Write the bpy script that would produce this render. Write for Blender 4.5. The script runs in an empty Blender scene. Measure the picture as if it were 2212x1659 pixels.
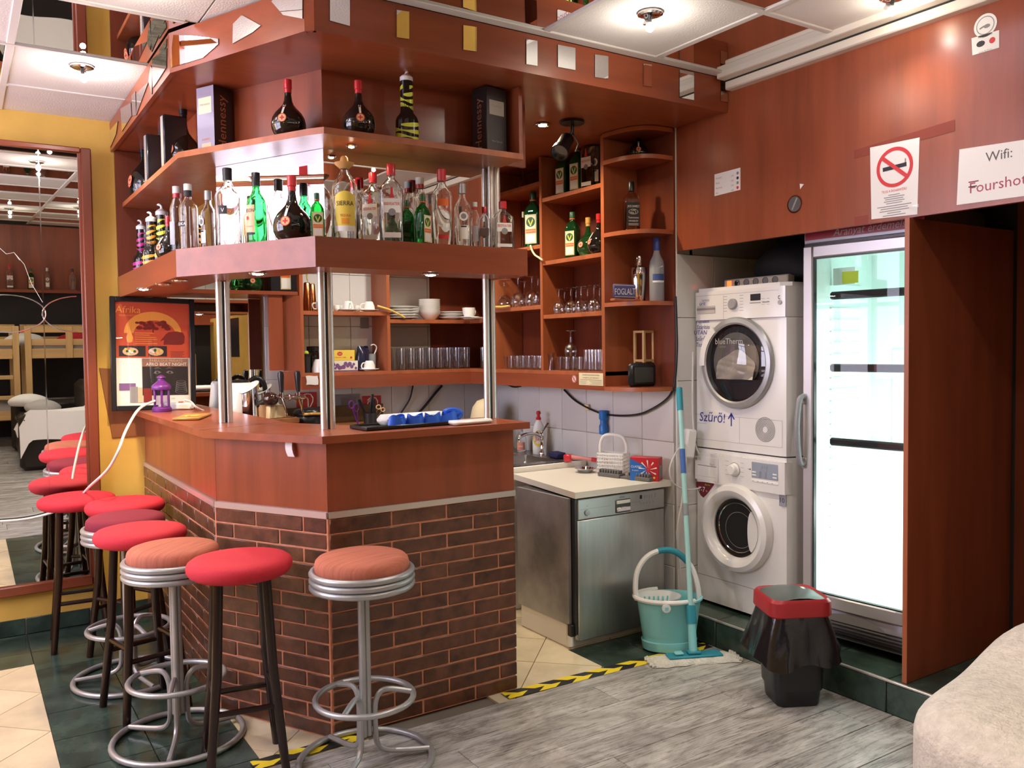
import bpy, math, random
from mathutils import Vector as V, Matrix as MX
random.seed(11)
SC = bpy.context.scene
COL = SC.collection
PI = math.pi
sin, cos, rad = math.sin, math.cos, math.radians

# ------------------------------------------------------------------ camera
F, CX, CY = 1842.0, 1106.0, 829.5
R = MX(((.8377, -.0339, .5451), (-.5460, -.0280, .8373), (-.0131, -.9990, -.0419)))
CAM = V((0, 0, 1.52))
cd = bpy.data.cameras.new('camera')
cam = bpy.data.objects.new('camera', cd)
COL.objects.link(cam)
cd.sensor_width = 36.0
cd.lens = F / 2212 * 36
cd.clip_start = .05
m4 = MX(((R[0][0], -R[0][1], -R[0][2], 0), (R[1][0], -R[1][1], -R[1][2], 0), (R[2][0], -R[2][1], -R[2][2], 0), (0, 0, 0, 1)))
q = m4.to_quaternion()
cam.rotation_mode = 'QUATERNION'
cam.rotation_quaternion = q
cam.location = CAM
SC.camera = cam

# ------------------------------------------------------------------ world, colour
w = bpy.data.worlds.new('world'); SC.world = w
w.use_nodes = True
w.node_tree.nodes['Background'].inputs[0].default_value = (.75, .8, 1, 1)
w.node_tree.nodes['Background'].inputs[1].default_value = .12
SC.view_settings.view_transform = 'Standard'
SC.view_settings.look = 'None'
SC.view_settings.gamma = 1
SC.view_settings.use_curve_mapping = False
SC.view_settings.exposure = .34
SC.cycles.caustics_reflective = False
SC.cycles.caustics_refractive = False
SC.cycles.max_bounces = 24
SC.cycles.glossy_bounces = 6
SC.cycles.transmission_bounces = 20
SC.cycles.transparent_max_bounces = 48
SC.cycles.sample_clamp_indirect = 6

LAMP_W = 17.0     # one ceiling spot lamp
WINDOW_E = 9.0     # daylight through the street window
FRIDGE_E = 7.0      # fluorescent tube of the drinks fridge


def ray(u, v):
    return R @ V((u - CX, v - CY, F))


def px(u, v, ax, val):
    d = ray(u, v)
    return CAM + d * ((val - CAM[ax]) / d[ax])


def pxn(u, v, p, n):
    d = ray(u, v)
    return CAM + d * ((V(p) - CAM).dot(V(n)) / d.dot(V(n)))


# ------------------------------------------------------------------ materials
def nn(nt, t, **k):
    n = nt.nodes.new(t)
    for a, b in k.items():
        setattr(n, a, b)
    return n


def mat(name, col, rough=.5, metal=0, spec=.5, trans=0, ior=1.45, emit=0, ecol=None, coat=0, noise=0, nscale=8, stretch=None,
        bump=0, bscale=60, rand=0, col2=None, alpha=1, sheen=0, detail=4, rvar=0):
    m = bpy.data.materials.new(name)
    m.use_nodes = True
    nt = m.node_tree
    b = nt.nodes['Principled BSDF']
    c4 = (*col, 1)
    b.inputs['Base Color'].default_value = c4
    b.inputs['Roughness'].default_value = rough
    b.inputs['Metallic'].default_value = metal
    b.inputs['Specular IOR Level'].default_value = spec
    b.inputs['Transmission Weight'].default_value = trans
    b.inputs['IOR'].default_value = ior
    b.inputs['Coat Weight'].default_value = coat
    b.inputs['Coat Roughness'].default_value = .08
    b.inputs['Alpha'].default_value = alpha
    b.inputs['Sheen Weight'].default_value = sheen
    if emit:
        b.inputs['Emission Color'].default_value = (*(ecol or col), 1)
        b.inputs['Emission Strength'].default_value = emit
    L = nt.links.new
    if noise or rand or bump or rvar:
        tc = nn(nt, 'ShaderNodeTexCoord')
        mp = nn(nt, 'ShaderNodeMapping')
        L(tc.outputs['Object'], mp.inputs[0])
        if stretch:
            mp.inputs['Scale'].default_value = stretch
        if rand:
            oi = nn(nt, 'ShaderNodeObjectInfo')
            mu = nn(nt, 'ShaderNodeMath', operation='MULTIPLY'); mu.inputs[1].default_value = 37
            L(oi.outputs['Random'], mu.inputs[0])
            cx_ = nn(nt, 'ShaderNodeCombineXYZ')
            for i in range(3):
                L(mu.outputs[0], cx_.inputs[i])
            L(cx_.outputs[0], mp.inputs['Location'])
    if noise or rand:
        no = nn(nt, 'ShaderNodeTexNoise')
        no.inputs['Scale'].default_value = nscale
        no.inputs['Detail'].default_value = detail
        no.inputs['Roughness'].default_value = .6
        L(mp.outputs[0], no.inputs[0])
        cr = nn(nt, 'ShaderNodeValToRGB')
        cr.color_ramp.elements[0].position = .32
        cr.color_ramp.elements[1].position = .68
        a = max(0, 1 - noise)
        lo = [x * a for x in col]
        hi = list(col2) if col2 else [min(1, x * (1 + noise)) for x in col]
        cr.color_ramp.elements[0].color = (*lo, 1)
        cr.color_ramp.elements[1].color = (*hi, 1)
        L(no.outputs[0], cr.inputs[0])
        out = cr.outputs[0]
        if rand:
            hs = nn(nt, 'ShaderNodeHueSaturation')
            mr = nn(nt, 'ShaderNodeMapRange')
            mr.inputs[3].default_value = 1 - rand
            mr.inputs[4].default_value = 1 + rand
            L(oi.outputs['Random'], mr.inputs[0])
            L(mr.outputs[0], hs.inputs['Value'])
            L(out, hs.inputs['Color'])
            out = hs.outputs[0]
        L(out, b.inputs['Base Color'])
    if rvar:
        n3 = nn(nt, 'ShaderNodeTexNoise'); n3.inputs['Scale'].default_value = 5; n3.inputs['Detail'].default_value = 5
        L(mp.outputs[0], n3.inputs[0])
        m3 = nn(nt, 'ShaderNodeMapRange'); m3.inputs[3].default_value = rough - rvar; m3.inputs[4].default_value = rough + rvar
        L(n3.outputs[0], m3.inputs[0]); L(m3.outputs[0], b.inputs['Roughness'])
    if bump:
        n2 = nn(nt, 'ShaderNodeTexNoise')
        n2.inputs['Scale'].default_value = bscale
        n2.inputs['Detail'].default_value = 5
        L(mp.outputs[0], n2.inputs[0])
        bp = nn(nt, 'ShaderNodeBump')
        bp.inputs['Strength'].default_value = bump
        bp.inputs['Distance'].default_value = .01
        L(n2.outputs[0], bp.inputs['Height'])
        L(bp.outputs[0], b.inputs['Normal'])
    return m


def thin_glass(name, tint=(1, 1, 1), rough=.0, refl=1.0, pw_=4.5):
    """a flat pane: light passes straight through, the faces mirror by Fresnel"""
    m = bpy.data.materials.new(name); m.use_nodes = True
    nt = m.node_tree
    nt.nodes.remove(nt.nodes['Principled BSDF'])
    o = nt.nodes['Material Output']
    t = nn(nt, 'ShaderNodeBsdfTransparent'); t.inputs[0].default_value = (*tint, 1)
    g = nn(nt, 'ShaderNodeBsdfGlossy'); g.inputs['Roughness'].default_value = rough
    lw = nn(nt, 'ShaderNodeLayerWeight'); lw.inputs[0].default_value = .5
    pw = nn(nt, 'ShaderNodeMath', operation='POWER'); pw.inputs[1].default_value = pw_
    f = nn(nt, 'ShaderNodeMath', operation='MULTIPLY_ADD'); f.inputs[1].default_value = .9; f.inputs[2].default_value = .045
    nt.links.new(lw.outputs['Facing'], pw.inputs[0]); nt.links.new(pw.outputs[0], f.inputs[0])
    mu = nn(nt, 'ShaderNodeMath', operation='MULTIPLY'); mu.inputs[1].default_value = refl; mu.use_clamp = True
    mx = nn(nt, 'ShaderNodeMixShader')
    L = nt.links.new
    L(f.outputs[0], mu.inputs[0]); L(mu.outputs[0], mx.inputs[0]); L(t.outputs[0], mx.inputs[1]); L(g.outputs[0], mx.inputs[2]); L(mx.outputs[0], o.inputs[0])
    return m


def wood(name, ax, col=(.27, .066, .028), rough=.28, k=.22):
    s = [10, 10, 10]; s[ax] = .9
    return mat(name, col, rough, noise=k, nscale=1.0, stretch=s, detail=6, col2=[min(1, c * (1 + k * .9)) for c in col])


def plank_mat():
    m = mat('grey_weathered_laminate', (.36, .34, .31), .40)
    nt = m.node_tree; L = nt.links.new; b = nt.nodes['Principled BSDF']
    tc = nn(nt, 'ShaderNodeTexCoord'); oi = nn(nt, 'ShaderNodeObjectInfo')
    mu = nn(nt, 'ShaderNodeMath', operation='MULTIPLY'); mu.inputs[1].default_value = 53; L(oi.outputs['Random'], mu.inputs[0])
    cb = nn(nt, 'ShaderNodeCombineXYZ'); L(mu.outputs[0], cb.inputs[0]); L(mu.outputs[0], cb.inputs[1])

    def noise(sc, st, det, dist):
        mp = nn(nt, 'ShaderNodeMapping'); mp.inputs['Scale'].default_value = st
        L(tc.outputs['Object'], mp.inputs[0]); L(cb.outputs[0], mp.inputs['Location'])
        n = nn(nt, 'ShaderNodeTexNoise'); n.inputs['Scale'].default_value = sc; n.inputs['Detail'].default_value = det
        n.inputs['Roughness'].default_value = .66; n.inputs['Distortion'].default_value = dist
        L(mp.outputs[0], n.inputs[0]); return n.outputs[0]

    def ramp(src, stops):
        r = nn(nt, 'ShaderNodeValToRGB'); e = r.color_ramp.elements
        while len(e) < len(stops): e.new(.5)
        for k, (p, c) in enumerate(stops): e[k].position = p; e[k].color = (*c, 1)
        L(src, r.inputs[0]); return r.outputs[0]

    base = ramp(noise(3.4, (1, 2.0, 1), 13, 1.3), [(.30, (.20, .188, .175)), (.43, (.36, .342, .318)), (.55, (.48, .465, .44)), (.72, (.66, .645, .615))])
    crack = ramp(noise(2.2, (.7, 16, 1), 9, .5), [(.475, (1, 1, 1)), (.497, (.42, .40, .38)), (.503, (.42, .40, .38)), (.525, (1, 1, 1))])
    tone = ramp(noise(1.6, (1, 1.6, 1), 4, .3), [(.35, (.84, .82, .79)), (.65, (1.0, 1.0, 1.0))])
    for src in (crack, tone):
        mx = nn(nt, 'ShaderNodeMix', data_type='RGBA', blend_type='MULTIPLY'); mx.inputs[0].default_value = 1
        L(base, mx.inputs[6]); L(src, mx.inputs[7]); base = mx.outputs[2]
    L(base, b.inputs['Base Color'])
    return m


M = {}
M['wx'] = wood('cherry_wood_grain_x', 0)
M['wy'] = wood('cherry_wood_grain_y', 1)
M['wz'] = wood('cherry_wood_grain_z', 2)
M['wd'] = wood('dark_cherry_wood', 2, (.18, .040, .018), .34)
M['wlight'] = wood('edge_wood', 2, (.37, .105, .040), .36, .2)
M['frame_wood'] = wood('mirror_frame_wood', 2, (.19, .045, .02), .4)
M['soffit'] = wood('soffit_wood', 0, (.29, .070, .026), .28, .2)
M['mirror'] = mat('mirror_glass', (.9, .91, .9), .006, 1)
M['mirror_old'] = mat('wall_mirror_glass', (.86, .87, .83), .008, 1)
M['black'] = mat('black_plastic', (.012, .012, .014), .3)
M['blackm'] = mat('matt_black', (.012, .012, .013), .75)
M['white'] = mat('white_plastic', (.8, .8, .78), .35)
M['enamel'] = mat('white_enamel', (.80, .79, .77), .22, coat=.3)
M['porcelain'] = mat('porcelain', (.85, .83, .79), .14)
M['paper'] = mat('paper', (.80, .77, .75), .7)
M['cream'] = mat('cream_paper', (.78, .68, .42), .7)
M['ink'] = mat('black_ink', (.02, .02, .025), .6)
M['inkb'] = mat('blue_marker', (.03, .03, .30), .5)
M['inkr'] = mat('red_ink', (.62, .035, .04), .55)
M['inkg'] = mat('grey_ink', (.25, .24, .24), .6)
M['gold'] = mat('gold_print', (.65, .38, .1), .4, .3)
M['chrome'] = mat('chrome', (.75, .75, .76), .08, 1)
M['steel'] = mat('brushed_steel', (.60, .60, .58), .36, .92, noise=.08, nscale=3, stretch=(8, 8, 1), rvar=.05)
M['steelside'] = mat('stained_steel', (.42, .43, .44), .5, .75, noise=.4, nscale=2.2, detail=6, rvar=.14)
M['alu'] = mat('aluminium', (.74, .72, .69), .36, .85)
M['satin'] = mat('satin_grey_metal', (.40, .405, .41), .36, .55, rvar=.06, noise=.08, nscale=9)
M['trimw'] = mat('metal_trim', (.62, .58, .55), .3, .7)
M['darkmetal'] = mat('dark_metal', (.06, .06, .065), .35, .7)
M['yellow'] = mat('yellow_paint', (.76, .48, .10), .55, noise=.10, nscale=3, bump=.06, bscale=30)
M['grout_br'] = mat('terracotta_grout', (.56, .22, .12), .8, noise=.15, nscale=30)
M['brick'] = mat('dark_glazed_brick', (.105, .040, .020), .33, noise=.42, nscale=16, rand=.22, bump=.28, bscale=22, coat=.15)
M['tilew'] = mat('white_wall_tile', (.70, .69, .67), .16, noise=.03, nscale=3, rand=.035)
M['groutw'] = mat('grey_grout', (.36, .34, .31), .8)
M['tileg'] = mat('green_slate_tile', (.036, .060, .046), .18, noise=.5, nscale=7, rand=.12, detail=7, bump=.1, bscale=14)
M['tileb'] = mat('beige_floor_tile', (.66, .56, .38), .2, noise=.12, nscale=5, rand=.05, detail=6)
M['groutd'] = mat('dark_grout', (.17, .14, .11), .85)
M['plank'] = plank_mat()
M['ceilw'] = mat('white_ceiling_panel', (.74, .71, .68), .75, noise=.04, nscale=3, bump=.25, bscale=130)
M['ceilgrid'] = mat('ceiling_grid_white', (.70, .67, .64), .5)
M['cornice'] = mat('cream_cornice', (.72, .66, .56), .5)
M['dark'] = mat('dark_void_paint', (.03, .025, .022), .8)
M['blackwall'] = mat('black_wall_paint', (.016, .015, .016), .7)
M['redfab'] = mat('red_fabric', (.56, .022, .040), .8, noise=.12, nscale=300, bump=.2, bscale=420)
M['marfab'] = mat('maroon_fabric', (.21, .014, .034), .85, noise=.15, nscale=300, bump=.2, bscale=420)
M['orfab'] = mat('terracotta_corduroy', (.50, .155, .095), .85, noise=.18, nscale=6, stretch=(1, 16, 1), bump=.35, bscale=90)
M['legwood'] = mat('dark_brown_lacquered_wood', (.018, .008, .006), .22)
M['purple'] = mat('purple_lacquer', (.12, .022, .19), .35)
M['glass'] = mat('clear_glass', (.97, .98, .97), .0, trans=1, ior=1.42)
M['thin'] = thin_glass('thin_drinking_glass', (.985, .99, .99), refl=1.6, pw_=3.0)
M['stem'] = thin_glass('stemware_glass', (.97, .98, .98), refl=2.2, pw_=2.4)
M['glassg'] = mat('green_bottle_glass', (.06, .42, .12), .02, trans=.93, ior=1.4)
M['glassb'] = mat('black_bottle_glass', (.010, .009, .008), .05, coat=.5)
M['frost'] = mat('frosted_glass', (.62, .66, .72), .35, trans=.55, ior=1.35)
M['greencap'] = mat('green_cap', (.02, .10, .05), .3)
M['redcap'] = mat('red_foil', (.55, .02, .03), .28, coat=.3)
M['pane'] = thin_glass('fridge_door_glass', (.97, 1, .985), refl=.35)
M['paneg'] = thin_glass('picture_glass', (1, 1, 1), refl=1.0)
M['panew'] = thin_glass('washer_door_glass', (.38, .38, .40), refl=2.2)
M['aqua'] = mat('aqua_plastic', (.25, .64, .66), .35)
M['teal'] = mat('teal_plastic', (.03, .27, .36), .35)
M['aquapole'] = mat('pale_aqua_paint', (.36, .66, .64), .3)
M['mopc'] = mat('mop_cloth', (.72, .70, .62), .95, bump=.8, bscale=160, noise=.1, nscale=60)
M['binred'] = mat('dark_red_plastic', (.35, .022, .028), .4)
M['bingrey'] = mat('grey_green_lid', (.085, .10, .09), .3)
M['bag'] = mat('black_bin_bag', (.010, .010, .012), .2, coat=.4, bump=.5, bscale=14)
M['fleece'] = mat('cream_fleece', (.78, .71, .60), .95, noise=.12, nscale=26, bump=1.0, bscale=75, sheen=.15)
M['leather'] = mat('dark_leather', (.016, .012, .011), .35)
M['pine'] = wood('pine_wood', 0, (.62, .40, .17), .45, .15)
M['pinez'] = wood('pine_wood_upright', 2, (.62, .40, .17), .45, .15)
M['linen'] = mat('grey_linen', (.42, .40, .38), .9)
M['pillow'] = mat('white_cotton', (.78, .76, .72), .9)
M['redcot'] = mat('red_cotton', (.50, .02, .03), .9)
M['tapey'] = mat('hazard_yellow', (.85, .66, .03), .4)
M['tapek'] = mat('hazard_black', (.02, .02, .02), .4)
M['lblw'] = mat('white_label', (.82, .80, .74), .5)
M['lblc'] = mat('cream_label', (.80, .72, .46), .5)
M['lblo'] = mat('orange_label', (.72, .14, .03), .5)
M['lblt'] = mat('tan_label', (.72, .46, .27), .5)
M['lbly'] = mat('yellow_label', (.82, .62, .09), .5)
M['lblg'] = mat('label_green', (.03, .09, .03), .5)
M['lilac'] = mat('lilac_card', (.30, .27, .36), .4, coat=.3)
M['boxk'] = mat('black_card', (.020, .018, .020), .3, coat=.3)
M['magenta'] = mat('magenta_print', (.50, .03, .25), .3)
M['orange'] = mat('orange_print', (.85, .34, .04), .3)
M['lime'] = mat('lime_print', (.66, .72, .06), .3)
M['blue'] = mat('blue_silicone', (.02, .11, .62), .4)
M['bluesq'] = mat('dark_blue_sponge', (.015, .015, .07), .9)
M['bluel'] = mat('blue_plastic', (.02, .17, .55), .35)
M['rack'] = mat('grey_plastic', (.13, .13, .13), .5)
M['signred'] = mat('sign_red', (.60, .03, .03), .35)
M['brass'] = mat('copper_brass', (.50, .17, .06), .22, 1)
M['cork'] = mat('cream_cap', (.75, .62, .38), .5)
M['straw'] = mat('yellow_cord', (.72, .48, .12), .7)
M['cable'] = mat('white_cable', (.74, .72, .70), .4)
M['board'] = wood('brown_board', 2, (.30, .12, .045), .45, .12)
M['skin1'] = mat('poster_grey', (.16, .15, .15), .4)
M['post_red'] = mat('poster_red', (.62, .09, .04), .4)
M['post_or'] = mat('poster_orange', (.90, .38, .07), .4)
M['post_dk'] = mat('poster_dark_red', (.22, .025, .02), .4)
M['post_k'] = mat('poster_black', (.02, .02, .022), .4)
M['violetlbl'] = mat('violet_print', (.20, .10, .26), .5)
M['fridgew'] = mat('fridge_liner', (.80, .90, .88), .4)
M['fridgeg'] = mat('fridge_grey', (.36, .35, .38), .35, .3)
M['fridger'] = mat('fridge_banner_red', (.30, .012, .03), .3)
M['shelfw'] = mat('wire_shelf_front', (.020, .018, .021), .7, spec=.2)
M['lampon'] = mat('lit_bulb', (1, 1, 1), .3, emit=60, ecol=(1, .86, .62))
M['lampwhite'] = mat('lit_white_bulb', (1, 1, 1), .3, emit=60, ecol=(1, .97, .92))
M['tube'] = mat('fluorescent_tube', (1, 1, 1), .3, emit=FRIDGE_E, ecol=(.85, 1, .97))
M['daylight'] = mat('bright_street_window', (1, 1, 1), .3, emit=WINDOW_E, ecol=(.80, .78, 1))
M['redled'] = mat('lit_red_switch', (1, .1, .02), .3, emit=4, ecol=(1, .07, .01))
M['turq'] = mat('turquoise_sticker', (.05, .42, .38), .4)


# ------------------------------------------------------------------ mesh builder
def frame(o, x, y):
    x = V(x).normalized(); y = V(y).normalized(); n = x.cross(y)
    return MX(((x[0], y[0], n[0], o[0]), (x[1], y[1], n[1], o[1]), (x[2], y[2], n[2], o[2]), (0, 0, 0, 1)))


def T(x=0, y=0, z=0, rz=0, rx=0, ry=0, s=1):
    return MX.Translation((x, y, z)) @ MX.Rotation(rz, 4, 'Z') @ MX.Rotation(ry, 4, 'Y') @ MX.Rotation(rx, 4, 'X') @ MX.Scale(s, 4)


_tc = {}


def text_geo(s):
    if s not in _tc:
        cu = bpy.data.curves.new('t', 'FONT'); cu.body = s; cu.size = 1; cu.resolution_u = 2
        ob = bpy.data.objects.new('t', cu)
        me = bpy.data.meshes.new_from_object(ob)
        vs = [tuple(v.co[:2]) for v in me.vertices]; fs = [tuple(p.vertices) for p in me.polygons]
        bpy.data.objects.remove(ob); bpy.data.curves.remove(cu); bpy.data.meshes.remove(me)
        xs = [v[0] for v in vs] or [0]
        _tc[s] = (vs, fs, min(xs), max(xs))
    return _tc[s]


ROOT = {}


class MB:
    def __init__(s):
        s.v = []; s.f = []; s.mi = []; s.mats = []

    def add(s, vs, fs, m, t=None):
        if isinstance(m, str): m = M[m]
        if m not in s.mats: s.mats.append(m)
        k = s.mats.index(m); b = len(s.v)
        s.v += [tuple(t @ V(p)) for p in vs] if t else [tuple(p) for p in vs]
        for f in fs:
            s.f.append(tuple(b + i for i in f)); s.mi.append(k)
        return s

    def box(s, x0, x1, y0, y1, z0, z1, m, c=0, t=None):
        if x0 > x1: x0, x1 = x1, x0
        if y0 > y1: y0, y1 = y1, y0
        if z0 > z1: z0, z1 = z1, z0
        c = min(c, (x1 - x0) * .45, (y1 - y0) * .45, (z1 - z0) * .45)
        if c <= 0:
            vs = [(x, y, z) for z in (z0, z1) for y in (y0, y1) for x in (x0, x1)]
            return s.add(vs, [(0, 2, 3, 1), (4, 5, 7, 6), (0, 1, 5, 4), (2, 6, 7, 3), (0, 4, 6, 2), (1, 3, 7, 5)], m, t)
        vs = []; lo = (x0, y0, z0); hi = (x1, y1, z1); ix = {}
        for i in range(8):
            sg = [(i >> a) & 1 for a in range(3)]
            for a in range(3):
                p = [0, 0, 0]
                for b in range(3):
                    e = hi[b] if sg[b] else lo[b]
                    p[b] = e if b == a else e + (-c if sg[b] else c)
                ix[(i, a)] = len(vs); vs.append(tuple(p))
        fs = []
        for a in range(3):
            b, d = (a + 1) % 3, (a + 2) % 3
            for sd in (0, 1):
                o = [(0, 0), (1, 0), (1, 1), (0, 1)]
                f = [ix[((sd << a) | (p << b) | (r << d), a)] for p, r in o]
                fs.append(tuple(f if sd else f[::-1]))
        for a in range(3):
            b, d = (a + 1) % 3, (a + 2) % 3
            for p in (0, 1):
                for r in (0, 1):
                    i0 = (p << b) | (r << d); i1 = i0 | (1 << a)
                    f = [ix[(i0, b)], ix[(i1, b)], ix[(i1, d)], ix[(i0, d)]]
                    fs.append(tuple(f if (p ^ r) else f[::-1]))
        for i in range(8):
            f = [ix[(i, 0)], ix[(i, 1)], ix[(i, 2)]]
            fs.append(tuple(f if bin(i).count('1') % 2 else f[::-1]))
        return s.add(vs, fs, m, t)

    def prism(s, poly, z0, z1, m, t=None, m2=None):
        n = len(poly)
        a = sum(poly[i][0] * poly[(i + 1) % n][1] - poly[(i + 1) % n][0] * poly[i][1] for i in range(n))
        if a < 0: poly = poly[::-1]
        vs = [(p[0], p[1], z0) for p in poly] + [(p[0], p[1], z1) for p in poly]
        s.add(vs, [tuple(range(n - 1, -1, -1)), tuple(range(n, 2 * n))], m, t)
        s.add(vs, [(i, (i + 1) % n, n + (i + 1) % n, n + i) for i in range(n)], m2 or m, t)
        return s

    def face(s, pts, m, t=None):
        return s.add(pts, [tuple(range(len(pts)))], m, t)

    def lathe(s, prof, m, n=24, t=None, sx=1, sy=1, p=2, cap=True):
        vs = []
        for e in prof:
            r, z = e[0], e[1]; pp = e[2] if len(e) > 2 else p
            for i in range(n):
                a = 2 * PI * (i + .5) / n
                ca, sa = cos(a), sin(a)
                k = 1 if pp == 2 else (abs(ca) ** pp + abs(sa) ** pp) ** (-1 / pp)
                fx, fy = (sx, sy) if pp != 2 or len(e) < 3 else (1, 1)
                vs.append((r * k * ca * fx, r * k * sa * fy, z))
        fs = []
        for j in range(len(prof) - 1):
            for i in range(n):
                i2 = (i + 1) % n
                fs.append((j * n + i, j * n + i2, (j + 1) * n + i2, (j + 1) * n + i))
        if cap:
            fs.append(tuple(range(n - 1, -1, -1)))
            b = (len(prof) - 1) * n
            fs.append(tuple(range(b, b + n)))
        return s.add(vs, fs, m, t)

    def tube(s, pts, r, m, n=8, closed=False, t=None):
        pts = [V(p) for p in pts]; N = len(pts); vs = []
        nrm = None
        for i in range(N):
            if closed: d = pts[(i + 1) % N] - pts[i - 1]
            else: d = pts[min(i + 1, N - 1)] - pts[max(i - 1, 0)]
            d.normalize()
            if nrm is None:
                nrm = d.orthogonal().normalized()
            else:
                nrm = (nrm - d * nrm.dot(d)).normalized()
            b = d.cross(nrm)
            rr = r[i] if isinstance(r, (list, tuple)) else r
            for k in range(n):
                a = 2 * PI * k / n
                vs.append(pts[i] + (nrm * cos(a) + b * sin(a)) * rr)
        fs = []
        for i in range(N if closed else N - 1):
            j = (i + 1) % N
            for k in range(n):
                k2 = (k + 1) % n
                fs.append((i * n + k, i * n + k2, j * n + k2, j * n + k))
        if not closed:
            fs.append(tuple(range(n - 1, -1, -1))); fs.append(tuple(range((N - 1) * n, N * n)))
        return s.add(vs, fs, m, t)

    def grid(s, fn, nu, nv, m, t=None, closeu=False):
        vs = [fn(i / nu, j / nv) for j in range(nv + 1) for i in range(nu + (0 if closeu else 1))]
        w_ = nu if closeu else nu + 1
        fs = [(j * w_ + i, j * w_ + (i + 1) % w_, (j + 1) * w_ + (i + 1) % w_, (j + 1) * w_ + i) for j in range(nv) for i in range(nu)]
        return s.add(vs, fs, m, t)

    def sphere(s, r, m, t=None, n=16, k=10, sz=1):
        return s.lathe([(max(1e-4, r * sin(PI * j / k)), -r * sz * cos(PI * j / k)) for j in range(k + 1)], m, n, t)

    def text(s, st, size, m, t=None, al='C', f=None, shear=0, wmax=None):
        vs, fs, a, b = text_geo(st)
        sx = size
        if wmax and (b - a) * size > wmax: sx = wmax / (b - a)
        ox = {'C': (a + b) / 2, 'L': a, 'R': b}[al]
        out = []
        for x, y in vs:
            p = ((x - ox) * sx + shear * y * size, y * size)
            out.append(f(*p) if f else (p[0], p[1], 0))
        return s.add(out, fs, m, t)

    def ring(s, r0, r1, m, t=None, n=32, a0=0, a1=2 * PI):
        cl = abs(a1 - a0 - 2 * PI) < 1e-6
        k = n if cl else n + 1
        vs = []
        for i in range(k):
            a = a0 + (a1 - a0) * i / n
            vs += [(r0 * cos(a), r0 * sin(a), 0), (r1 * cos(a), r1 * sin(a), 0)]
        fs = [(2 * i, 2 * i + 1, 2 * ((i + 1) % k) + 1, 2 * ((i + 1) % k)) for i in range(n)]
        return s.add(vs, fs, m, t)

    def disc(s, r, m, t=None, n=28, sy=1):
        return s.add([(r * cos(2 * PI * i / n), r * sy * sin(2 * PI * i / n), 0) for i in range(n)], [tuple(range(n))], m, t)

    def rect(s, x0, x1, y0, y1, m, t=None, z=0):
        return s.add([(x0, y0, z), (x1, y0, z), (x1, y1, z), (x0, y1, z)], [(0, 1, 2, 3)], m, t)

    def build(s, name, parent=None, world=False, smooth=38, **pr):
        me = bpy.data.meshes.new(name)
        vs = s.v
        if world and parent is not None:
            iv = ROOT[parent].inverted()
            vs = [tuple(iv @ V(p)) for p in vs]
        me.from_pydata(vs, [], s.f)
        for m in s.mats: me.materials.append(m)
        me.polygons.foreach_set('material_index', s.mi)
        if smooth:
            me.polygons.foreach_set('use_smooth', [True] * len(s.f))
            me.set_sharp_from_angle(angle=rad(smooth))
        me.update()
        o = bpy.data.objects.new(name, me); COL.objects.link(o)
        if parent is not None:
            o.parent = parent
            ROOT[o] = ROOT[parent]
        else:
            ROOT[o] = MX.Identity(4)
        for k_, v_ in pr.items(): o[k_] = v_
        return o


def thing(name, label, cat, loc=(0, 0, 0), rz=0, group=None):
    o = bpy.data.objects.new(name, None); COL.objects.link(o)
    o.empty_display_size = .05
    o.location = loc; o.rotation_euler = (0, 0, rz)
    ROOT[o] = MX.Translation(V(loc)) @ MX.Rotation(rz, 4, 'Z')
    o['label'] = label; o['category'] = cat
    if group: o['group'] = group
    return o


def tag(o, label, cat, group=None):
    o['label'] = label; o['category'] = cat
    if group: o['group'] = group
    return o


def struct(o):
    o['kind'] = 'structure'
    return o


def sroot(name, loc=(0, 0, 0)):
    o = bpy.data.objects.new(name, None); COL.objects.link(o); o.location = loc
    ROOT[o] = MX.Translation(V(loc)); o['kind'] = 'structure'
    return o


def piece(src, parent, loc, rz=0):
    """another object on the same mesh data"""
    c = bpy.data.objects.new(src.name.split('.')[0], src.data); COL.objects.link(c)
    c.parent = parent; c.location = loc; c.rotation_euler = (0, 0, rz)
    return c


def kids(o):
    return [c for c in COL.objects if c.parent == o]


CH = {}


def dup(root, loc, rz, label, group=None, scale=None):
    r = root.copy(); COL.objects.link(r)
    r.location = loc; r.rotation_euler = (0, 0, rz); r['label'] = label
    if scale: r.scale = scale if isinstance(scale, (tuple, list)) else (scale,) * 3
    if group: r['group'] = group
    elif 'group' in r: del r['group']
    if root not in CH: CH[root] = [(c, list(c.children)) for c in root.children]
    for ch, gs in CH[root]:
        c = ch.copy(); COL.objects.link(c); c.parent = r
        for g in gs:
            d = g.copy(); COL.objects.link(d); d.parent = c
    return r


def clip(poly, conv):
    """Sutherland-Hodgman: poly inside the convex CCW polygon conv"""
    out = list(poly); n = len(conv)
    for i in range(n):
        a, b = conv[i], conv[(i + 1) % n]
        inp, out = out, []
        side = lambda p: (b[0] - a[0]) * (p[1] - a[1]) - (b[1] - a[1]) * (p[0] - a[0])
        for j in range(len(inp)):
            p, q_ = inp[j], inp[(j + 1) % len(inp)]
            sp, sq = side(p), side(q_)
            if sp >= 0: out.append(p)
            if (sp >= 0) != (sq >= 0):
                t_ = sp / (sp - sq); out.append((p[0] + (q_[0] - p[0]) * t_, p[1] + (q_[1] - p[1]) * t_))
        if len(out) < 3: return []
    return out


def area(p):
    return abs(sum(p[i][0] * p[(i + 1) % len(p)][1] - p[(i + 1) % len(p)][0] * p[i][1] for i in range(len(p)))) / 2


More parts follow.
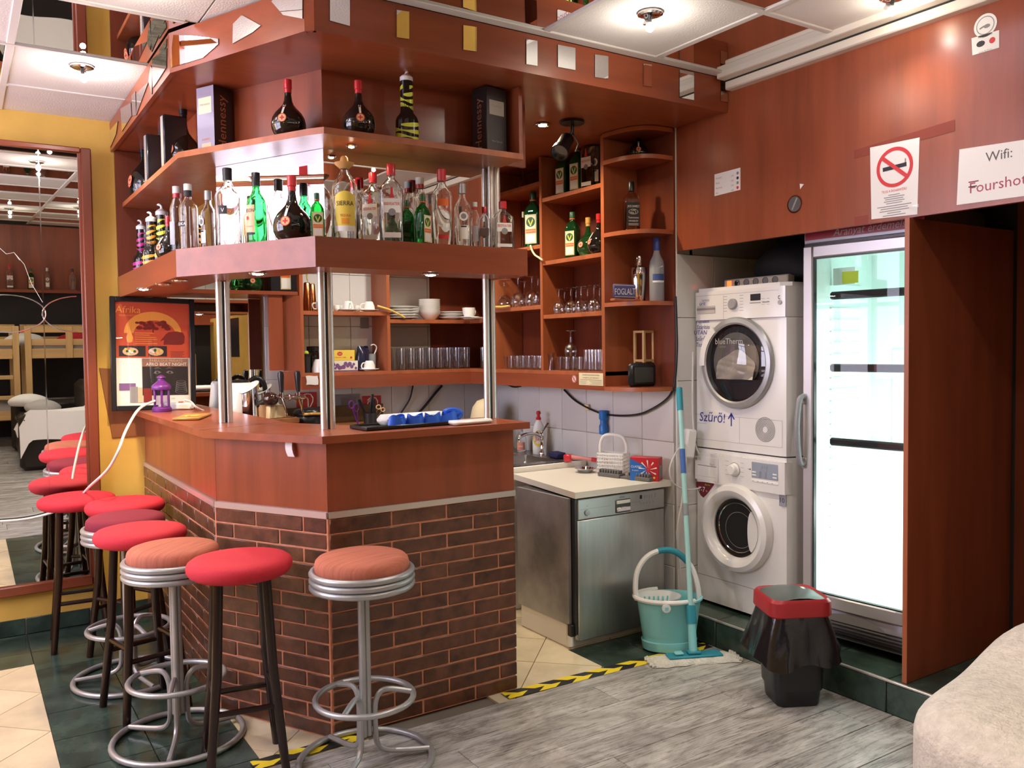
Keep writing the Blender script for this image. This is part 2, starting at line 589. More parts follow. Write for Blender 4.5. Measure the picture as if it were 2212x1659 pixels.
def light(name, typ, loc, energy, col=(1, .86, .66), size=.03, parent=None, rot=None, **k):
    l = bpy.data.lights.new(name, typ); l.energy = energy; l.color = col
    if typ in ('POINT', 'SPOT'): l.shadow_soft_size = size
    if typ == 'AREA': l.size = size
    for a, b in k.items(): setattr(l, a, b)
    o = bpy.data.objects.new(name, l); COL.objects.link(o)
    if parent is not None: o.parent = parent
    o.location = loc
    if rot: o.rotation_euler = rot
    return o


def smooth_pts(pts, n=6):
    """Catmull-Rom through the points"""
    pts = [V(p) for p in pts]; out = []
    P = [pts[0]] + pts + [pts[-1]]
    for i in range(1, len(P) - 2):
        for j in range(n):
            t_ = j / n
            a, b, c, d = P[i - 1], P[i], P[i + 1], P[i + 2]
            out.append(.5 * ((2 * b) + (c - a) * t_ + (2 * a - 5 * b + 4 * c - d) * t_ ** 2 + (3 * b - a - 3 * c + d) * t_ ** 3))
    return out + [pts[-1]]

# ================================================================== the room
YB, XW, ZC = 5.30, 3.20, 2.82       # back wall, right wall, ceiling
XL, YR = -1.70, -2.60
# ---- floor
floor = struct(MB().box(XL - .1, 4.1, YR - .1, YB + .1, -.08, -.012, 'groutd').build('floor'))
pm = {}
row = 0; y = YR
while y < 3.04:
    y1 = min(y + .185, 3.045)
    x = XL - random.random() * 1.1
    while x < 3.155:
        xa, xb = max(x, XL), min(x + 1.24, 3.152)
        if xb - xa > .03:
            ln, wd = round(xb - xa, 3), round(y1 - y, 3)
            k = (ln, wd)
            if k not in pm:
                o = MB().box(-ln / 2 + .0012, ln / 2 - .0012, -wd / 2 + .0012, wd / 2 - .0012, -.010, .005, 'plank', .002).build('plank', floor)
                pm[k] = o; o.location = ((xa + xb) / 2, (y + y1) / 2, 0)
            else:
                piece(pm[k], floor, ((xa + xb) / 2, (y + y1) / 2, 0))
        x += 1.24
    y += .185; row += 1


def tile_poly(region, m, size, ang, off=(0, 0), gap=.002, name='tile', parent=None, minarea=.002):
    ca, sa = cos(ang), sin(ang)
    n = 26
    for i in range(-n, n):
        for j in range(-n, n):
            sq = [(i * size[0] + gap, j * size[1] + gap), ((i + 1) * size[0] - gap, j * size[1] + gap),
                  ((i + 1) * size[0] - gap, (j + 1) * size[1] - gap), (i * size[0] + gap, (j + 1) * size[1] - gap)]
            p = clip([(off[0] + a * ca - b * sa, off[1] + a * sa + b * ca) for a, b in sq], region)
            if len(p) > 2 and area(p) > minarea:
                mx_, my_ = sum(a for a, b in p) / len(p), sum(b for a, b in p) / len(p)
                o = MB().prism([(a - mx_, b - my_) for a, b in p], -.012, -random.random() * .0008, m).build(name, parent or floor, smooth=0)
                o.location = (mx_, my_, 0)


rc = lambda x0, x1, y0, y1: [(x0, y0), (x1, y0), (x1, y1), (x0, y1)]
tile_poly(rc(.27, .90, 3.047, 5.285), 'tileg', (.315, .30), 0, (.27, 4.05))
tile_poly(rc(XL, .27, 4.75, 5.285), 'tileg', (.315, .30), 0, (.27, 4.05))
tile_poly(rc(XL, .27, 3.047, 4.75), 'tileb', (.33, .33), PI / 4, (.27, 3.86))
tile_poly(rc(.90, 1.30, 3.047, 3.75), 'tileb', (.33, .33), PI / 4, (.27, 3.86))
tile_poly(rc(1.9, 2.53, 3.047, 5.285), 'tileb', (.33, .33), PI / 4, (2.53, 3.13))
tile_poly(rc(2.53, 3.15, 3.40, 5.285), 'tileb', (.33, .33), PI / 4, (2.53, 3.13))
tile_poly(rc(2.53, 3.152, 3.047, 3.40), 'tileg', (.31, .31), 0, (2.53, 3.10))

# ---- raised step under the machines
step = struct(MB().box(3.165, 4.1, YR, 3.315, 0, .128, 'groutd').build('floor_step'))
for j in range(9):
    ya = 3.315 - .313 * j - .04
    o = MB().box(-.0055, .0055, -.154, .154, -.064, .064, 'tileg', .003).build('tile', step) if j == 0 else piece(stile, step, (0, 0, 0))
    stile = o; o.location = (3.160, ya - .12, .066)
    for i in range(3):
        o = MB().box(-.154, .154, -.154, .154, -.006, .006, 'tileg', .002).build('tile', step) if (i, j) == (0, 0) else piece(ttile, step, (0, 0, 0))
        ttile = o; o.location = (3.167 + .156 + .313 * i, ya - .12, .134)
MB().box(3.153, 3.168, .3, 3.31, .131, .1415, 'trimw', .003).build('edge_strip', step)

# ---- walls
wall_back = struct(MB().box(XL - .1, XW + .1, YB, YB + .1, 0, 2.9, 'yellow').build('wall_back'))
TH, TWX = .336, .285
wt = MB().box(-TWX / 2 + .0013, TWX / 2 - .0013, -.007, .002, -TH / 2 + .0013, TH / 2 - .0013, 'tilew', .0022).build('tile', wall_back)
first = True
MB().box(1.60, XW, YB - .002, YB + .02, .30, 2.45, 'groutw').build('grout_bed', wall_back)
for i in range(6):
    for j in range(6):
        p_ = (1.613 + TWX * (i + .5), YB - .002, .333 + TH * (j + .5))
        if first: wt.location = p_; first = False
        else: piece(wt, wall_back, p_)
wall_right = struct(MB().box(XW, XW + .12, 3.315, YB + .1, 0, 2.9, 'groutw').build('wall_right'))
TWY = .25
w2 = MB().box(-.007, .002, -TWY / 2 + .0013, TWY / 2 - .0013, -TH / 2 + .0013, TH / 2 - .0013, 'tilew', .0022).build('tile', wall_right)
first = True
for i in range(8):
    for j in range(5):
        p_ = (XW, 3.332 + TWY * (i + .5), -.003 + TH * (j + .5))
        if first: w2.location = p_; first = False
        else: piece(w2, wall_right, p_)
w3 = MB().box(-.138 + .0013, .138 - .0013, -.007, .002, -TH / 2 + .0013, TH / 2 - .0013, 'tilew', .0022).build('tile', wall_right)
MB().box(XW + .1, 4.1, 3.315, 3.40, 0, 2.9, 'groutw').build('niche_side', wall_right)
first = True
for i in range(3):
    for j in range(6):
        p_ = (XW + .002 + .276 * (i + .5), 3.315, -.010 + TH * (j + .5))
        if first: w3.location = p_; first = False
        else: piece(w3, wall_right, p_)
MB().box(XW - .004, XW + .006, 3.309, 3.319, .0, 2.74, 'white', .002).build('corner_strip', wall_right)
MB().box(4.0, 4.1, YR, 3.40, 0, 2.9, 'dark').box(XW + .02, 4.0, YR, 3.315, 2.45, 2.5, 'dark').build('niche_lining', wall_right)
MB().box(XW, XW + .022, YR, 3.305, 2.018, 2.80, 'wz', .001).build('header_panel', wall_right)
MB().box(XW, XW + .022, YR, .55, .14, 2.017, 'yellow', .001).build('lower_panel', wall_right)
MB().box(XW - .004, XW, -1.75, -1.05, 1.45, 1.98, 'post_k').build('dark_picture', wall_right)
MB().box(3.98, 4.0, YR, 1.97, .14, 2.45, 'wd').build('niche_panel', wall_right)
# old tape marks and nail scars on the header panel
sm = mat('tape_mark', (.22, .032, .012), .5)
fr = frame((XW - .0012, 0, 0), (0, -1, 0), (0, 0, 1))
a_, b_, c_, d_ = [px(u, v, 0, XW) for u, v in ((1845, 325), (2063, 258), (2063, 283), (1845, 343))]
MB().face([(-p[1], p[2], 0) for p in (d_, c_, b_, a_)], sm, fr).rect(-2.245, -2.18, 2.018, 2.055, sm, fr).build('tape_mark', wall_right, smooth=0)

wall_left = MB()
WY0, WY1, WZ0, WZ1 = 2.6, 5.2, 1.10, 2.815
wall_left.box(XL - .1, XL, YR, WY0, 0, 2.9, 'yellow').box(XL - .1, XL, WY1, YB, 0, 2.9, 'yellow').box(XL - .1, XL, WY0, WY1, 0, WZ0, 'yellow').box(XL - .1, XL, WY0, WY1, WZ1, 2.9, 'yellow')
wall_left = struct(wall_left.build('wall_left'))
win = struct(MB().box(XL - .08, XL + .02, WY0, WY0 + .06, WZ0, WZ1, 'wz').box(XL - .08, XL + .02, WY1 - .06, WY1, WZ0, WZ1, 'wz')
             .box(XL - .08, XL + .02, WY0, WY1, WZ0, WZ0 + .06, 'wy').box(XL - .08, XL + .02, WY0, WY1, WZ1 - .03, WZ1, 'wy').build('window_1'))
for yy in (3.98, 4.42):
    MB().box(XL - .07, XL + .01, yy - .035, yy + .035, WZ0 + .06, WZ1 - .03, 'redcap', .004).build('mullion', win)
MB().box(XL - .07, XL + .01, WY0 + .06, WY1 - .06, 1.90, 1.94, 'wy', .004).build('transom', win)
for a, b in ((WY0 + .06, 3.945), (4.015, 4.385), (4.455, WY1 - .06)):
    MB().box(XL - .06, XL - .05, a, b, WZ0 + .06, WZ1 - .03, 'daylight').build('pane', win)
MB().box(XL - .048, XL - .045, 4.08, 4.16, 1.7, 2.74, 'turq').build('sticker', win)
wall_rear = struct(MB().box(XL - .1, 4.1, YR - .1, YR, 0, 2.9, 'blackwall').build('wall_rear'))
MB().box(XL, XW, YR, YR + .02, 1.96, 2.80, 'wz').build('upper_panel', wall_rear)
MB().box(XL, XW, YR, YR + .22, 1.92, 1.96, 'wx').build('ledge', wall_rear)

# ---- ceiling: white panels and mirror panels in a grid
ceiling = struct(MB().box(XL - .1, 4.1, YR - .1, YB + .1, 2.87, 2.95, 'dark').build('ceiling'))
gx = [2.08 + .615 * k for k in range(-7, 3)]; gx[-1] = 3.25
gy = [2.925 + .628 * k for k in range(-9, 5)]
PX, PY = .615, .628
first = {}
LAMPS = []
for i in range(-7, 2):
    for j in range(-9, 4):
        xa, ya = 2.08 + PX * i, 2.925 + PY * j
        if xa > .75 and ya > 2.9 and (i, j) != (-2, 0): continue
        if xa + PX < XL or xa > 3.2 or ya > YB: continue
        white = (i + j) % 2 != 0 or (i < -2 and j == 3) or (i, j) == (-2, 0)
        nm = 'ceiling_panel' if white else 'mirror_panel'
        if white and (i + j) % 2: LAMPS.append((xa + PX / 2, ya + PY / 2, i, j))
        if nm not in first:
            o = MB().box(-PX / 2 + .004, PX / 2 - .004, -PY / 2 + .004, PY / 2 - .004, 0, .02, 'ceilw' if white else 'mirror').build(nm, ceiling)
            first[nm] = o
        else:
            o = piece(first[nm], ceiling, (0, 0, 0))
        o.location = (xa + PX / 2, ya + PY / 2, ZC + .004)
for i in range(-6, 3):
    xa = 2.08 + PX * i
    if xa > 3.2: continue
    MB().box(xa - .016, xa + .016, YR, YB if xa < .8 else 2.935, ZC - .002, ZC + .012, 'ceilgrid', .003).build('grid_bar', ceiling)
for j in range(-8, 4):
    ya = 2.925 + PY * j
    MB().box(XL, XW if ya < 2.95 else .80, ya - (.030 if j == 0 else .014), ya + (.022 if j == 0 else .014), ZC - .0035, ZC + .01, 'ceilgrid', .003).build('grid_bar', ceiling)
MB().box(3.155, XW + .01, YR, 2.93, 2.752, ZC + .01, 'cornice', .006).box(3.10, 3.155, YR, 2.93, 2.795, ZC + .01, 'cornice', .004).box(3.150, 3.156, YR, 2.93, 2.789, 2.7955, 'blackm').build('trim_1')['kind'] = 'structure'
bb = None
for i in range(9):
    xx = .27 + .315 * (1 - i) + .156
    if i == 0:
        bbase = sroot('baseboard_back')
        bb = MB().box(-.156, .156, -.009, .0, 0, .088, 'tileg', .003).build('tile', bbase); bb.location = (xx, YB - .002, 0)
    else: piece(bb, bbase, (xx, YB - .002, 0))
MB().box(XL, .92, YB - .008, YB, .0, .0865, 'groutd').build('grout_bed', bbase)

# ================================================================== the bar
DG = V((-.48, .877, 0)).normalized()
DN = V((-.877, -.48, 0)).normalized()        # outward normal of the diagonal
P1, P2, P3, PR = V((1.19, 3.15, 0)), V((.90, 3.68, 0)), V((.90, 5.29, 0)), V((2.055, 3.15, 0))
bar = thing('bar_counter', 'red cherry wood bar counter with dark glazed brick front and angled corner', 'bar', (1.19, 3.15, 0))
zB, zT, zW = .868, .890, 1.165


def wallstrip(mb, pts, z0, z1, th, m):
    """a strip of board along a polyline, thickness going inside (left of travel)"""
    for a, b in zip(pts[:-1], pts[1:]):
        d = (b - a).normalized(); n = V((-d[1], d[0], 0))
        q0, q1, q2, q3 = a, b, b + n * th, a + n * th
        mb.prism([(p[0], p[1]) for p in (q0, q1, q2, q3)], z0, z1, m)
    return mb


line = [P3, P2, P1, PR]          # interior lies to the left of this direction of travel
wallstrip(MB(), [P3 + V((-.007, 0, 0)), P2 + V((-.007, -.0018, 0)), P1 + V((-.0042, -.007, 0)), V((2.043, 3.143, 0))], 0, zB, .05, 'grout_br').build('mortar_bed', bar, True, smooth=0)
for a, b, m in ((P3, P2, 'wz'), (P2, P1, 'wz'), (P1, PR, 'wz')):
    wallstrip(MB(), [a + (b - a).normalized() * .001, b - (b - a).normalized() * .0015], zT, zW, .03, m).build('front_panel', bar, True, smooth=0)
for a, b in ((P3, P2), (P2, P1), (P1, PR)):
    d = (b - a).normalized(); n = V((-d[1], d[0], 0))
    wallstrip(MB(), [a - n * .012, b - n * .012], zB, zT + .002, .03, 'trimw').build('metal_trim', bar, True, smooth=0)
MB().box(2.04, 2.055, 3.165, 3.50, 0, zW, 'wz').build('end_panel', bar, True)
# bricks
RH = zB / 14
bcache = {}
for (a, b, BL, o0, o1) in ((P3, P2, .25, .12, .245), (P2, P1, .252, .231, .105), (P1, PR, .254, .265, .14)):
    d = (b - a).normalized(); ln = (b - a).length; n = V((d[1], -d[0], 0))
    ang = math.atan2(d[1], d[0])
    for r in range(14):
        o_ = (o1 if r % 2 else o0) % BL
        js = [o_ + BL * k for k in range(8)]
        bd = [0] + [s for s in js if .03 < s < ln - .03] + [ln]
        for x0, x1 in zip(bd[:-1], bd[1:]):
            L_ = round(x1 - x0 - .006, 3)
            if L_ not in bcache:
                o = MB().box(-L_ / 2, L_ / 2, -.010, .012, -RH / 2 + .0028, RH / 2 - .0028, 'brick', .003).build('brick', bar); bcache[L_] = o
            else: o = piece(bcache[L_], bar, (0, 0, 0))
            c_ = a + d * ((x0 + x1) / 2) + n * random.uniform(-.0015, .0015)
            c_.z = zB - RH * (r + .5)
            o.location = ROOT[bar].inverted() @ c_
            o.rotation_euler = (random.uniform(-.006, .006), 0, ang)
# worktop
wt_poly = [(.845, 5.285), (.845, 3.655), (1.155, 3.10), (2.11, 3.10), (2.11, 3.46), (1.44, 3.46), (1.26, 3.80), (1.26, 5.285)]
top = MB().prism(wt_poly, zW, 1.194, 'wx').build('worktop', bar, True)
MB().prism([(.846, 3.70), (.846, 3.702), (1.26, 3.862), (1.26, 3.86)], 1.1940, 1.1945, 'wd').build('worktop_joint', bar, True)
ZT = 1.1945
# strip of torn tape hanging under the worktop
MB().grid(lambda u, v: (u * .035 + v * .012, -.002 - .008 * sin(v * 3), -v * .06), 2, 4, 'paper', T(*(px(590, 957, 1, 3.36) * 1.0)) if 0 else T(1.085, 3.318, 1.163, rad(-61))).build('torn_tape', bar, True)

# ------------------------------------------------------------------ overhead canopy with shelves and posts
can = thing('bar_canopy', 'cherry wood canopy over the bar with mirror tiled fascia, two shelves and metal posts', 'bar shelf', (1.19, 3.15, 1.19))
ZS = 2.66        # underside of the canopy
K = [V((.768, 5.295, 0)), V((.768, 3.70, 0)), V((1.078, 2.975, 0)), V((1.105, 2.95, 0)), V((3.198, 2.95, 0))]
soff = [(.77, 5.286), (.77, 3.70), (1.08, 2.977), (1.107, 2.953), (3.195, 2.953), (3.195, 5.286)]
MB().prism(soff, ZS + .002, ZS + .02, 'soffit').build('soffit', can, True)
fas = []
for a, b in zip(K[:-1], K[1:]):
    e = (b - a).normalized() * .0005
    o = wallstrip(MB(), [a + e, b - e], ZS - .004, ZC - .004, .02, 'wx' if abs(b[0] - a[0]) > abs(b[1] - a[1]) else 'wy').build('fascia', can, True, smooth=0)
    fas.append(o)


def fpt(a, b, s, z, off):
    d = (b - a).normalized(); n = V((d[1], -d[0], 0))
    p = a + d * s + n * off; p.z = z
    return p


def shard(parent, a, b, pix, m='mirror'):
    """glued mirror piece on fascia a-b, its outline found by casting the photograph's corners onto the fascia plane"""
    d = (b - a).normalized(); n = V((d[1], -d[0], 0))
    pts = [pxn(u, v, a, n) for u, v in pix]
    pts = [V((p[0], p[1], min(max(p[2], ZS + .002), ZC - .006))) for p in pts]
    nrm = (pts[1] - pts[0]).cross(pts[2] - pts[0])
    if nrm.dot(n) < 0: pts = pts[::-1]
    k = len(pts)
    vs = [tuple(p + n * .0005) for p in pts] + [tuple(p + n * .004) for p in pts]
    mb = MB().add(vs, [tuple(range(k, 2 * k))], m).add(vs, [(i, (i + 1) % k, k + (i + 1) % k, k + i) for i in range(k)], 'darkmetal')
    return mb.build('mirror_piece', parent, True, smooth=0)


for u0, v0, u1, v1, dy in ((712, -20, 755, 57, 12), (856, 22, 883, 85, 4), (1000, 55, 1029, 112, 4), (1136, 85, 1160, 143, 4), (1204, 97, 1242, 152, 7),
                           (1284, 118, 1313, 171, 4), (1389, 138, 1407, 188, 2), (1467, 151, 1498, 217, 6), (1556, 173, 1571, 221, 2)):
    shard(fas[3], K[3], K[4], ((u0, v0), (u1, v0 + dy), (u1, v1), (u0, v1 - dy)))
shard(fas[1], K[1], K[2], ((376, 76), (420, 78), (473, 84), (473, 96), (440, 125), (372, 146), (373, 104)))
shard(fas[1], K[1], K[2], ((524, 33), (565, 56), (548, 70), (504, 95), (505, 52)))
shard(fas[1], K[1], K[2], ((588, 4), (600, -12), (655, -14), (655, 41), (613, 33)))
for pix in (((330, 128), (362, 104), (361, 146), (338, 182), (332, 190)), ((327, 142), (331, 150), (330, 205), (322, 176)), ((296, 202), (322, 178), (296, 252), (297, 225)),
            ((286, 207), (294, 198), (296, 251), (288, 250)), ((262, 235), (284, 222), (286, 250), (265, 284)), ((237, 284), (256, 262), (252, 290), (240, 318)),
            ((346, 108), (362, 84), (361, 100), (349, 122))):
    shard(fas[0], K[0], K[1], pix)
# upper back panels
U1, U2 = V((1.283, 3.36, 0)), V((1.0, 3.937, 0))
ub = [V((1.0, 5.286, 0)), U2, U1, V((2.28, 3.36, 0))]
ZM0, ZM1 = 2.345, 2.370
for a, b in zip(ub[:-1], ub[1:]):
    wallstrip(MB(), [a, b], ZM1, ZS + .002, .018, 'wz' if a is not U1 else 'wx').build('back_panel', can, True, smooth=0)
MB().box(2.095, 2.113, 3.135, 3.359, ZM1, ZS, 'wz').build('end_cap', can, True)
# end board on the back wall side
MB().box(.785, .998, 5.272, 5.292, 1.95, ZS, 'wd').build('wall_cap', can, True)
# upper shelf
up = [(.818, 5.285), (.818, 3.83), (1.160, 3.185), (1.20, 3.13), (2.113, 3.13), (2.113, 3.375), (1.295, 3.375), (1.015, 3.94), (1.015, 5.285)]
MB().prism(up, ZM0, ZM1, 'wlight').build('upper_shelf', can, True)
# mirrors behind the lower shelf
for a, b in zip(ub[:-1], ub[1:]):
    bb_ = b if b is not ub[3] else V((2.11, 3.36, 0))
    wallstrip(MB(), [a, bb_], 1.951, ZM0 - .001, .006, 'mirror').build('mirror_back', can, True, smooth=0)
# lower shelf: deck with a deep fascia
S1, S2 = V((1.145, 3.10, 0)), V((.783, 3.762, 0))
low = [(.785, 5.285), (.785, 3.762), (1.146, 3.102), (2.105, 3.102), (2.105, 3.375), (1.295, 3.375), (1.015, 3.94), (1.015, 5.285)]
MB().prism(low, 1.925, 1.950, 'wx').build('lower_shelf', can, True)
ls = [V((.783, 5.293, 0)), S2, S1, V((2.108, 3.10, 0))]
for a, b in zip(ls[:-1], ls[1:]):
    wallstrip(MB(), [a + (b - a).normalized() * .0005, b - (b - a).normalized() * .0005], 1.836, 1.951, .018, 'wx' if a is not ls[0] else 'wy').build('shelf_fascia', can, True, smooth=0)
MB().box(2.09, 2.108, 3.12, 3.375, 1.836, 1.924, 'wy').build('shelf_end', can, True)
MB().prism([(x + (.012 if x < 1 else 0), y) for x, y in low], 1.842, 1.852, 'soffit').build('shelf_underside', can, True)
# posts: grooved aluminium profiles
for (x, y) in ((1.288, 3.385), (1.036, 4.02), (2.085, 3.39)):
    mb = MB()
    for dx in (-.016, .016):
        mb.lathe([(.0155, ZT), (.0155, 1.842)], 'alu', 16, T(x + dx, y))
    mb.box(x - .006, x + .006, y - .011, y + .011, ZT, 1.842, 'darkmetal')
    mb.build('post', can, True)
mb = MB()
for dx in (-.016, .016):
    mb.lathe([(.0155, 1.951), (.0155, ZM0)], 'alu', 16, T(2.085 + dx, 3.335))
mb.build('post', can, True)

# ------------------------------------------------------------------ kitchen wall shelving (corner unit)
FX, FY = 2.95, 5.05
shl = thing('wall_shelving', 'cherry wood corner shelving on the tiled kitchen wall with rounded end shelves', 'shelving', (2.95, 5.05, 1.28))
Z0 = 1.385
# bottom boards, fascia boards
MB().prism([(1.76, FY), (FX, FY), (FX, 3.60), (XW - .01, 3.60), (XW - .01, YB - .01), (1.76, YB - .01)], Z0 - .022, Z0, 'wlight').build('bottom_shelf', shl, True)
MB().box(1.76, FX, FY - .003, FY + .016, 1.283, Z0 - .023, 'wx').build('lower_fascia', shl, True)
MB().box(FX - .003, FX + .016, 3.602, FY - .004, 1.283, Z0 - .023, 'wy').build('lower_fascia', shl, True)
# chamfered left end with tall side panel
MB().prism([(1.665, 5.10), (1.76, 5.047), (1.763, 5.06), (1.668, 5.115)], 1.40, 1.856, 'wz').build('side_panel', shl, True)
MB().prism([(1.665, 5.10), (1.76, 5.047), (1.763, 5.06), (1.668, 5.115)], 1.283, 1.396, 'wz').build('lower_fascia', shl, True)
MB().box(1.575, 1.66, 5.075, 5.09, 1.405, 1.856, 'wz').build('side_panel', shl, True)
TOPZ = 2.03
for x, z1 in ((1.769, 2.62), (2.345, 2.62)):
    MB().box(x - .011, x + .011, FY, YB - .01, Z0, z1, 'wlight').build('divider', shl, True)
for y, z1 in ((4.76, 2.655), (4.195, 2.655)):
    MB().box(FX, XW - .02, y - .012, y + .012, Z0, z1, 'wlight').build('divider', shl, True)
MB().box(FX - .002, XW - .01, 3.60, 3.626, 1.283, 2.655, 'wlight').build('end_panel', shl, True)
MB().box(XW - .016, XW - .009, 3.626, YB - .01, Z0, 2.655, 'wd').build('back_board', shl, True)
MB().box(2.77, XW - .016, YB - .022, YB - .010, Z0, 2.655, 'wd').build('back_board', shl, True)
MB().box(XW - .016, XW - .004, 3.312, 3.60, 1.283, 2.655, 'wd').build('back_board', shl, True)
# door joint lines: thin pale slits in the back boards
for y in (4.43, 3.93, 4.98):
    MB().box(XW - .018, XW - .0155, y - .002, y + .002, Z0, 2.3, 'wlight').build('joint', shl, True)
sh = []
for z in (2.408, 2.034, 1.716):
    MB().box(FX + .004, XW - .018, 3.627, 4.183, z - .024, z, 'wlight', .001).build('shelf', shl, True)
for z in (2.515, 2.14, 1.777):
    MB().box(FX + .004, XW - .018, 4.207, 4.748, z - .024, z, 'wlight', .001).build('shelf', shl, True)
MB().prism([(2.357, FY + .004), (FX + .004, FY + .004), (FX + .004, 4.772), (XW - .018, 4.772), (XW - .018, YB - .024), (2.357, YB - .024)], 1.693, 1.717, 'wlight').build('shelf', shl, True)
MB().prism([(2.357, FY + .004), (FX + .004, FY + .004), (FX + .004, 4.772), (XW - .018, 4.772), (XW - .018, YB - .024), (2.357, YB - .024)], 2.018, 2.042, 'wlight').build('shelf', shl, True)
MB().box(1.781, 2.333, FY + .004, YB - .012, 1.741, 1.765, 'wlight').build('shelf', shl, True)
# rounded end shelves
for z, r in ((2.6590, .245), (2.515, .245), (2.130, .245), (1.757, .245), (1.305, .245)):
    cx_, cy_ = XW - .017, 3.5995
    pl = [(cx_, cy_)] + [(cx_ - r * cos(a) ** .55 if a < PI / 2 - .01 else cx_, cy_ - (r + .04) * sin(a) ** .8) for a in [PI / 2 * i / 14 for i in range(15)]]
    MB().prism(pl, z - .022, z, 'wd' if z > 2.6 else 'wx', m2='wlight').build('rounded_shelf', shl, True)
# notices on the lower fascia
fr = frame((FX - .0045, 0, 0), (0, -1, 0), (0, 0, 1))
mb = MB().rect(-3.83, -3.615, 1.308, 1.377, 'cream', fr)
for i, (s_, hh) in enumerate((('FIGYELEM! DOHANYZASI ROVIDEN', .0095), ('A KORZET, ILL. 2011 MAGYAR AT.', .0095))):
    mb.text(s_, hh, 'ink', fr @ T(-3.722, 1.362 - i * .0155, .0006), wmax=.19)
mb.rect(-3.82, -3.625, 1.338, 1.3395, 'ink', fr, .0006)
for i in range(4):
    mb.rect(-3.82, -3.755 - .012 * (i % 2), 1.331 - .006 * i, 1.3325 - .006 * i, 'inkg', fr, .0006).rect(-3.735 + .01 * (i % 3), -3.625, 1.331 - .006 * i, 1.3325 - .006 * i, 'inkg', fr, .0006)
tag(mb.build('notice_sticker'), 'small cream printed notice on the shelf fascia under the glasses', 'sticker')
mb = MB().disc(.021, 'lblw', fr @ T(-3.875, 1.340, .0003)).ring(.0155, .0195, 'inkr', fr @ T(-3.875, 1.340, .0008)).rect(-.016, .016, -.0022, .0022, 'inkr', fr @ T(-3.875, 1.340, .0010, rad(-50))).rect(-.005, .004, -.009, .009, 'ink', fr @ T(-3.875, 1.340, .0006, rad(12)))
tag(mb.build('ban_sticker'), 'tiny round red and white prohibition sticker beside the cream notice', 'sticker')
fr = frame((0, FY - .0045, 0), (1, 0, 0), (0, 0, 1))
mb = MB().grid(lambda u, v: (1.785 + u * .076 + .003 * sin(v * 4), 1.312 + v * .055 + .002 * sin(u * 6), .001 + .002 * sin(u * 3 + v * 2)), 4, 4, 'paper', fr)
tag(mb.build('paper_scrap'), 'torn white paper scrap taped on the left end of the shelf fascia', 'paper')

# ledge in front of the bar mirror
led = MB().box(1.0, 1.755, 5.06, YB - .012, 1.858, 1.880, 'wx', .001).build('mirror_ledge')
tag(led, 'narrow cherry wood ledge across the mirror behind the bar', 'shelf')
bm = MB().box(1.003, 1.588, YB - .012, YB - .004, 1.10, 2.60, 'mirror_old').build('bar_mirror')
tag(bm, 'tall mirror on the yellow wall behind the beer tap', 'mirror')

# ================================================================== lamps
def spot_lamp(loc, label, power, white=False, on=True, r=.05):
    t = thing('ceiling_spot', label, 'lamp', loc)
    MB().lathe([(r, 0), (r, -.008), (r * .8, -.012), (r * .72, -.010)], 'chrome', 24).build('mount', t)
    MB().tube([(0, 0, -.008), (.004, .01, -.03), (.008, .012, -.034)], .008, 'darkmetal', 8).lathe([(.010, -.026), (.016, -.030), (.020, -.048), (.017, -.048)], 'chrome', 16, T(.008, .012, .008, rx=rad(14))).build('socket', t)
    MB().sphere(.017, 'lampwhite' if white else 'lampon', T(.008, .012, -.050), 14, 8, 1.1).build('bulb', t)
    lc = (1, .95, .9) if white else (1, .92, .82)
    light('spot_light', 'SPOT', (.008, .012, -.074), power * 1.5, lc, .012, t, spot_size=rad(138), spot_blend=1)
    light('bulb_glow', 'POINT', (.008, .012, -.092), power * .13, lc, .012, t)
    return t


special = {(0, -1): ('ceiling spot lamp in the white panel over the middle of the bar', False, (1405, 55)), (1, -2): ('ceiling spot lamp on the panel beside the cream cornice', False, (1930, 20)),
           (-3, 2): ('glaring white ceiling spot left of the bar canopy', True, (178, 165)), (-3, 0): ('ceiling spot lamp on the white panel at the top left edge of the photo', False, None)}
for x, y, i, j in LAMPS:
    if (i, j) in special:
        lb, wh, uv = special[(i, j)]
        if uv:
            p = px(uv[0], uv[1] + 8, 2, ZC - .06); x, y = p.x, p.y
        spot_lamp((x, y, ZC + .003), lb, LAMP_W * {(1, -2): .4, (-3, 2): 1.4}.get((i, j), 1), wh)
    elif (j <= -3 or i <= -5) and (i * 2 + j) % 3 == 0:
        spot_lamp((x, y, ZC + .003), 'ceiling spot lamp in the room behind the viewer', LAMP_W * .9, False).__setitem__('group', 'ceiling spots behind the viewer')


def downlight(loc, label, power, lit=True, r=.034, white=False):
    t = thing('downlight', label, 'lamp', loc)
    MB().lathe([(r, 0), (r + .004, -.004), (r, -.009), (r * .7, -.007), (r * .7, -.001)], 'chrome', 24).build('rim', t)
    MB().lathe([(r * .66, -.002), (r * .6, -.010), (.004, -.013)], ('lampwhite' if white else 'lampon') if lit else 'glass', 20).build('bulb', t)
    if lit:
        light('downlight_glow', 'SPOT', (0, 0, -.02), power, (1, .93, .82) if white else (1, .76, .45), .03, t, spot_size=rad(150), spot_blend=.6)
    return t


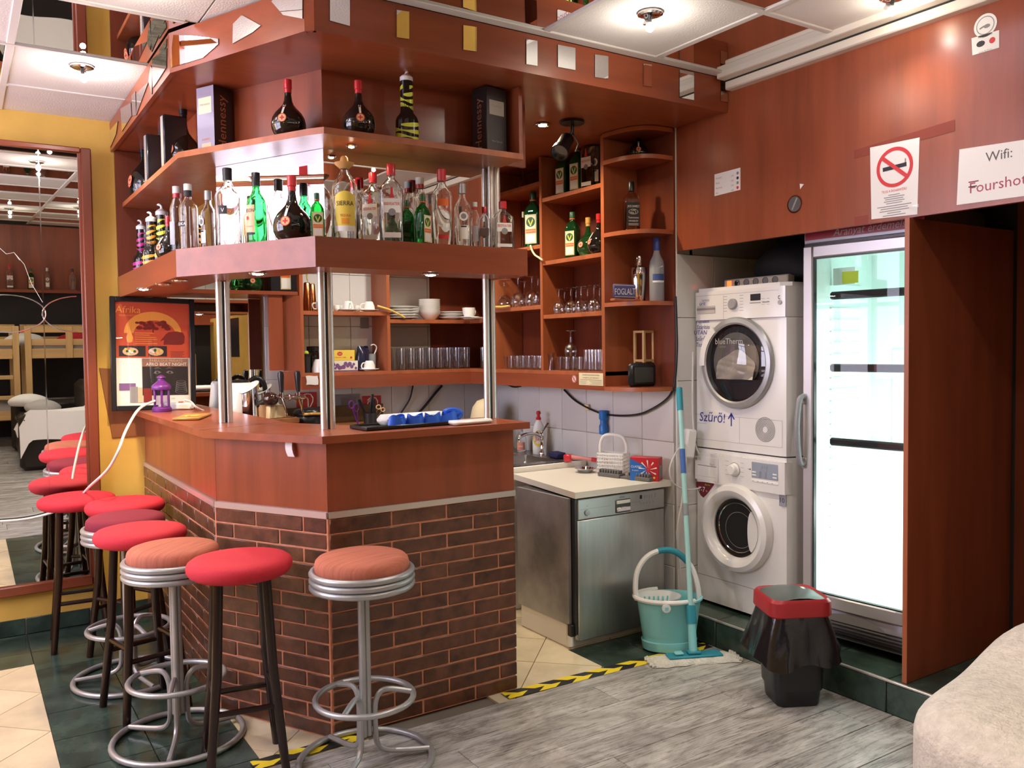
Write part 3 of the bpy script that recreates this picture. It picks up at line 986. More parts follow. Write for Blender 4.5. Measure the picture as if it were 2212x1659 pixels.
downlight(tuple(px(1172, 268, 2, ZS)), 'lit warm downlight under the canopy beside the black spotlight', 34)
downlight((2.45, 4.35, ZS), 'added unseen downlight in the canopy soffit, brightening the kitchen tiles', 42, white=True)  # extra lamp out of view, added to brighten the kitchen
downlight((1.75, 4.40, ZS), 'added unseen downlight in the canopy, lighting the space behind the bar', 26, white=True)  # second added soffit lamp, never visible, fills the bar interior with light
downlight((px(930, 586, 1, 3.23).x, 3.23, 1.842), 'lit downlight under the right half of the lower bottle shelf', 5, white=True)
downlight((*px(310, 622, 2, 1.842).xy, 1.842), 'lit glaring downlight under the lower shelf near the yellow wall', 36)
downlight((*px(352, 612, 2, 1.842).xy, 1.842), 'unlit chrome downlight next to the glaring one under the lower shelf', 0, False)
downlight((*px(388, 604, 2, 1.842).xy, 1.842), 'unlit chrome downlight second from the glaring one under the lower shelf', 0, False)
downlight((*px(557, 588, 2, 1.842).xy, 1.842), 'lit downlight under the shelf corner above the green bottle', 3)
downlight((1.36, 3.25, ZM0), 'tiny lit downlight under the upper shelf near its corner', 1.5, True, .018)

# ================================================================== bar stools
def steel_stool(loc, label, fab, rz=0, grp=None):
    t = thing('bar_stool', label, 'stool', loc, rz, grp)
    mb = MB()
    for a in (90, 210, 330):
        A = rad(a); dx, dy = cos(A), sin(A); o = .0125
        mb.tube([(dx * o, dy * o, .10), (dx * o, dy * o, .655)], .012, 'satin', 10)
    mb.build('post', t)
    for a in (90, 210, 330):
        A = rad(a); dx, dy = cos(A), sin(A); o = .036
        mb = MB()
        q = [(r, z) for r, z in ((.235, .020), (.14, .026), (.075, .036), (.045, .06), (.037, .10), (.036, .18), (.04, .225), (.06, .258), (.10, .262), (.172, .244))]
        mb.tube(smooth_pts([(dx * r, dy * r, z) for r, z in q], 3), .0105, 'satin', 9)
        mb.build('leg', t)
    C = lambda r, z, n=40: [(r * cos(2 * PI * i / n), r * sin(2 * PI * i / n), z) for i in range(n)]
    MB().tube(C(.242, .0125), .0122, 'satin', 10, True).build('base_ring', t)
    MB().tube(C(.178, .243), .0112, 'satin', 10, True).build('foot_ring', t)
    mb = MB()
    for z in (.664, .688, .712): mb.tube(C(.180, z), .0122, 'satin', 10, True)
    mb.lathe([(.178, .655), (.178, .66)], 'satin', 32)
    mb.build('seat_ring', t)
    pr = [(.164, .70), (.170, .720), (.171, .742), (.167, .756), (.158, .765), (.140, .771), (.08, .776), (.003, .777)]
    MB().lathe(pr, fab, 44).build('cushion', t, smooth=70)
    return t


def wood_stool(loc, label, rz=0, h=.785, fab='redfab'):
    t = thing('bar_stool', label, 'stool', loc, rz)
    rt, rb = .115, .185
    for k in range(4):
        A = PI / 4 + k * PI / 2
        MB().tube([(rb * cos(A), rb * sin(A), 0), (rt * cos(A) * 1.18, rt * sin(A) * 1.18, .38), (rt * cos(A), rt * sin(A), h - .055)], [.0155, .0185, .0175], 'legwood', 10).build('leg', t)
    rr = lambda z: rb + (rt - rb) * z / (h - .05) if z > .4 else rb + (rt * 1.18 - rb) * z / .38
    for k, z in enumerate((.245, .295, .245, .295)):
        A, B = PI / 4 + k * PI / 2, PI / 4 + (k + 1) * PI / 2; r_ = rr(z)
        MB().tube([(r_ * cos(A), r_ * sin(A), z), (r_ * cos(B), r_ * sin(B), z)], .011, 'legwood', 8).build('stretcher', t)
    MB().lathe([(.140, h - .070), (.165, h - .067), (.178, h - .058), (.186, h - .044), (.187, h - .030), (.182, h - .018), (.170, h - .009), (.145, h - .003), (.09, h), (.004, h + .001)], fab, 44).build('cushion', t, smooth=70)
    return t


steel_stool((1.215, 2.885, .005), 'steel bar stool with terracotta corduroy cushion standing alone before the bar corner', 'orfab', rad(12))
wood_stool((.842, 3.13, 0), 'dark wooden bar stool with bright red cushion nearest the bar corner', rad(-10), .778)
steel_stool((.685, 3.49, 0), 'steel bar stool with terracotta corduroy cushion behind the nearest red stool', 'orfab', rad(40))
wood_stool((.635, 3.90, 0), 'dark wooden bar stool with red cushion behind the second terracotta stool', rad(12), .780)
steel_stool((.635, 4.28, 0), 'steel bar stool with maroon cushion in the row along the bar', 'marfab', rad(75))
wood_stool((.69, 4.65, 0), 'dark wooden bar stool with red cushion mostly hidden behind the maroon stool', rad(30), .785)
wood_stool((.505, 4.97, 0), 'dark wooden bar stool with red cushion nearest the wall mirror', rad(-4), .785)

# ================================================================== dryer on washing machine
YCM, XF = 2.995, 3.325


def lp(u, v, z0=0): p = px(u, v, 0, XF); return (YCM - p.y, p.z - z0)


ff = lambda x, z, off=-.001: frame((x, off, z), (1, 0, 0), (0, 0, 1))       # drawing frame on a local front face
zw0, zd0 = .141, .979
wa = thing('washing_machine', 'white front loading washing machine standing under the dryer on the green step', 'washing machine', (XF, YCM, zw0), -PI / 2)
H_ = .832
mb = MB()
mb.prism([(-.305, .02), (-.298, .004), (-.28, 0), (.262, 0), (.29, .008), (.305, .04), (.305, .56), (-.305, .56)], .018, H_, 'enamel')
for sx in (-.25, .25):
    for y in (.06, .5): mb.lathe([(.02, 0), (.02, .02)], 'black', 12, T(sx, y, 0))
mb.build('body', wa)
cxw, czw = lp(1594, 1140, zw0)
MB().prism([(-.305, .012), (-.29, -.008), (-.27, -.014), (.265, -.014), (.29, -.006), (.303, .03), (.303, .06), (-.305, .06)], .655, H_ - .02, 'enamel').build('control_panel', wa)
mb = MB().lathe([(.226, 0), (.228, -.02), (.218, -.042), (.195, -.052), (.172, -.046), (.158, -.03), (.150, -.012)], 'enamel', 56, T(cxw, -.0, czw, rx=-PI / 2) @ MX.Scale(-1, 4, (0, 0, 1)) if 0 else frame((cxw, 0, czw), (1, 0, 0), (0, 0, 1)) @ MX.Scale(-1, 4, (0, 0, 1)), cap=False)
mb.build('door_ring', wa)
mb = MB().lathe([(.150, .004), (.138, -.0), (.12, -.03), (.09, -.06), (.05, -.07), (.004, -.072)], 'panew', 40, frame((cxw, 0, czw), (1, 0, 0), (0, 0, 1)), cap=False)
mb.disc(.152, 'black', frame((cxw, -.0012, czw), (1, 0, 0), (0, 0, 1)), 40)
mb.build('door_glass', wa)
dr = MB().lathe([(.125, .0), (.13, .002), (.128, .004)], 'chrome', 40, frame((cxw, -.0015, czw), (1, 0, 0), (0, 0, 1)), cap=False)
dr.ring(.090, .093, 'inkg', frame((cxw + .012, -.003, czw - .01), (1, 0, 0), (0, 0, 1)), 40).build('drum_rim', wa)
MB().prism([(.148 * cos(rad(a)), .148 * sin(rad(a))) for a in range(-44, 45, 4)] + [(.105 - .022 * cos(rad(a)), .098 * sin(rad(a))) for a in range(80, -81, -10)], .012, .030, 'enamel', frame((cxw + .006, 0, czw), (1, 0, 0), (0, 0, 1))).build('door_handle', wa)
P_ = lambda u, v: lp(u, v, zw0)
kx, kz = P_(1591, 1014)
mb = MB().lathe([(.034, .014), (.033, .020), (.030, .022), (.027, .023), (.026, .042), (.022, .046), (.003, .046)], 'white', 32, frame((kx, 0, kz), (1, 0, 0), (0, 0, 1)))
mb.ring(.034, .037, 'satin', frame((kx, -.0150, kz), (1, 0, 0), (0, 0, 1)), 32).build('program_knob', wa)
mb = MB()
x0, z0 = P_(1628, 1030); x1, z1 = P_(1685, 1004)
mb.box(x0, x1, -.0165, -.012, z0, z1, mat('lcd_blue_grey', (.30, .34, .42), .25), .002)
for i in range(3): mb.text('8', .016, 'inkg', ff(x0 + .07 + .014 * i, z1 - .026, -.0175))
for i in range(4): mb.rect(x0 + .05, x0 + .065, z0 + .006 + i * .008, z0 + .0095 + i * .008, 'inkg', ff(0, 0, -.0175)).rect(x0 + .085, x0 + .095, z0 + .006 + i * .008, z0 + .0095 + i * .008, 'inkg', ff(0, 0, -.0175))
mb.rect(x0 + .005, x0 + .03, z0 + .01, z0 + .017, 'white', ff(0, 0, -.0175)).rect(x0 + .005, x0 + .03, z0 + .025, z0 + .032, 'white', ff(0, 0, -.0175)).rect(x1 - .03, x1 - .006, z0 + .01, z0 + .017, 'white', ff(0, 0, -.0175)).rect(x1 - .03, x1 - .006, z0 + .026, z0 + .033, 'white', ff(0, 0, -.0175))
mb.build('display', wa)
mb = MB().box(x0 - .002, x1 + .002, -.0165, -.012, z0 - .022, z0 - .010, 'white', .003)
for i in range(5): mb.rect(x0 + .008 + i * .03, x0 + .013 + i * .03, z0 - .018, z0 - .014, 'inkg', ff(0, 0, -.0168))
mb.build('button_row', wa)
x0, z0 = P_(1512, 1026); x1, z1 = P_(1552, 1008)
MB().box(-.297, -.13, -.0152, -.0135, .665, .79, 'enamel', .003).box(x0, x1, -.0160, -.0145, z0, z1, 'white', .004).rect(x0, x1, z1 - .004, z1, 'inkg', ff(0, 0, -.0162)).build('detergent_drawer', wa)
mb = MB().disc(.0075, 'inkg', ff(*P_(1508.5, 990), -.0158), 20).text('LG', .018, 'inkg', ff(*P_(1515, 992.5), -.0158)).ring(.0040, .0052, 'white', ff(*P_(1508.5, 990), -.0163), 14)
for i in range(4):
    for sx in (-1, 1): mb.rect(kx + sx * .05 - .011, kx + sx * .05 + .011, kz + .038 - i * .023, kz + .0395 - i * .023, 'inkg', ff(0, 0, -.0148))
mb.rect(-.29, .28, H_ - .0215, H_ - .0195, 'inkg', ff(0, 0, -.0008)).rect(-.295, .27, .150, .1525, 'inkg', ff(0, 0, -.0008))
mb.rect(-.13, -.1285, .66, .79, 'inkg', ff(0, 0, -.0148))
ax_, az_ = P_(1624, 1013)
mb.rect(ax_ - .012, ax_ + .004, az_ - .001, az_ + .001, 'ink', ff(0, 0, -.0150)).face([(ax_ + .008, az_, 0), (ax_, az_ + .006, 0), (ax_, az_ - .006, 0)], 'ink', ff(0, 0, -.0150)).text('7kg A', .014, 'inkg', ff(x1 - .03, z1 + .004, -.0158))
mb.build('panel_print', wa)
pts = [P_(*p) for p in ((1504, 1041), (1541, 1041), (1543, 1047), (1528, 1067), (1520, 1075), (1514, 1070), (1504, 1050))]
mb = MB().face([(x, z, 0) for x, z in pts], mat('energy_sticker_red', (.17, .012, .025), .4), ff(0, 0, -.0012)).text('1-7', .040, 'lblw', ff(*P_(1517, 1062), -.0020)).text('A+++', .017, 'lime', ff(*P_(1529, 1050), -.0020)).text('kg', .012, 'lblw', ff(*P_(1527, 1062), -.0020))
mb.build('energy_sticker', wa)
x0, z0 = P_(1683.5, 1092); x1, z1 = P_(1698, 1069)
MB().box(x0, x1, -.002, .0, z0, z1, mat('sticker_grey', (.30, .30, .36), .5)).text('10', .034, 'ink', ff((x0 + x1) / 2, z0 + .016, -.0025)).build('ten_year_sticker', wa)

dy = thing('tumble_dryer', 'white tumble dryer with round glass door and blue handwriting stacked on washer', 'dryer', (XF, YCM, zd0), -PI / 2)
HD = 1.822 - zd0
D_ = lambda u, v: lp(u, v, zd0)
MB().prism([(-.305, .02), (-.299, .004), (-.285, 0), (.258, 0), (.288, .008), (.305, .05), (.305, .58), (-.305, .58)], 0.001, HD - .17, 'enamel').prism([(-.303, .012), (-.297, -.004), (-.28, -.010), (.258, -.010), (.288, 0), (.303, .05), (.303, .58), (-.303, .58)], HD - .168, HD - .02, 'enamel').prism([(-.295, .02), (-.285, .008), (.25, .008), (.29, .05), (.29, .57), (-.295, .57)], HD - .02, HD, 'enamel').build('body', dy)
cxd, czd = D_(1594, 784)
fd = frame((cxd, 0, czd), (1, 0, 0), (0, 0, 1))
MB().lathe([(.232, 0), (.233, .016), (.226, .026), (.205, .030), (.196, .024)], 'satin', 60, fd, cap=False).build('door_ring', dy)
mb = MB().disc(.198, 'black', fd @ T(0, 0, .004), 48).lathe([(.198, .02), (.186, .006)], 'black', 48, fd, cap=False)
mb.build('door_seal', dy)
mb = MB().prism([(.150 * cos(rad(a)), max(-.085, .150 * sin(rad(a)))) for a in range(0, 360, 8)], .006, .010, mat('drum_grey', (.20, .19, .17), .3), fd @ T(-.005, .005)).build('drum_window', dy)
lm = mat('laundry', (.60, .53, .45), .9)
mb = MB()


def heap(u, v):
    x = -.125 + .25 * u
    top_ = .075 * math.sqrt(max(0, 1 - (x / .128) ** 2)) * (1 + .18 * sin(31 * x + 1)) - .02
    z = -.083 + v * (top_ + .083)
    k_ = .010 + .010 * abs(sin(19 * x + 24 * z + 3 * sin(30 * z))) + .007 * sin(47 * x - 30 * z)
    return (x, z, .010 + k_ * (1 - .7 * v))


mb.grid(heap, 30, 20, lm, fd)
mb.build('laundry', dy)
mb = MB().lathe([(.196, .024), (.15, .032), (.08, .036), (.004, .037)], thin_glass('dryer_door_glass', (.72, .73, .75), refl=1.6), 48, fd, cap=False)
mb.build('door_glass', dy)
MB().text('blueTherm', .042, mat('grey_door_letters', (.42, .41, .40), .5), ff(*D_(1586, 743), -.040)).text('active', .018, 'inkg', ff(*D_(1573, 751), -.040)).build('door_print', dy)
MB().prism([(.236 * cos(rad(a)), .236 * sin(rad(a))) for a in range(128, 186, 4)] + [(.200 * cos(rad(a)), .200 * sin(rad(a))) for a in range(184, 126, -4)], .006, .034, 'white', fd).build('door_handle', dy)
mb = MB()
x0, z0 = D_(1509, 679); x1, z1 = D_(1548, 660)
mb.box(x0, x1, -.0125, -.009, z0, z1, mat('drawer_grey', (.52, .49, .47), .35), .003).rect(x0, x1, (z0 + z1) / 2 - .002, (z0 + z1) / 2 + .010, 'inkg', ff(0, 0, -.0129)).build('tank_handle', dy)
x0, z0 = D_(1624, 650); x1, z1 = D_(1646, 634)
MB().box(x0, x1, -.0125, -.009, z0, z1, 'black', .002).rect(x0 - .004, x1 + .002, z0 - .013, z0 - .009, 'inkg', ff(0, 0, -.0110)).rect(x1 + .012, x1 + .055, z0 - .013, z0 - .009, 'inkg', ff(0, 0, -.0110)).build('display', dy)
kx, kz = D_(1587, 657)
MB().lathe([(.028, .010), (.027, .022), (.022, .026), (.003, .026)], mat('knob_grey', (.34, .33, .34), .35), 28, frame((kx, 0, kz), (1, 0, 0), (0, 0, 1))).build('program_knob', dy)
mb = MB()
for i in range(6):
    for sx in (-1, 1): mb.rect(kx + sx * .054 - .012, kx + sx * .054 + .012, kz + .04 - i * .015, kz + .042 - i * .015, 'inkg', ff(0, 0, -.0106))
bx, bz = D_(1687, 653)
mb.disc(.011, 'satin', ff(bx, bz, -.0110), 18).ring(.006, .009, 'ink', ff(bx, bz + .024, -.0110), 16, 1.2, 5.2)
lx = D_(1566, 650)[0]
mb.rect(lx - .0008, lx + .0008, HD - .165, HD - .045, 'inkg', ff(0, 0, -.0106))
mb.rect(-.29, .258, HD - .0400, HD - .0388, 'inkg', ff(0, 0, -.0106)).rect(-.29, .255, HD - .1695, HD - .1675, 'inkg', ff(0, 0, -.0006))
mb.text('SIEMENS', .015, 'inkg', ff(*D_(1527, 651.5), -.0112))
for i in range(3): mb.rect(bx - .11, bx - .09, bz + .022 - i * .014, bz + .0235 - i * .014, 'inkg', ff(0, 0, -.0106)).rect(bx - .075, bx - .06, bz + .022 - i * .014, bz + .0235 - i * .014, 'inkg', ff(0, 0, -.0106))
mb.build('panel_print', dy)
x0, z1 = D_(1501, 894); x1, z0 = D_(1690, 968)
gp = D_(1597, 900)[0]
mb = MB()
for (a, b, c, d) in ((x0, x1, z1 - .0012, z1), (x0, x1, z0, z0 + .0012), (x1 - .0012, x1, z0, z1), (gp, gp + .0012, z0, z1)): mb.rect(a, b, c, d, 'inkg', ff(0, 0, -.0008))
mb.rect(x0 + .015, x0 + .085, z0 + .085, z0 + .0862, 'inkg', ff(0, 0, -.0008)).build('service_flap', dy)
gx_, gz_ = D_(1653, 928)
mb = MB()
for i in range(7): mb.ring(.017 + .0068 * i, .0205 + .0068 * i, mat('vent_brown', (.16, .13, .10), .6) if i == 0 else 'vent', ff(gx_, gz_, -.0012), 36) if 0 else mb.ring(.017 + .0068 * i, .0203 + .0068 * i, 'inkg', ff(gx_, gz_, -.0012), 36)
mb.build('vent_rings', dy)
mb = MB()
for s_, u, v, h in (('Minden', 1518, 698, .033), ('Szárítós', 1519, 711, .033), ('UTÁN', 1513, 723, .034), ('Szűrő', 1513, 736, .030), ('Tisztítás', 1517, 749, .032)):
    mb.text(s_, h, 'inkb', ff(*D_(u, v), -.0012), shear=.15, wmax=.092)
mb.text('ürít', .030, 'inkb', ff(*D_(1521, 660), -.0128), shear=.1)
mb.text('Szűrő!', .068, 'inkb', ff(*D_(1538, 911), -.0014), shear=.1)
ax_, az_ = D_(1580, 906)
mb.rect(ax_ - .0035, ax_ + .0035, az_ - .035, az_ + .025, 'inkb', ff(0, 0, -.0014))
for sx in (-1, 1): mb.face([(ax_, az_ + .036, 0), (ax_ + sx * .024, az_ + .002, 0), (ax_ + sx * .017, az_, 0), (ax_, az_ + .022, 0)], 'inkb', ff(0, 0, -.0014))
mb.build('handwriting', dy)

# plug strip and dark bag on the dryer
ps = thing('power_strip', 'cream power strip with glowing red switch lying on the tumble dryer', 'power strip', (XF + .16, 3.02, zd0 + HD), -PI / 2)
MB().box(-.20, .22, -.028, .028, 0, .048, mat('aged_cream_plastic', (.58, .52, .42), .45), .006).build('body', ps)
MB().box(-.175, -.145, -.0305, -.026, .008, .040, 'redled', .002).build('switch', ps)
for i in range(5):
    MB().lathe([(.019, .0), (.0185, .003), (.016, .003), (.016, -.006)], 'inkg', 20, frame((-.105 + i * .062, -.028, .024), (1, 0, 0), (0, 0, 1))).build('socket', ps)
bagb = thing('black_bag', 'shapeless black bag stuffed behind the power strip above the dryer', 'bag', (XF + .40, 2.93, zd0 + HD))


def blob(rx, ry, rz, seed, m, t=None, amp=.12, nu=26, nv=16, flat=True):
    rnd = random.Random(seed); ph = [rnd.uniform(0, 6.28) for _ in range(6)]

    def fn(u, v):
        a, b = u * 2 * PI, (v - .5) * PI
        k = 1 + amp * (sin(2 * a + ph[0] + 2 * b) + .6 * sin(3 * a + ph[1] - 3 * b) + .4 * sin(5 * a + ph[2] + 4 * b)) * cos(b)
        z = rz * sin(b) * (1 + amp * .5 * sin(3 * a + ph[3]))
        return (rx * k * cos(a) * cos(b), ry * k * sin(a) * cos(b), max(z, -rz * .55) + rz * .55 if flat else z)
    return MB().grid(fn, nu, nv, m, t, True)


blob(.16, .27, .16, 4, 'blackm').build('bag_body', bagb)

# ================================================================== drinks fridge
fa = rad(5.5)
FO = V((3.305, 2.592, .141))
fg = thing('drinks_fridge', 'glass door drinks fridge glowing white inside under a dark red banner', 'fridge', FO, -PI / 2 + fa)
W_, Dp, HT = .56, .58, 1.96      # local: x right, y depth, z up
mb = MB().box(0, .03, .03, Dp, .03, HT, 'fridgeg').box(W_ - .03, W_, .03, Dp, .03, HT, 'fridgeg').box(0, W_, Dp - .02, Dp, .03, HT, 'fridgeg').box(0, W_, .03, Dp, HT - .03, HT, 'fridgeg').box(0, W_, .05, Dp, .03, .06, 'black')
mb.build('cabinet', fg)
zb_, zt_ = .205, 1.80
mb = MB().box(.03, .036, .06, Dp - .02, zb_, zt_ + .03, 'fridgew').box(W_ - .036, W_ - .03, .06, Dp - .02, zb_, zt_ + .03, 'fridgew').box(.03, W_ - .03, Dp - .03, Dp - .02, zb_, zt_ + .03, 'fridgew').box(.03, W_ - .03, .06, Dp - .02, zt_ + .02, zt_ + .03, 'fridgew').box(.03, W_ - .03, .06, Dp - .02, zb_, zb_ + .01, 'fridgew')
mb.build('liner', fg)
for i in range(22):
    z = .50 + i * .055
    MB().box(.036, .046, .17, .44, z, z + .006, 'fridgew').build('shelf_rail', fg)
MB().box(.15, W_ - .05, Dp - .045, Dp - .031, .78, 1.35, 'fridgew', .004).build('rear_panel', fg)
MB().tube(smooth_pts([(.30, Dp - .04, .78), (.30, Dp - .045, .66), (.27, Dp - .05, .52), (.255, Dp - .06, .38), (.27, Dp - .06, .30), (.255, Dp - .04, .24)], 5), .008, 'fridgew', 8).build('drain_hose', fg)
MB().box(.05, .16, .035 + .14, .19, 1.655, 1.735, 'fridgew').box(.10, .18, .168, .170, 1.66, 1.715, mat('neon_note', (.62, .70, .04), .6)).build('note', fg)
fd_ = lambda u, v: pxn(u, v, FO, (-cos(fa), -sin(fa) * 1, 0))
for zz in (1.585, 1.25, .905):
    MB().box(.075, W_ - .035, .10, .128, zz, zz + .036, 'shelfw', .008).box(.04, W_ - .04, .13, Dp - .06, zz + .012, zz + .016, 'pane').build('shelf', fg)
MB().tube([(W_ - .055, .075, .45), (W_ - .055, .075, 1.76)], .012, 'tube', 10).build('tube_lamp', fg)
light('fridge_light', 'AREA', (W_ - .10, .11, 1.05), 22, (.86, 1, .98), .06, fg, (0, rad(90), rad(40)), shape='RECTANGLE', size_y=1.3) if 0 else light('fridge_light', 'POINT', (.34, .26, 1.08), 1.9, (.93, 1, .98), .12, fg)
light('fridge_light_low', 'POINT', (.34, .26, .55), 4.0, (.96, 1, .98), .12, fg)
light('fridge_light_top', 'POINT', (.34, .24, 1.43), .8, (.8, 1, .98), .10, fg)
# door
dm = mat('door_frame_aluminium', (.55, .53, .53), .38, .55)
mb = MB()
for (a, b, c, d) in ((0, .05, .165, 1.83), (W_ - .05, W_, .165, 1.83), (.05, W_ - .05, 1.775, 1.83), (.05, W_ - .05, .165, .225)): mb.box(a, b, 0, .032, c, d, dm, .006)
mb.box(.046, .056, .006, .026, .225, 1.775, 'black').box(W_ - .056, W_ - .046, .006, .026, .225, 1.775, 'black').box(.05, W_ - .05, .006, .026, .2205, .231, 'black').box(.05, W_ - .05, .006, .026, 1.769, 1.779, 'black')
mb.build('door', fg)
MB().box(.052, W_ - .052, .014, .018, .228, 1.772, 'pane').build('door_glass', fg)
hp = [(.008, 0, 1.135), (.006, -.030, 1.125), (.004, -.046, 1.05), (.004, -.050, .98), (.004, -.044, .90), (.006, -.028, .83), (.008, 0, .82)]
mb = MB().tube(smooth_pts(hp, 4), .013, mat('handle_grey', (.26, .26, .28), .4), 10)
mb.box(-.004, .022, -.004, .002, 1.10, 1.15, 'fridgeg', .004).box(-.004, .022, -.004, .002, .80, .85, 'fridgeg', .004).build('door_handle', fg)
mb = MB().box(0, W_, .012, .06, 1.842, HT, 'fridgeg', .004).box(.008, W_, .008, .014, 1.858, HT - .004, 'fridger')
mb.text('Aranyat érdemelsz!', .050, mat('banner_grey_letters', (.42, .38, .36), .5), frame((.33, .0072, 1.866), (1, 0, .012), (0, 0, 1)), shear=.22, wmax=.36)
mb.box(0, W_, .016, .05, 1.830, 1.842, 'black')
mb.build('banner', fg)
# lower grille
mb = MB().grid(lambda u, v: (u * W_, .028 - .020 * sin(v * PI * .9) + .0, .035 + v * .125), 2, 8, 'fridgeg').box(0, W_, .03, .05, .03, .165, 'fridgeg')
for i in range(5): mb.box(.12 if i > 2 else .12, W_ - .005, .003, .02, .047 + i * .016, .052 + i * .016, 'black')
mb.build('lower_grille', fg)
mb = MB().add([(.12 + .13 + .16 * cos(PI * i / 20), .004, .105 + .052 * sin(PI * i / 20)) for i in range(21)], [tuple(range(20, -1, -1))], mat('grille_badge', (.22, .21, .20), .5)).build('badge_plate', fg)
MB().disc(.005, 'black', frame((.045, .004, .150), (1, 0, 0), (0, 0, 1)), 10).build('screw_hole', fg)

# tall partition board beside the fridge
pb = MB().box(XW - .018, 3.98, 1.985, 2.003, .1415, 2.016, 'wz', .001).box(XW - .022, XW - .018, 1.984, 2.004, .1415, 2.016, 'wlight')
tag(pb.build('partition_board'), 'tall cherry wood partition board right of the drinks fridge', 'board')

# ================================================================== dishwasher
dw = thing('dishwasher', 'stainless steel dishwasher with white worktop at the end of the kitchen counter', 'dishwasher', (2.86, 3.36, 0))
x0, x1 = -.325, .30
mb = MB().box(x0, x0 + .015, .035, .50, .125, .765, 'steelside').box(x0 + .015, x1, .05, .50, .125, .765, 'darkmetal').build('housing', dw)
MB().box(x0 + .012, x1, .055, .49, 0, .122, 'white', .003).box(x0 + .010, x0 + .012, .075, .48, .03, .12, 'white').build('plinth', dw)
MB().box(x0 - .003, x0 + .03, .015, .05, .07, .13, 'black', .003).tube([(x0 + .005, .03, .02), (x0 + .005, .03, .07)], .012, 'white', 8).build('hinge', dw)
MB().box(x0 + .034, x1 - .01, 0, .035, .045, .655, 'steel', .004).box(x0 + .018, x0 + .033, .004, .04, .08, .765, 'darkmetal', .002).build('door', dw)
mb = MB().box(x0 + .034, x1 - .01, -.002, .035, .658, .762, mat('control_steel', (.50, .50, .49), .38, .8), .004)
mb.rect(x0 + .05, x0 + .24, .7085, .7098, 'inkg', ff(0, 0, -.0025)).rect(.03, .12, .7085, .7098, 'inkg', ff(0, 0, -.0025))
for i in range(5): mb.disc(.0055, 'satin', ff(.120 + i * .022, .698 - .0 * i, -.0030), 14)
mb.rect(.115, .131, .722, .742, 'black', ff(0, 0, -.0026))
for i in range(4): mb.rect(.146 + i * .017, .150 + i * .017, .722, .738, 'inkg', ff(0, 0, -.0026))
mb.text('SIEMENS', .010, 'ink', ff(-.005, .742, -.0026)).text('o', .012, 'ink', ff(-.235, .722, -.0026))
for i in range(3): mb.rect(.218, .228, .722 + i * .008, .726 + i * .008, 'inkg', ff(0, 0, -.0026))
mb.build('control_panel', dw)
MB().box(-.052, .052, -.006, .004, .666, .734, mat('handle_recess', (.10, .10, .09), .3, .6), .004).box(-.046, .046, -.012, -.004, .672, .696, 'chrome', .004).box(-.046, .046, -.009, -.004, .712, .730, 'lblw', .003).build('door_handle', dw)
MB().lathe([(.016, 0), (.015, .006), (.003, .007)], 'satin', 20, ff(-.235, .690, -.002)).build('power_button', dw)
MB().prism([(-.322, -.02), (.322, -.02), (.322, .705), (-.215, .705)], .772, .803, mat('white_worktop', (.78, .74, .64), .35), T()).build('worktop', dw)
ZD = .8035

# ---- sink counter
sk = thing('sink_counter', 'white sink counter with a stainless steel double bowl sink under the tiles', 'sink', (2.80, 4.085, 0))
sx0, sx1, sy0, sy1, sz = -.17, .385, 0, 1.18, .834
MB().box(sx0 + .03, sx1, .02, sy1, 0, .785, 'white', .003).build('base_cabinet', sk)
MB().box(sx0, sx1 - .0, -.012, .012, .792, sz, 'lblw', .003).box(sx0, sx0 + .02, 0, sy1, .792, sz, 'lblw', .003).build('worktop_edge', sk)
# steel top with two bowls made from a height grid


def sink_z(x, y):
    z = 0
    for (bx_, by_, hx, hy) in ((.06, .26, .17, .16), (.06, .66, .17, .16)):
        d = max(abs(x - bx_) - hx, abs(y - by_) - hy)
        z = min(z, -.14 * min(1, max(0, -d / .035)))
    return z


NX, NY = 44, 90
MB().grid(lambda u, v: (sx0 + .01 + u * (sx1 - sx0 - .015), .01 + v * (sy1 - .02), sz + .004 + sink_z(sx0 + .01 + u * (sx1 - sx0 - .015), .01 + v * (sy1 - .02))), NX, NY, mat('sink_steel', (.36, .35, .33), .3, 1, rvar=.1)).build('steel_top', sk)
mb = MB().lathe([(.026, 0), (.024, .02), (.016, .03), (.015, .11), (.019, .12), (.017, .15), (.003, .155)], 'chrome', 20)
mb.tube(smooth_pts([(0, 0, .11), (-.05, 0, .135), (-.12, 0, .14), (-.17, 0, .125), (-.175, 0, .105)], 4), .011, 'chrome', 10)
mb.tube([(0, 0, .15), (.01, -.03, .19), (.015, -.045, .21)], .007, 'chrome', 8)
fp_ = px(1166, 985, 2, sz)
mb.build('faucet', sk) if 0 else None
fc = mb.build('faucet')
fc.location = (3.115, px(1168, 985, 0, 3.10).y, sz + .004)
tag(fc, 'chrome mixer tap standing at the back of the sink', 'tap')

# ================================================================== bottles and boxes
def shell(prof, w=.0025, floor_=.006):
    inn = [(max(e[0] - w, .0015), max(e[1], floor_)) + tuple(e[2:]) for e in prof[::-1]]
    return list(prof) + inn


def bent(r, sy=1):
    return lambda x, y: (r * sin(x / r), -r * cos(x / r), y)


def patch(mb, r, half, z0, z1, m, n=10, off=.0006):
    rr = r + off
    mb.grid(lambda u, v: (rr * sin((2 * u - 1) * half / rr), -rr * cos((2 * u - 1) * half / rr), z0 + v * (z1 - z0)), n, 1, m)
    return mb


FL = lambda y: MX(((1, 0, 0, 0), (0, 0, -1, y), (0, 1, 0, 0), (0, 0, 0, 1)))     # drawing frame facing local -Y
PROTO = {}


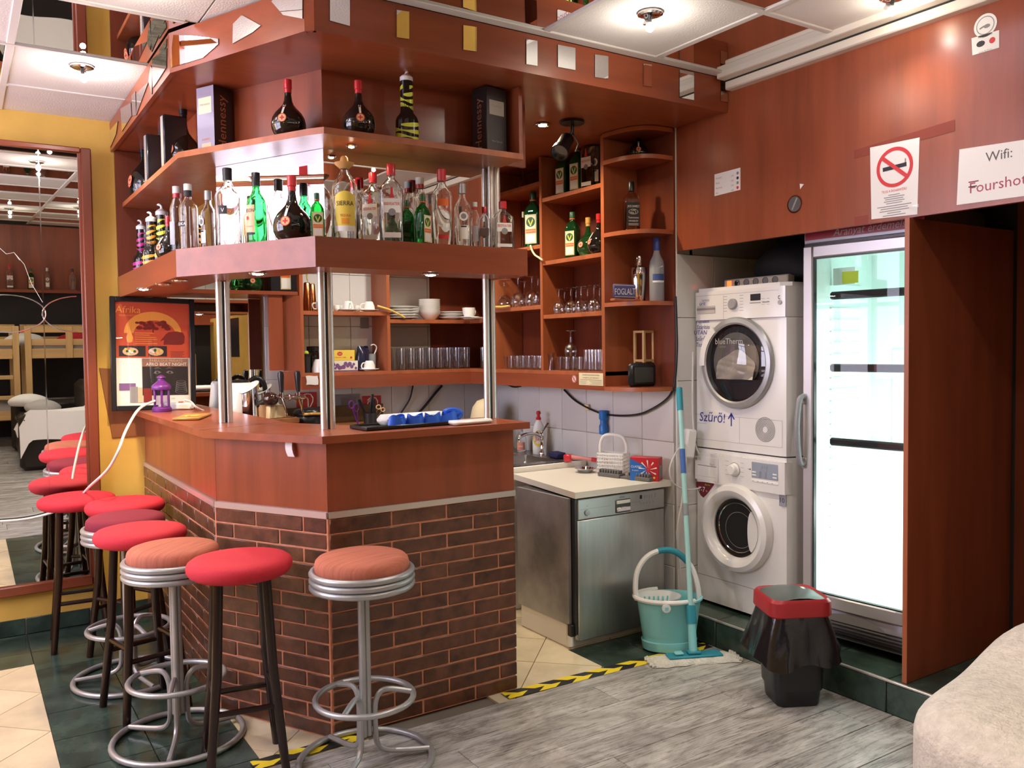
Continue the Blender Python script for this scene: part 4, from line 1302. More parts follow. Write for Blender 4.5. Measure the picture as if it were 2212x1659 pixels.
def proto(kind):
    """builds the first bottle of its kind; returns (root, height, is_new)"""
    if kind in PROTO: return (*PROTO[kind], False)
    t = thing('bottle', 'x', 'bottle')
    if kind in ('unicum', 'unicumg', 'unicumk'):
        h = .245
        pr = [(.034, 0), (.046, .004), (.062, .022), (.070, .044), (.071, .062), (.067, .084), (.055, .106), (.038, .124), (.024, .140), (.017, .158), (.0135, .185), (.0135, .232)]
        MB().lathe(pr, 'glassg' if kind == 'unicumg' else 'glassb', 28).build('glass_body', t)
        MB().lathe([(.0152, .190), (.0150, .206), (.0172, .208), (.0172, .243), (.0155, .245), (.002, .245)], {'unicum': 'redcap', 'unicumg': 'gold', 'unicumk': 'black'}[kind], 18).build('cap', t)
        mb = MB(); e = FL(-.0668) @ MX.Rotation(rad(0), 4, 'X')
        e = frame((0, -.0705, .072), (1, 0, 0), (0, .16, 1))
        mb.disc(.0185, 'inkr', e @ T(0, 0, .0012), 20).ring(.0140, .0160, 'gold', e @ T(0, 0, .0016), 20).disc(.0135, 'lblt', e @ T(0, 0, .0014), 18).rect(-.003, .003, -.010, .010, 'inkr', e, .0020).rect(-.010, .010, -.003, .003, 'inkr', e, .0020)
        e2 = frame((0, -.0585, .104), (1, 0, 0), (0, .72, 1))
        mb.rect(-.0045, .0045, -.018, .020, 'lblw', e2, .0015).text('N', .017, 'lblw', e2 @ T(0, .022, .0018)) if kind == 'unicum' else None
        mb.build('emblem', t)
    elif kind == 'jager':
        h = .27
        pr = [(.036, 0, 8), (.039, .004, 8), (.039, .165, 8), (.037, .180, 6), (.028, .200, 4), (.016, .214, 2), (.0135, .222, 2), (.0135, .250, 2)]
        MB().lathe(shell(pr), 'glassg', 32, sy=.80).build('glass_body', t)
        MB().lathe([(.0160, .226), (.0160, .266), (.014, .27), (.002, .27)], 'greencap', 16).lathe([(.0164, .226), (.0164, .232)], 'lblo', 16).build('cap', t)
        mb = MB(); e = FL(-.0322)
        mb.rect(-.030, .030, .018, .158, 'lblc', e).rect(-.0275, .0275, .021, .155, 'lblg', e, .0003).rect(-.0265, .0265, .022, .154, 'lblc', e, .0006)
        mb.disc(.0235, 'lblg', e @ T(0, .122, .0010), 24).rect(-.0275, .0275, .068, .088, 'lblo', e, .0010).rect(-.023, .023, .026, .062, 'lblw', e, .0010)
        for s_ in (-1, 1): mb.face([(s_ * .003, .106, 0), (s_ * .014, .128, 0), (s_ * .011, .138, 0), (s_ * .0005, .114, 0)][::s_], 'lime', e @ T(0, 0, .0013))
        mb.disc(.004, 'lblc', e @ T(0, .106, .0013), 10).text('JÄGERMEISTER', .0105, 'lblc', e @ T(0, .0745, .0014), wmax=.050)
        mb.build('label', t)
    elif kind.startswith('zebra'):
        h = .30; cm = {'zebram': 'magenta', 'zebrao': 'orange', 'zebral': 'lime', 'zebray': 'lime'}[kind]
        pr = [(.036, 0), (.040, .004), (.040, .088), (.036, .104), (.026, .118), (.022, .128), (.0215, .235), (.0215, .25)]
        MB().lathe(pr, 'glassb', 26).build('glass_body', t)
        for r, z0, z1, n in ((.0405, .008, .085, 3), (.0220, .135, .235, 4)):
            mb = MB()
            for i in range(n):
                zc = z0 + (z1 - z0) * (i + .5) / n; am = (z1 - z0) / n
                fn = lambda u, v, r=r, zc=zc, am=am, i=i: (r * sin(u * 5.2 - 2.6 + i), -r * cos(u * 5.2 - 2.6 + i), zc + am * (.30 * sin(u * 7 + i * 2) + (v - .5) * .55 * (.25 + abs(sin(u * 6 + i * 1.7)))))
                mb.grid(fn, 18, 1, cm)
            mb.build('base_stripes' if r > .03 else 'neck_stripes', t)
        MB().lathe([(.0225, .250), (.0225, .266), (.016, .274), (.006, .280), (.005, .284)], 'white', 18).tube(smooth_pts([(0, 0, .278), (.002, -.002, .292), (-.010, -.006, .300), (-.014, -.008, .296)], 3), .005, 'white', 8).build('pourer', t)
    elif kind.startswith('vodka'):
        h = .29
        n_ = {'vodka': (.040, .185), 'vodkas': (.030, .20), 'vodkab': (.046, .19), 'vodkar': (.038, .19), 'vodkar2': (.036, .18)}[kind]
        r, hs = n_
        pr = [(r - .003, 0), (r, .005), (r, hs), (r * .9, hs + .014), (.020, hs + .034), (.0145, hs + .05), (.0140, .278)]
        MB().lathe(shell(pr, .003, .010), 'glass', 24).build('glass_body', t)
        cm = {'vodka': 'white', 'vodkas': 'redcap', 'vodkab': 'black', 'vodkar': 'redcap', 'vodkar2': 'satin'}[kind]
        cap = MB().lathe([(.0168, .245), (.0168, .288), (.015, .29), (.002, .29)], cm, 18)
        if kind == 'vodka': cap.lathe([(.0170, .238), (.0170, .262)], 'ink', 18)
        if kind == 'vodkas': cap.lathe([(.0172, .262), (.0172, .289), (.002, .2905)], 'lblw', 18)
        cap.build('cap', t)
        mb = MB()
        if kind == 'vodka': patch(mb, r, .026, .105, .128, 'ink').text('VODKA', .018, 'lblw', f=lambda x, y: (bent(r + .0014)(x, y)[0], bent(r + .0014)(x, y)[1], y + .110))
        elif kind == 'vodkab': patch(mb, r, .016, .120, .150, 'ink').text('V', .020, 'lblw', f=lambda x, y: (*bent(r + .0014)(x, y)[:2], y + .127))
        elif kind == 'vodkar': patch(mb, r, .022, .15, .176, 'lblo').text('Russian', .016, 'inkr', f=lambda x, y: (*bent(r + .0014)(x, y)[:2], y + .135)); patch(MB(), r, .020, .03, .045, 'inkr').build('lower_label', t)
        elif kind == 'vodkar2':
            patch(MB(), r, .022, .040, .10, 'lblw').rect(-.013, .013, .092, .098, 'ink', FL(-r - .0016)).build('lower_label', t); mb.ring(.012, .020, 'lblw', frame((0, -r - .0015, .14), (1, 0, 0), (0, 0, 1)), 20).disc(.011, 'inkg', frame((0, -r - .0015, .14), (1, 0, 0), (0, 0, 1)), 16)
        else: patch(mb, r, .018, .06, .15, 'frost')
        mb.build('label', t)
    elif kind in ('gin', 'ginflat'):
        h = .31 if kind == 'gin' else .21
        k = 1 if kind == 'gin' else .68
        pr = [(.041, 0, 7), (.044, .005, 7), (.044, .205 * k, 7), (.040, .222 * k, 5), (.026, .24 * k, 3), (.0155, .252 * k, 2), (.0145, .262 * k, 2), (.0145, .30 * k, 2)]
        MB().lathe(shell(pr, .003, .010), 'glass', 32, sy=.78 if kind == 'gin' else .55).build('glass_body', t)
        MB().lathe([(.0172, .265 * k), (.0172, .307 * k), (.015, .31 * k), (.002, .31 * k)], 'redcap', 18).build('cap', t)
        yb_ = -.0345 if kind == 'gin' else -.0246
        e = FL(yb_); mb = MB()
        mb.rect(-.033, .033, .118 * k, .172 * k, 'lblw', e).text('BEEFEATER', .0165, 'inkr', e @ T(0, .146 * k, .0006), wmax=.060)
        mb.rect(-.0045, .0045, .175 * k, .208 * k, 'inkr', e, .0006).disc(.0045, 'inkr', e @ T(0, .211 * k, .0006), 10).face([(-.010, .175 * k, 0), (.010, .175 * k, 0), (.004, .196 * k, 0), (-.004, .196 * k, 0)], 'inkr', e @ T(0, 0, .0009)).disc(.014, 'inkg', e @ T(0, .120 * k, .0006), 18)
        mb.build('label', t)
        MB().rect(-.033, .033, .022 * k, .042 * k, 'lblw', e).build('lower_label', t)
    elif kind == 'sierra':
        h = .315
        pr = [(.043, 0), (.047, .006), (.047, .185), (.045, .205), (.036, .225), (.022, .246), (.0155, .262), (.0145, .285)]
        MB().lathe(shell(pr, .003, .010), 'glass', 28).build('glass_body', t)
        mb = MB().lathe([(.016, .268), (.034, .284), (.037, .290), (.033, .289), (.018, .286), (.016, .296), (.013, .310), (.008, .315), (.002, .315)], mat('straw_hat_cap', (.62, .33, .10), .5), 24)
        mb.build('hat_cap', t)
        mb = MB(); patch(mb, .047, .038, .05, .165, 'lbly', 12)
        mb.grid(lambda u, v: ((.0478) * sin((u - .5) * 1.6), -.0478 * cos((u - .5) * 1.6), .165 + v * .016 * (1 - (2 * u - 1) ** 2)), 12, 1, 'lbly')
        f_ = lambda z: (lambda x, y: (*bent(.0487)(x, y)[:2], y + z))
        patch(mb, .0474, .038, .035, .055, 'lblw').text('SIERRA', .024, 'ink', f=f_(.128), wmax=.066).text('TEQUILA', .012, 'inkr', f=f_(.088), wmax=.04)
        patch(mb, .0476, .014, .062, .082, 'orange'); mb.build('label', t)
    elif kind == 'whisky':
        h = .30
        pr = [(.038, 0), (.041, .005), (.041, .165), (.036, .19), (.020, .215), (.0155, .23), (.015, .285)]
        MB().lathe(shell(pr, .003, .010), mat('bright_green_glass', (.15, .62, .25), .02, trans=1, ior=1.42), 26).build('glass_body', t)
        MB().lathe([(.0175, .245), (.0175, .297), (.016, .30), (.002, .30)], 'black', 18).build('cap', t)
        mb = MB(); patch(mb, .041, .034, .055, .165, 'lblt', 12)
        f_ = lambda z: (lambda x, y: (*bent(.0425)(x, y)[:2], y + z))
        mb.text('JAMESON', .021, 'ink', f=f_(.135), wmax=.064).text('IRISH WHISKEY', .009, 'inkg', f=f_(.075), wmax=.055).disc(.008, 'inkr', frame((0, -.0425, .112), (1, 0, 0), (0, 0, 1)), 14)
        patch(mb, .041, .034, .044, .053, 'ink'); mb.build('label', t)
    elif kind == 'bourbon':
        h = .27
        pr = [(.038, 0, 8), (.040, .004, 8), (.040, .17, 8), (.035, .192, 5), (.020, .208, 3), (.0155, .216, 2), (.0150, .255, 2)]
        MB().lathe(shell(pr, .003, .010), mat('smoky_glass', (.80, .74, .64), .02, trans=1, ior=1.42), 32).build('glass_body', t)
        MB().lathe([(.0175, .220), (.0175, .266), (.015, .27), (.002, .27)], 'black', 18).build('cap', t)
        e = FL(-.0408); mb = MB().rect(-.036, .036, .024, .152, 'ink', e)
        mb.text('JACK DANIEL\'S', .017, 'lblw', e @ T(0, .126, .0006), wmax=.066).text('Old', .016, 'lblw', e @ T(0, .106, .0006)).text('No.7', .017, 'lblw', e @ T(0, .091, .0006)).ring(.024, .026, 'lblw', e @ T(0, .102, .0006) @ MX.Scale(.55, 4, (0, 1, 0)), 28).text('Tennessee', .014, 'lblw', e @ T(0, .066, .0006)).text('WHISKEY', .013, 'lblw', e @ T(0, .048, .0006))
        for z in (.036, .030): mb.rect(-.028, .028, z, z + .002, 'lblw', e, .0006)
        mb.build('label', t)
    elif kind == 'frosted':
        h = .33
        pr = [(.036, 0), (.0385, .005), (.0385, .185), (.034, .21), (.021, .235), (.0155, .255), (.015, .27)]
        MB().lathe(pr, 'frost', 26).build('glass_body', t)
        MB().lathe([(.017, .262), (.0165, .326), (.014, .33), (.002, .33)], mat('blue_foil', (.04, .08, .34), .3), 18).build('cap', t)
        mb = MB(); patch(mb, .0385, .034, .105, .140, mat('blue_band', (.05, .09, .26), .4), 12); patch(mb, .0388, .034, .096, .106, 'lblw', 12)
        for i in range(3): mb.face([(-.012 + i * .010, .170 + i * .004, 0), (-.004 + i * .010, .166 + i * .004, 0), (.002 + i * .010, .176 + i * .004, 0), (-.005 + i * .01, .171 + i * .004, 0)], 'lblw', FL(-.0392))
        mb.build('label', t)
    PROTO[kind] = (t, h)
    return t, h, True


def put(kind, u, vb, vt, plane, zd, rz, label, group=None, wide=1.0):
    t, h, new = proto(kind)
    if isinstance(plane[0], str):
        ax = 'xy'.index(plane[0]); val = plane[1]
        top_, p = px(u, vt, ax, val), px(u, vb, ax, val)
    else:
        top_, p = pxn(u, vt, plane[0], plane[1]), pxn(u, vb, plane[0], plane[1])
    s = (top_.z - zd) / h
    p.y = min(p.y, 5.19)
    loc = (p.x, p.y, zd)
    if new:
        t.location = loc; t.rotation_euler = (0, 0, rz); t.scale = (s * wide, s * wide, s); t['label'] = label
        if group: t['group'] = group
        return t
    return dup(t, loc, rz, label, group, (s * wide, s * wide, s))


ZL, ZU = 1.9505, 2.3705
LF, DI, RT = ('x', .90), (V((1.215, 3.225, 0)), DN), ('y', 3.225)
A_L, A_D, A_R = rad(-72), rad(-40), rad(-22)
GL = 'bottles on the lower bar shelf'
for a in (
    ('zebram', 302, 575, 478, LF, ZL, rad(-80), 'black bottle with magenta tiger stripes and white pourer, farthest left on the lower shelf'),
    ('zebrao', 329, 563, 456, ('x', .88), ZL, rad(-80), 'black bottle with orange tiger stripes and white pourer on the lower shelf'),
    ('zebral', 352, 552, 439, ('x', .93), ZL, rad(-80), 'black bottle with lime stripes half hidden behind a round black bottle on the lower shelf'),
    ('unicum', 366, 550, 466, ('x', .86), ZL, rad(-60), 'round black liqueur bottle with red cap beside the lime striped bottle on the lower shelf'),
    ('vodkas', 386, 538, 400, ('x', .89), ZL, A_L, 'slim clear bottle with white capped red neck next to the vodka bottle'),
    ('vodka', 409, 534, 395, ('x', .855), ZL, A_L, 'clear vodka bottle with dark VODKA label and grey cap at the shelf bend'),
    ('vodkar2', 452, 530, 410, ('x', .93), ZL, A_L, 'slim clear bottle with pale metal cap just left of the bright mirror'),
    ('vodkab', 495, 528, 363, DI, ZL, A_D, 'large clear bottle with black cap in front of the bright mirror'),
    ('whisky', 556, 520, 373, DI, ZL, rad(-75), 'green whisky bottle with tan label in front of the bright mirror'),
    ('unicum', 633, 517, 380, DI, ZL, A_D, 'round black liqueur bottle with long red neck in front of the bright mirror'),
    ('jager', 686, 512, 417, RT, ZL, rad(-14), 'small square green bottle with cream and orange label at the lower shelf corner'),
    ('sierra', 747, 518, 338, RT, ZL, A_R, 'clear tequila bottle with yellow label and straw hat cap'),
    ('gin', 808, 519, 373, ('y', 3.275), ZL, rad(-50), 'square clear gin bottle with dark red cap standing behind the front gin bottle'),
    ('gin', 847, 523, 355, ('y', 3.20), ZL, A_R, 'tall square clear gin bottle with bright red cap and BEEFEATER label'),
    ('jager', 880, 525, 433, ('y', 3.29), ZL, rad(160), 'green square bottle half hidden behind the tall gin bottle, back label showing'),
    ('vodkas', 909, 527, 384, ('y', 3.305), ZL, A_R, 'clear bottle with white neck strip rising behind the turned green bottle'),
    ('jager', 914, 527, 420, ('y', 3.20), ZL, rad(25), 'green square bottle turned sideways, right of the tall gin bottle'),
    ('vodkar', 956, 531, 366, ('y', 3.22), ZL, A_R, 'clear vodka bottle with bright red cap and red script label'),
    ('vodkar2', 1000, 533, 397, ('y', 3.21), ZL, A_R, 'clear bottle with silver cap and round white label on the lower shelf'),
    ('vodkas', 1026, 535, 437, ('y', 3.29), ZL, A_R, 'small clear bottle with pale cap at the back near the right shelf end'),
    ('gin', 1047, 537, 447, ('y', 3.285), ZL, rad(150), 'square gin bottle standing in for a mirror reflection near the shelf end'),  # a reflection in the mirror back, modelled as a turned bottle
    ('ginflat', 1087, 540, 436, ('y', 3.20), ZL, rad(-15), 'flat flask of gin with dark red cap at the right end of the lower shelf'),
    ('unicum', 624, 288, 172, (V((1.20, 3.30, 0)), DN), ZU, A_D, 'round black bottle with red cap on the upper shelf left of the corner'),
    ('unicum', 776, 292, 175, ('y', 3.235), ZU, rad(-18), 'round black bottle with red cap on the upper shelf right of the corner'),
    ('zebray', 880, 303, 150, ('y', 3.215), ZU, A_R, 'black bottle with lime yellow stripes alone on the upper shelf'),
    ('unicumk', 300, 400, 305, ('x', .935), ZU, rad(-75), 'round black bottle between the gold lettered boxes nearest the yellow wall'),
    ('unicumk', 283, 418, 340, ('x', .92), ZU, rad(-75), 'small round black bottle in front of the farthest gold lettered box'),
    ('unicumk', 352, 372, 272, ('x', .935), ZU, rad(-62), 'round black bottle with pink seal between the two taller boxes'),
    ('unicumk', 398, 328, 222, ('x', .935), ZU, rad(-62), 'round black bottle with pink seal beside the lilac carton'),
): put(*a, group=None, wide=.84 if a[0] == 'unicumk' else 1.18 if a[0].startswith('zebra') else 1)


def card_box(name, label, loc, rz, w_, d_, h_, kind):
    t = thing(name, label, 'box', loc, rz)
    if kind == 'cognac':
        # curved back, flat lilac narrow face on -X local, black face on -Y
        mb = MB().prism([(-w_ / 2, -d_ / 2), (w_ / 2, -d_ / 2), (w_ / 2, d_ / 2), (-w_ / 2, d_ / 2)], 0, h_, 'boxk')
        mb.rect(-d_ / 2, d_ / 2, 0.001, h_ - .001, 'lilac' if 'lilac' in label else 'boxk', frame((-w_ / 2 - .0006, 0, 0), (0, -1, 0), (0, 0, 1)))
        mb.build('carton', t)
        sd = FL(-d_ / 2 - .0012)
        MB().text('Hennessy', w_ * .62, mat('copper_letters', (.46, .20, .11), .4, .3) if 'CL' not in PROTO else PROTO['CL'], sd @ T(w_ * .12, h_ * .48, 0, rad(90)), wmax=h_ * .80).build('lettering', t)
        fl = frame((-w_ / 2 - .0012, 0, 0), (0, -1, 0), (0, 0, 1))
        if 'lilac' in label:
            MB().rect(-d_ * .40, d_ * .36, h_ * .60, h_ * .84, 'lblc', fl).text('Hennessy', .016, 'inkg', fl @ T(0, h_ * .72, .0005), wmax=d_ * .6).build('front_label', t)
            MB().rect(-d_ * .25, d_ * .30, h_ * .09, h_ * .16, 'lblt', fl).text('COGNAC', .012, 'lblo', fl @ T(0, h_ * .20, .0005)).build('lower_print', t)
    elif kind == 'cognac2':
        MB().box(-w_ / 2, w_ / 2, -d_ / 2, d_ / 2, 0, h_, 'boxk', .003).build('carton', t)
        MB().text('Hennessy', d_ * .62, mat('bronze_letters', (.46, .22, .13), .4, .3), frame((-w_ / 2 - .0010, 0, 0), (0, -1, 0), (0, 0, 1)) @ T(d_ * .16, h_ * .46, 0, rad(90)), wmax=h_ * .76).build('lettering', t)
        fl = FL(-d_ / 2 - .0012)
        MB().rect(-w_ * .36, w_ * .36, h_ * .58, h_ * .80, mat('grey_cream_label', (.34, .31, .26), .5), fl).text('Hennessy', .013, 'inkg', fl @ T(0, h_ * .70, .0006), wmax=w_ * .6).build('front_label', t)
        MB().text('Very Special', .012, 'inkg', fl @ T(0, h_ * .17, .0006), wmax=w_ * .6).build('lower_print', t)
    elif kind == 'spine':
        MB().box(-w_ / 2, w_ / 2, -d_ / 2, d_ / 2, 0, h_, 'boxk', .006).build('carton', t)
        fl = frame((-w_ / 2 - .0008, 0, 0), (0, -1, 0), (0, 0, 1))
        MB().rect(-d_ * .40, d_ * .40, .004, h_ * .97, 'inkg', fl).text('ZWACK UNICUM', d_ * .62, 'gold', fl @ T(d_ * .24, h_ * .38, .0006, rad(90)), wmax=h_ * .66).build('spine_print', t)
    return t


p = px(448, 300, 0, .93)
tq = card_box('cognac_carton', 'lilac and black cognac carton with copper lettering at the left bend of the upper shelf', (.975, 3.83, ZU), rad(27), .10, .105, .285, 'cognac')
card_box('cognac_carton', 'black cognac carton with bronze lettering at the right end of the upper shelf', (2.005, 3.235, ZU), rad(8), .115, .10, .285, 'cognac2')
for (u, v, lab, hh) in ((272, 432, 'farthest black carton with gold spine lettering, nearest the yellow wall on the upper shelf', .25), (325, 382, 'middle black carton with gold spine lettering on the upper shelf', .25), (362, 350, 'nearest black carton with gold spine lettering, next to the lilac carton', .25)):
    p = px(u, v, 0, .855)
    card_box('liqueur_carton', lab, (.888, p.y, ZU), rad(6), .11, .045, hh, 'spine')

# ---- ledge by the mirror
put('unicumg', 545, 628, 556, ('y', 5.15), 1.8805, rad(-12), 'round green bottle with gold top and red seal on the mirror ledge')
t = thing('liqueur_box', 'black gift box with cream and orange label on the mirror ledge', 'box', (px(612, 600, 1, 5.17).x, 5.17, 1.8805), rad(-10))
MB().box(-.085, .075, -.06, .06, 0, .20, 'boxk', .004).build('carton', t)
e = FL(-.0612)
MB().rect(-.025, .035, .015, .18, 'lblc', e).rect(-.0225, .0325, .018, .177, 'lblg', e, .0003).rect(-.0215, .0315, .019, .176, 'lblc', e, .0006).disc(.023, 'lblg', e @ T(.005, .145, .001), 22).rect(-.022, .032, .085, .103, 'lblo', e, .001).rect(-.019, .029, .024, .078, 'lblw', e, .001).build('label', t)

# ---- bottles in the wall shelving
XA = ('x', 3.02)
for a in (
    ('jager', 1217, 409, 322, ('x', 3.04), 2.4085, rad(-78), 'left green square bottle of the pair on the top kitchen shelf'),
    ('jager', 1248, 401, 310, ('x', 3.04), 2.4085, rad(-78), 'right green square bottle of the pair on the top kitchen shelf'),
    ('gin', 1275, 396, 284, ('x', 3.05), 2.4085, rad(-78), 'clear square bottle with white label on the top kitchen shelf'),
    ('vodkar2', 1292, 391, 290, ('x', 3.08), 2.4085, rad(-70), 'clear round bottle at the right end of the top kitchen shelf'),
    ('jager', 1237, 551, 458, ('x', 3.02), 2.0345, rad(-68), 'green square bottle on the middle kitchen shelf beside a round dark bottle'),
    ('unicumg', 1271, 547, 470, ('x', 3.04), 2.0345, rad(-80), 'round dark green bottle with orange seal on the middle kitchen shelf'),
    ('unicum', 1294, 543, 462, ('x', 3.00), 2.0345, rad(-95), 'round dark bottle catching white glare at the right of the middle kitchen shelf'),
    ('jager', 1153, 530, 415, ('x', 3.03), 2.1405, rad(-60), 'tall dark bottle with cream label left of the long kitchen divider'),
    ('unicum', 1379, 330, 275, ('y', 3.50), 2.5155, rad(-40), 'small round dark bottle alone on the top rounded end shelf'),
    ('bourbon', 1364, 491, 393, ('y', 3.47), 2.1305, rad(-25), 'square bourbon bottle with black label on a rounded end shelf'),
    ('frosted', 1419, 645, 513, ('y', 3.385), 1.7575, rad(-25), 'frosted vodka bottle with blue neck on the rounded end shelf'),
): put(*a)

# ================================================================== glassware and crockery
def glass_mb(kind):
    mb = MB()
    if kind == 'wine':      # standing upside down on its rim
        pr = [(.032, 0), (.037, .022), (.038, .038), (.030, .062), (.012, .076), (.005, .084), (.0040, .135), (.006, .143), (.031, .147), (.031, .149), (.003, .150)]
        inn = [(.003, .072), (.010, .070), (.028, .058), (.0355, .037), (.0345, .021), (.0300, 0)]
        mb.lathe(inn + pr, 'stem', 20, cap=False)
    elif kind == 'tumbler':
        mb.lathe([(.0275, .0), (.0285, .003), (.034, .095), (.0325, .095), (.0268, .010), (.003, .009)], 'thin', 18, cap=False).lathe([(.003, 0), (.0275, 0)], 'thin', 18, cap=False)
    elif kind == 'longglass':
        mb.lathe([(.003, 0), (.027, 0), (.028, .003), (.031, .155), (.0295, .155), (.0262, .012), (.003, .011)], 'thin', 18, cap=False)
    elif kind == 'shortglass':
        mb.lathe([(.003, 0), (.028, 0), (.030, .003), (.036, .085), (.0345, .085), (.028, .010), (.003, .009)], 'thin', 18, cap=False)
    elif kind == 'jigger':
        mb.lathe([(.003, 0), (.022, 0), (.022, .002), (.009, .05), (.022, .105), (.0205, .105), (.0075, .052), (.003, .05)], 'thin', 18, cap=False)
    elif kind == 'martini':
        mb.lathe([(.058, 0), (.010, .062), (.0045, .07), (.004, .155), (.035, .160), (.035, .162), (.003, .163)], 'thin', 24, cap=False).lathe([(.056, 0), (.003, .06)], 'thin', 24, cap=False)
    return mb


GP = {}


def glass(kind, loc, label, group=None, s=1):
    if kind not in GP:
        o = glass_mb(kind).build({'wine': 'wine_glass', 'tumbler': 'tumbler', 'longglass': 'long_glass', 'shortglass': 'short_glass', 'jigger': 'jigger_glass', 'martini': 'cocktail_glass'}[kind])
        GP[kind] = o
    else:
        o = GP[kind].copy(); COL.objects.link(o)
        if 'group' in o: del o['group']
    o.location = loc; o.rotation_euler = (0, 0, random.random() * 6); o.scale = (s, s, s)
    return tag(o, label, 'glass', group)


gw = 'upturned wine glass in the front row on the kitchen shelf beside the rounded shelves'
for k, (u, lb) in enumerate(((1208, 'leftmost upturned wine glass of the front row on the right kitchen shelf'), (1234, 'second upturned wine glass of the front row on the right kitchen shelf'), (1256, 'third upturned wine glass of the front row on the right kitchen shelf'), (1284, 'rightmost upturned wine glass of the front row on the right kitchen shelf'))):
    p = px(u, 676, 0, 3.0)
    glass('wine', (3.0, p.y, 1.7165), lb)
for k, u in enumerate((1220, 1245, 1270, 1296)):
    glass('wine', (3.10, px(u, 670, 0, 3.10).y, 1.7165), 'upturned wine glass in the back row of the right kitchen shelf', 'back row of wine glasses', .97)
for k, (u, lb, x, s_) in enumerate(((1090, 'upturned large wine glass next to the metal post', 3.02, 1.25), (1120, 'upturned tall wine glass on the shelf left of the long divider, front', 3.0, 1.28), (1134, 'upturned wine glass tucked behind the tall front one left of the divider', 3.08, 1.15), (1150, 'upturned tall wine glass just left of the long divider', 3.01, 1.25), (1163, 'upturned wine glass touching the long divider, behind', 3.10, 1.2))):
    glass('wine', (x, max(px(u, 660, 0, x).y, 4.255 + .001 * k), 1.7775), lb, None, s_)
glass('martini', (3.03, px(1130, 405, 0, 3.03).y, 2.5155), 'upturned cocktail glass on the top shelf by the left kitchen divider')
for k in range(6):
    u = 1100 + 12.5 * k
    glass('shortglass', (3.0, px(u, 797, 0, 3.0).y, Z0 + .0005), 'short drinking glass in the row at the bottom left of the long divider', 'short glasses left of the divider', 1.0)
for k in range(5):
    glass('shortglass', (3.085, px(1104 + 13.5 * k, 797, 0, 3.085).y, Z0 + .0005), 'short drinking glass in the row at the bottom left of the long divider', 'short glasses left of the divider', 1.0)
glass('jigger', (2.995, px(1191, 800, 0, 2.995).y, Z0 + .0005), 'waisted small glass at the left end of the bottom kitchen shelf', None, .98)
for u, x in ((1206, 3.04), (1219, 2.99), (1234, 3.05), (1247, 2.99), (1258, 3.06)):
    glass('shortglass', (x, px(u, 800, 0, x).y, Z0 + .0005), 'short glass in the middle of the bottom kitchen shelf under the upturned wine glasses', 'short glasses at the bottom right', .93)
for u, x in ((1270, 3.0), (1283, 2.985), (1297, 3.0), (1277, 3.07), (1290, 3.08), (1301, 3.06)):
    glass('longglass', (x, max(px(u, 805, 0, x).y, 3.662), Z0 + .0005), 'ribbed tall glass crowded against the end panel of the bottom shelf', 'tall glasses by the end panel', .78)
glass('wine', (3.005, px(1233, 780, 0, 3.005).y, Z0 + .083), 'single upturned wine glass balanced on the short glasses of the bottom shelf')
for r_, (y, n) in enumerate(((5.09, 9), (5.165, 9), (5.235, 7))):
    for k in range(n):
        glass('longglass', (2.395 + .068 * k + .02 * (r_ % 2), y, Z0 + .0005), 'plain tall glass in the packed corner shelf of tall glasses', 'tall glasses in the kitchen corner', .93)

for x, y in ((3.03, 5.0), (3.03, 4.925), (3.035, 4.85), (3.10, 4.96), (3.10, 4.88), (3.105, 4.81)):
    glass('longglass', (x, y, Z0 + .0005), 'plain tall glass in the packed corner shelf of tall glasses', 'tall glasses in the kitchen corner', .93)
# cups, plates, bowls
def plate_mb(r, h):
    return MB().lathe([(.003, 0), (r * .55, 0), (r * .60, .004), (r, h), (r, h + .003), (r * .62, .008), (.003, .007)], 'porcelain', 32, cap=False)


def cup(loc, label, rz=0, upside=True, saucer=True, s=1, only_saucer=False):
    t = thing('coffee_cup', label, 'cup', loc, rz)
    z0 = 0
    if saucer:
        MB().lathe([(.003, 0), (.03, 0), (.034, .004), (.062, .012), (.062, .015), (.03, .008), (.003, .008)], 'porcelain', 28, cap=False).build('saucer', t); z0 = .0085
    pr = [(.022, 0), (.026, .004), (.036, .03), (.038, .058), (.0355, .058), (.033, .03), (.02, .008), (.003, .007)]
    mb = MB()
    F_ = (lambda z: .058 - z) if upside else (lambda z: z)
    q_ = [(r, z0 + F_(z)) for r, z in pr]
    mb.lathe([(.003, z0 + F_(0))] + q_, 'porcelain', 26, cap=False); mb.build('bowl', t)
    MB().tube(smooth_pts([(-.034, 0, z0 + F_(.048)), (-.052, 0, z0 + F_(.05)), (-.060, 0, z0 + F_(.035)), (-.050, 0, z0 + F_(.016)), (-.030, 0, z0 + F_(.014))], 4), .0042, 'porcelain', 8).build('handle', t)
    t.scale = (s, s, s)
    return t


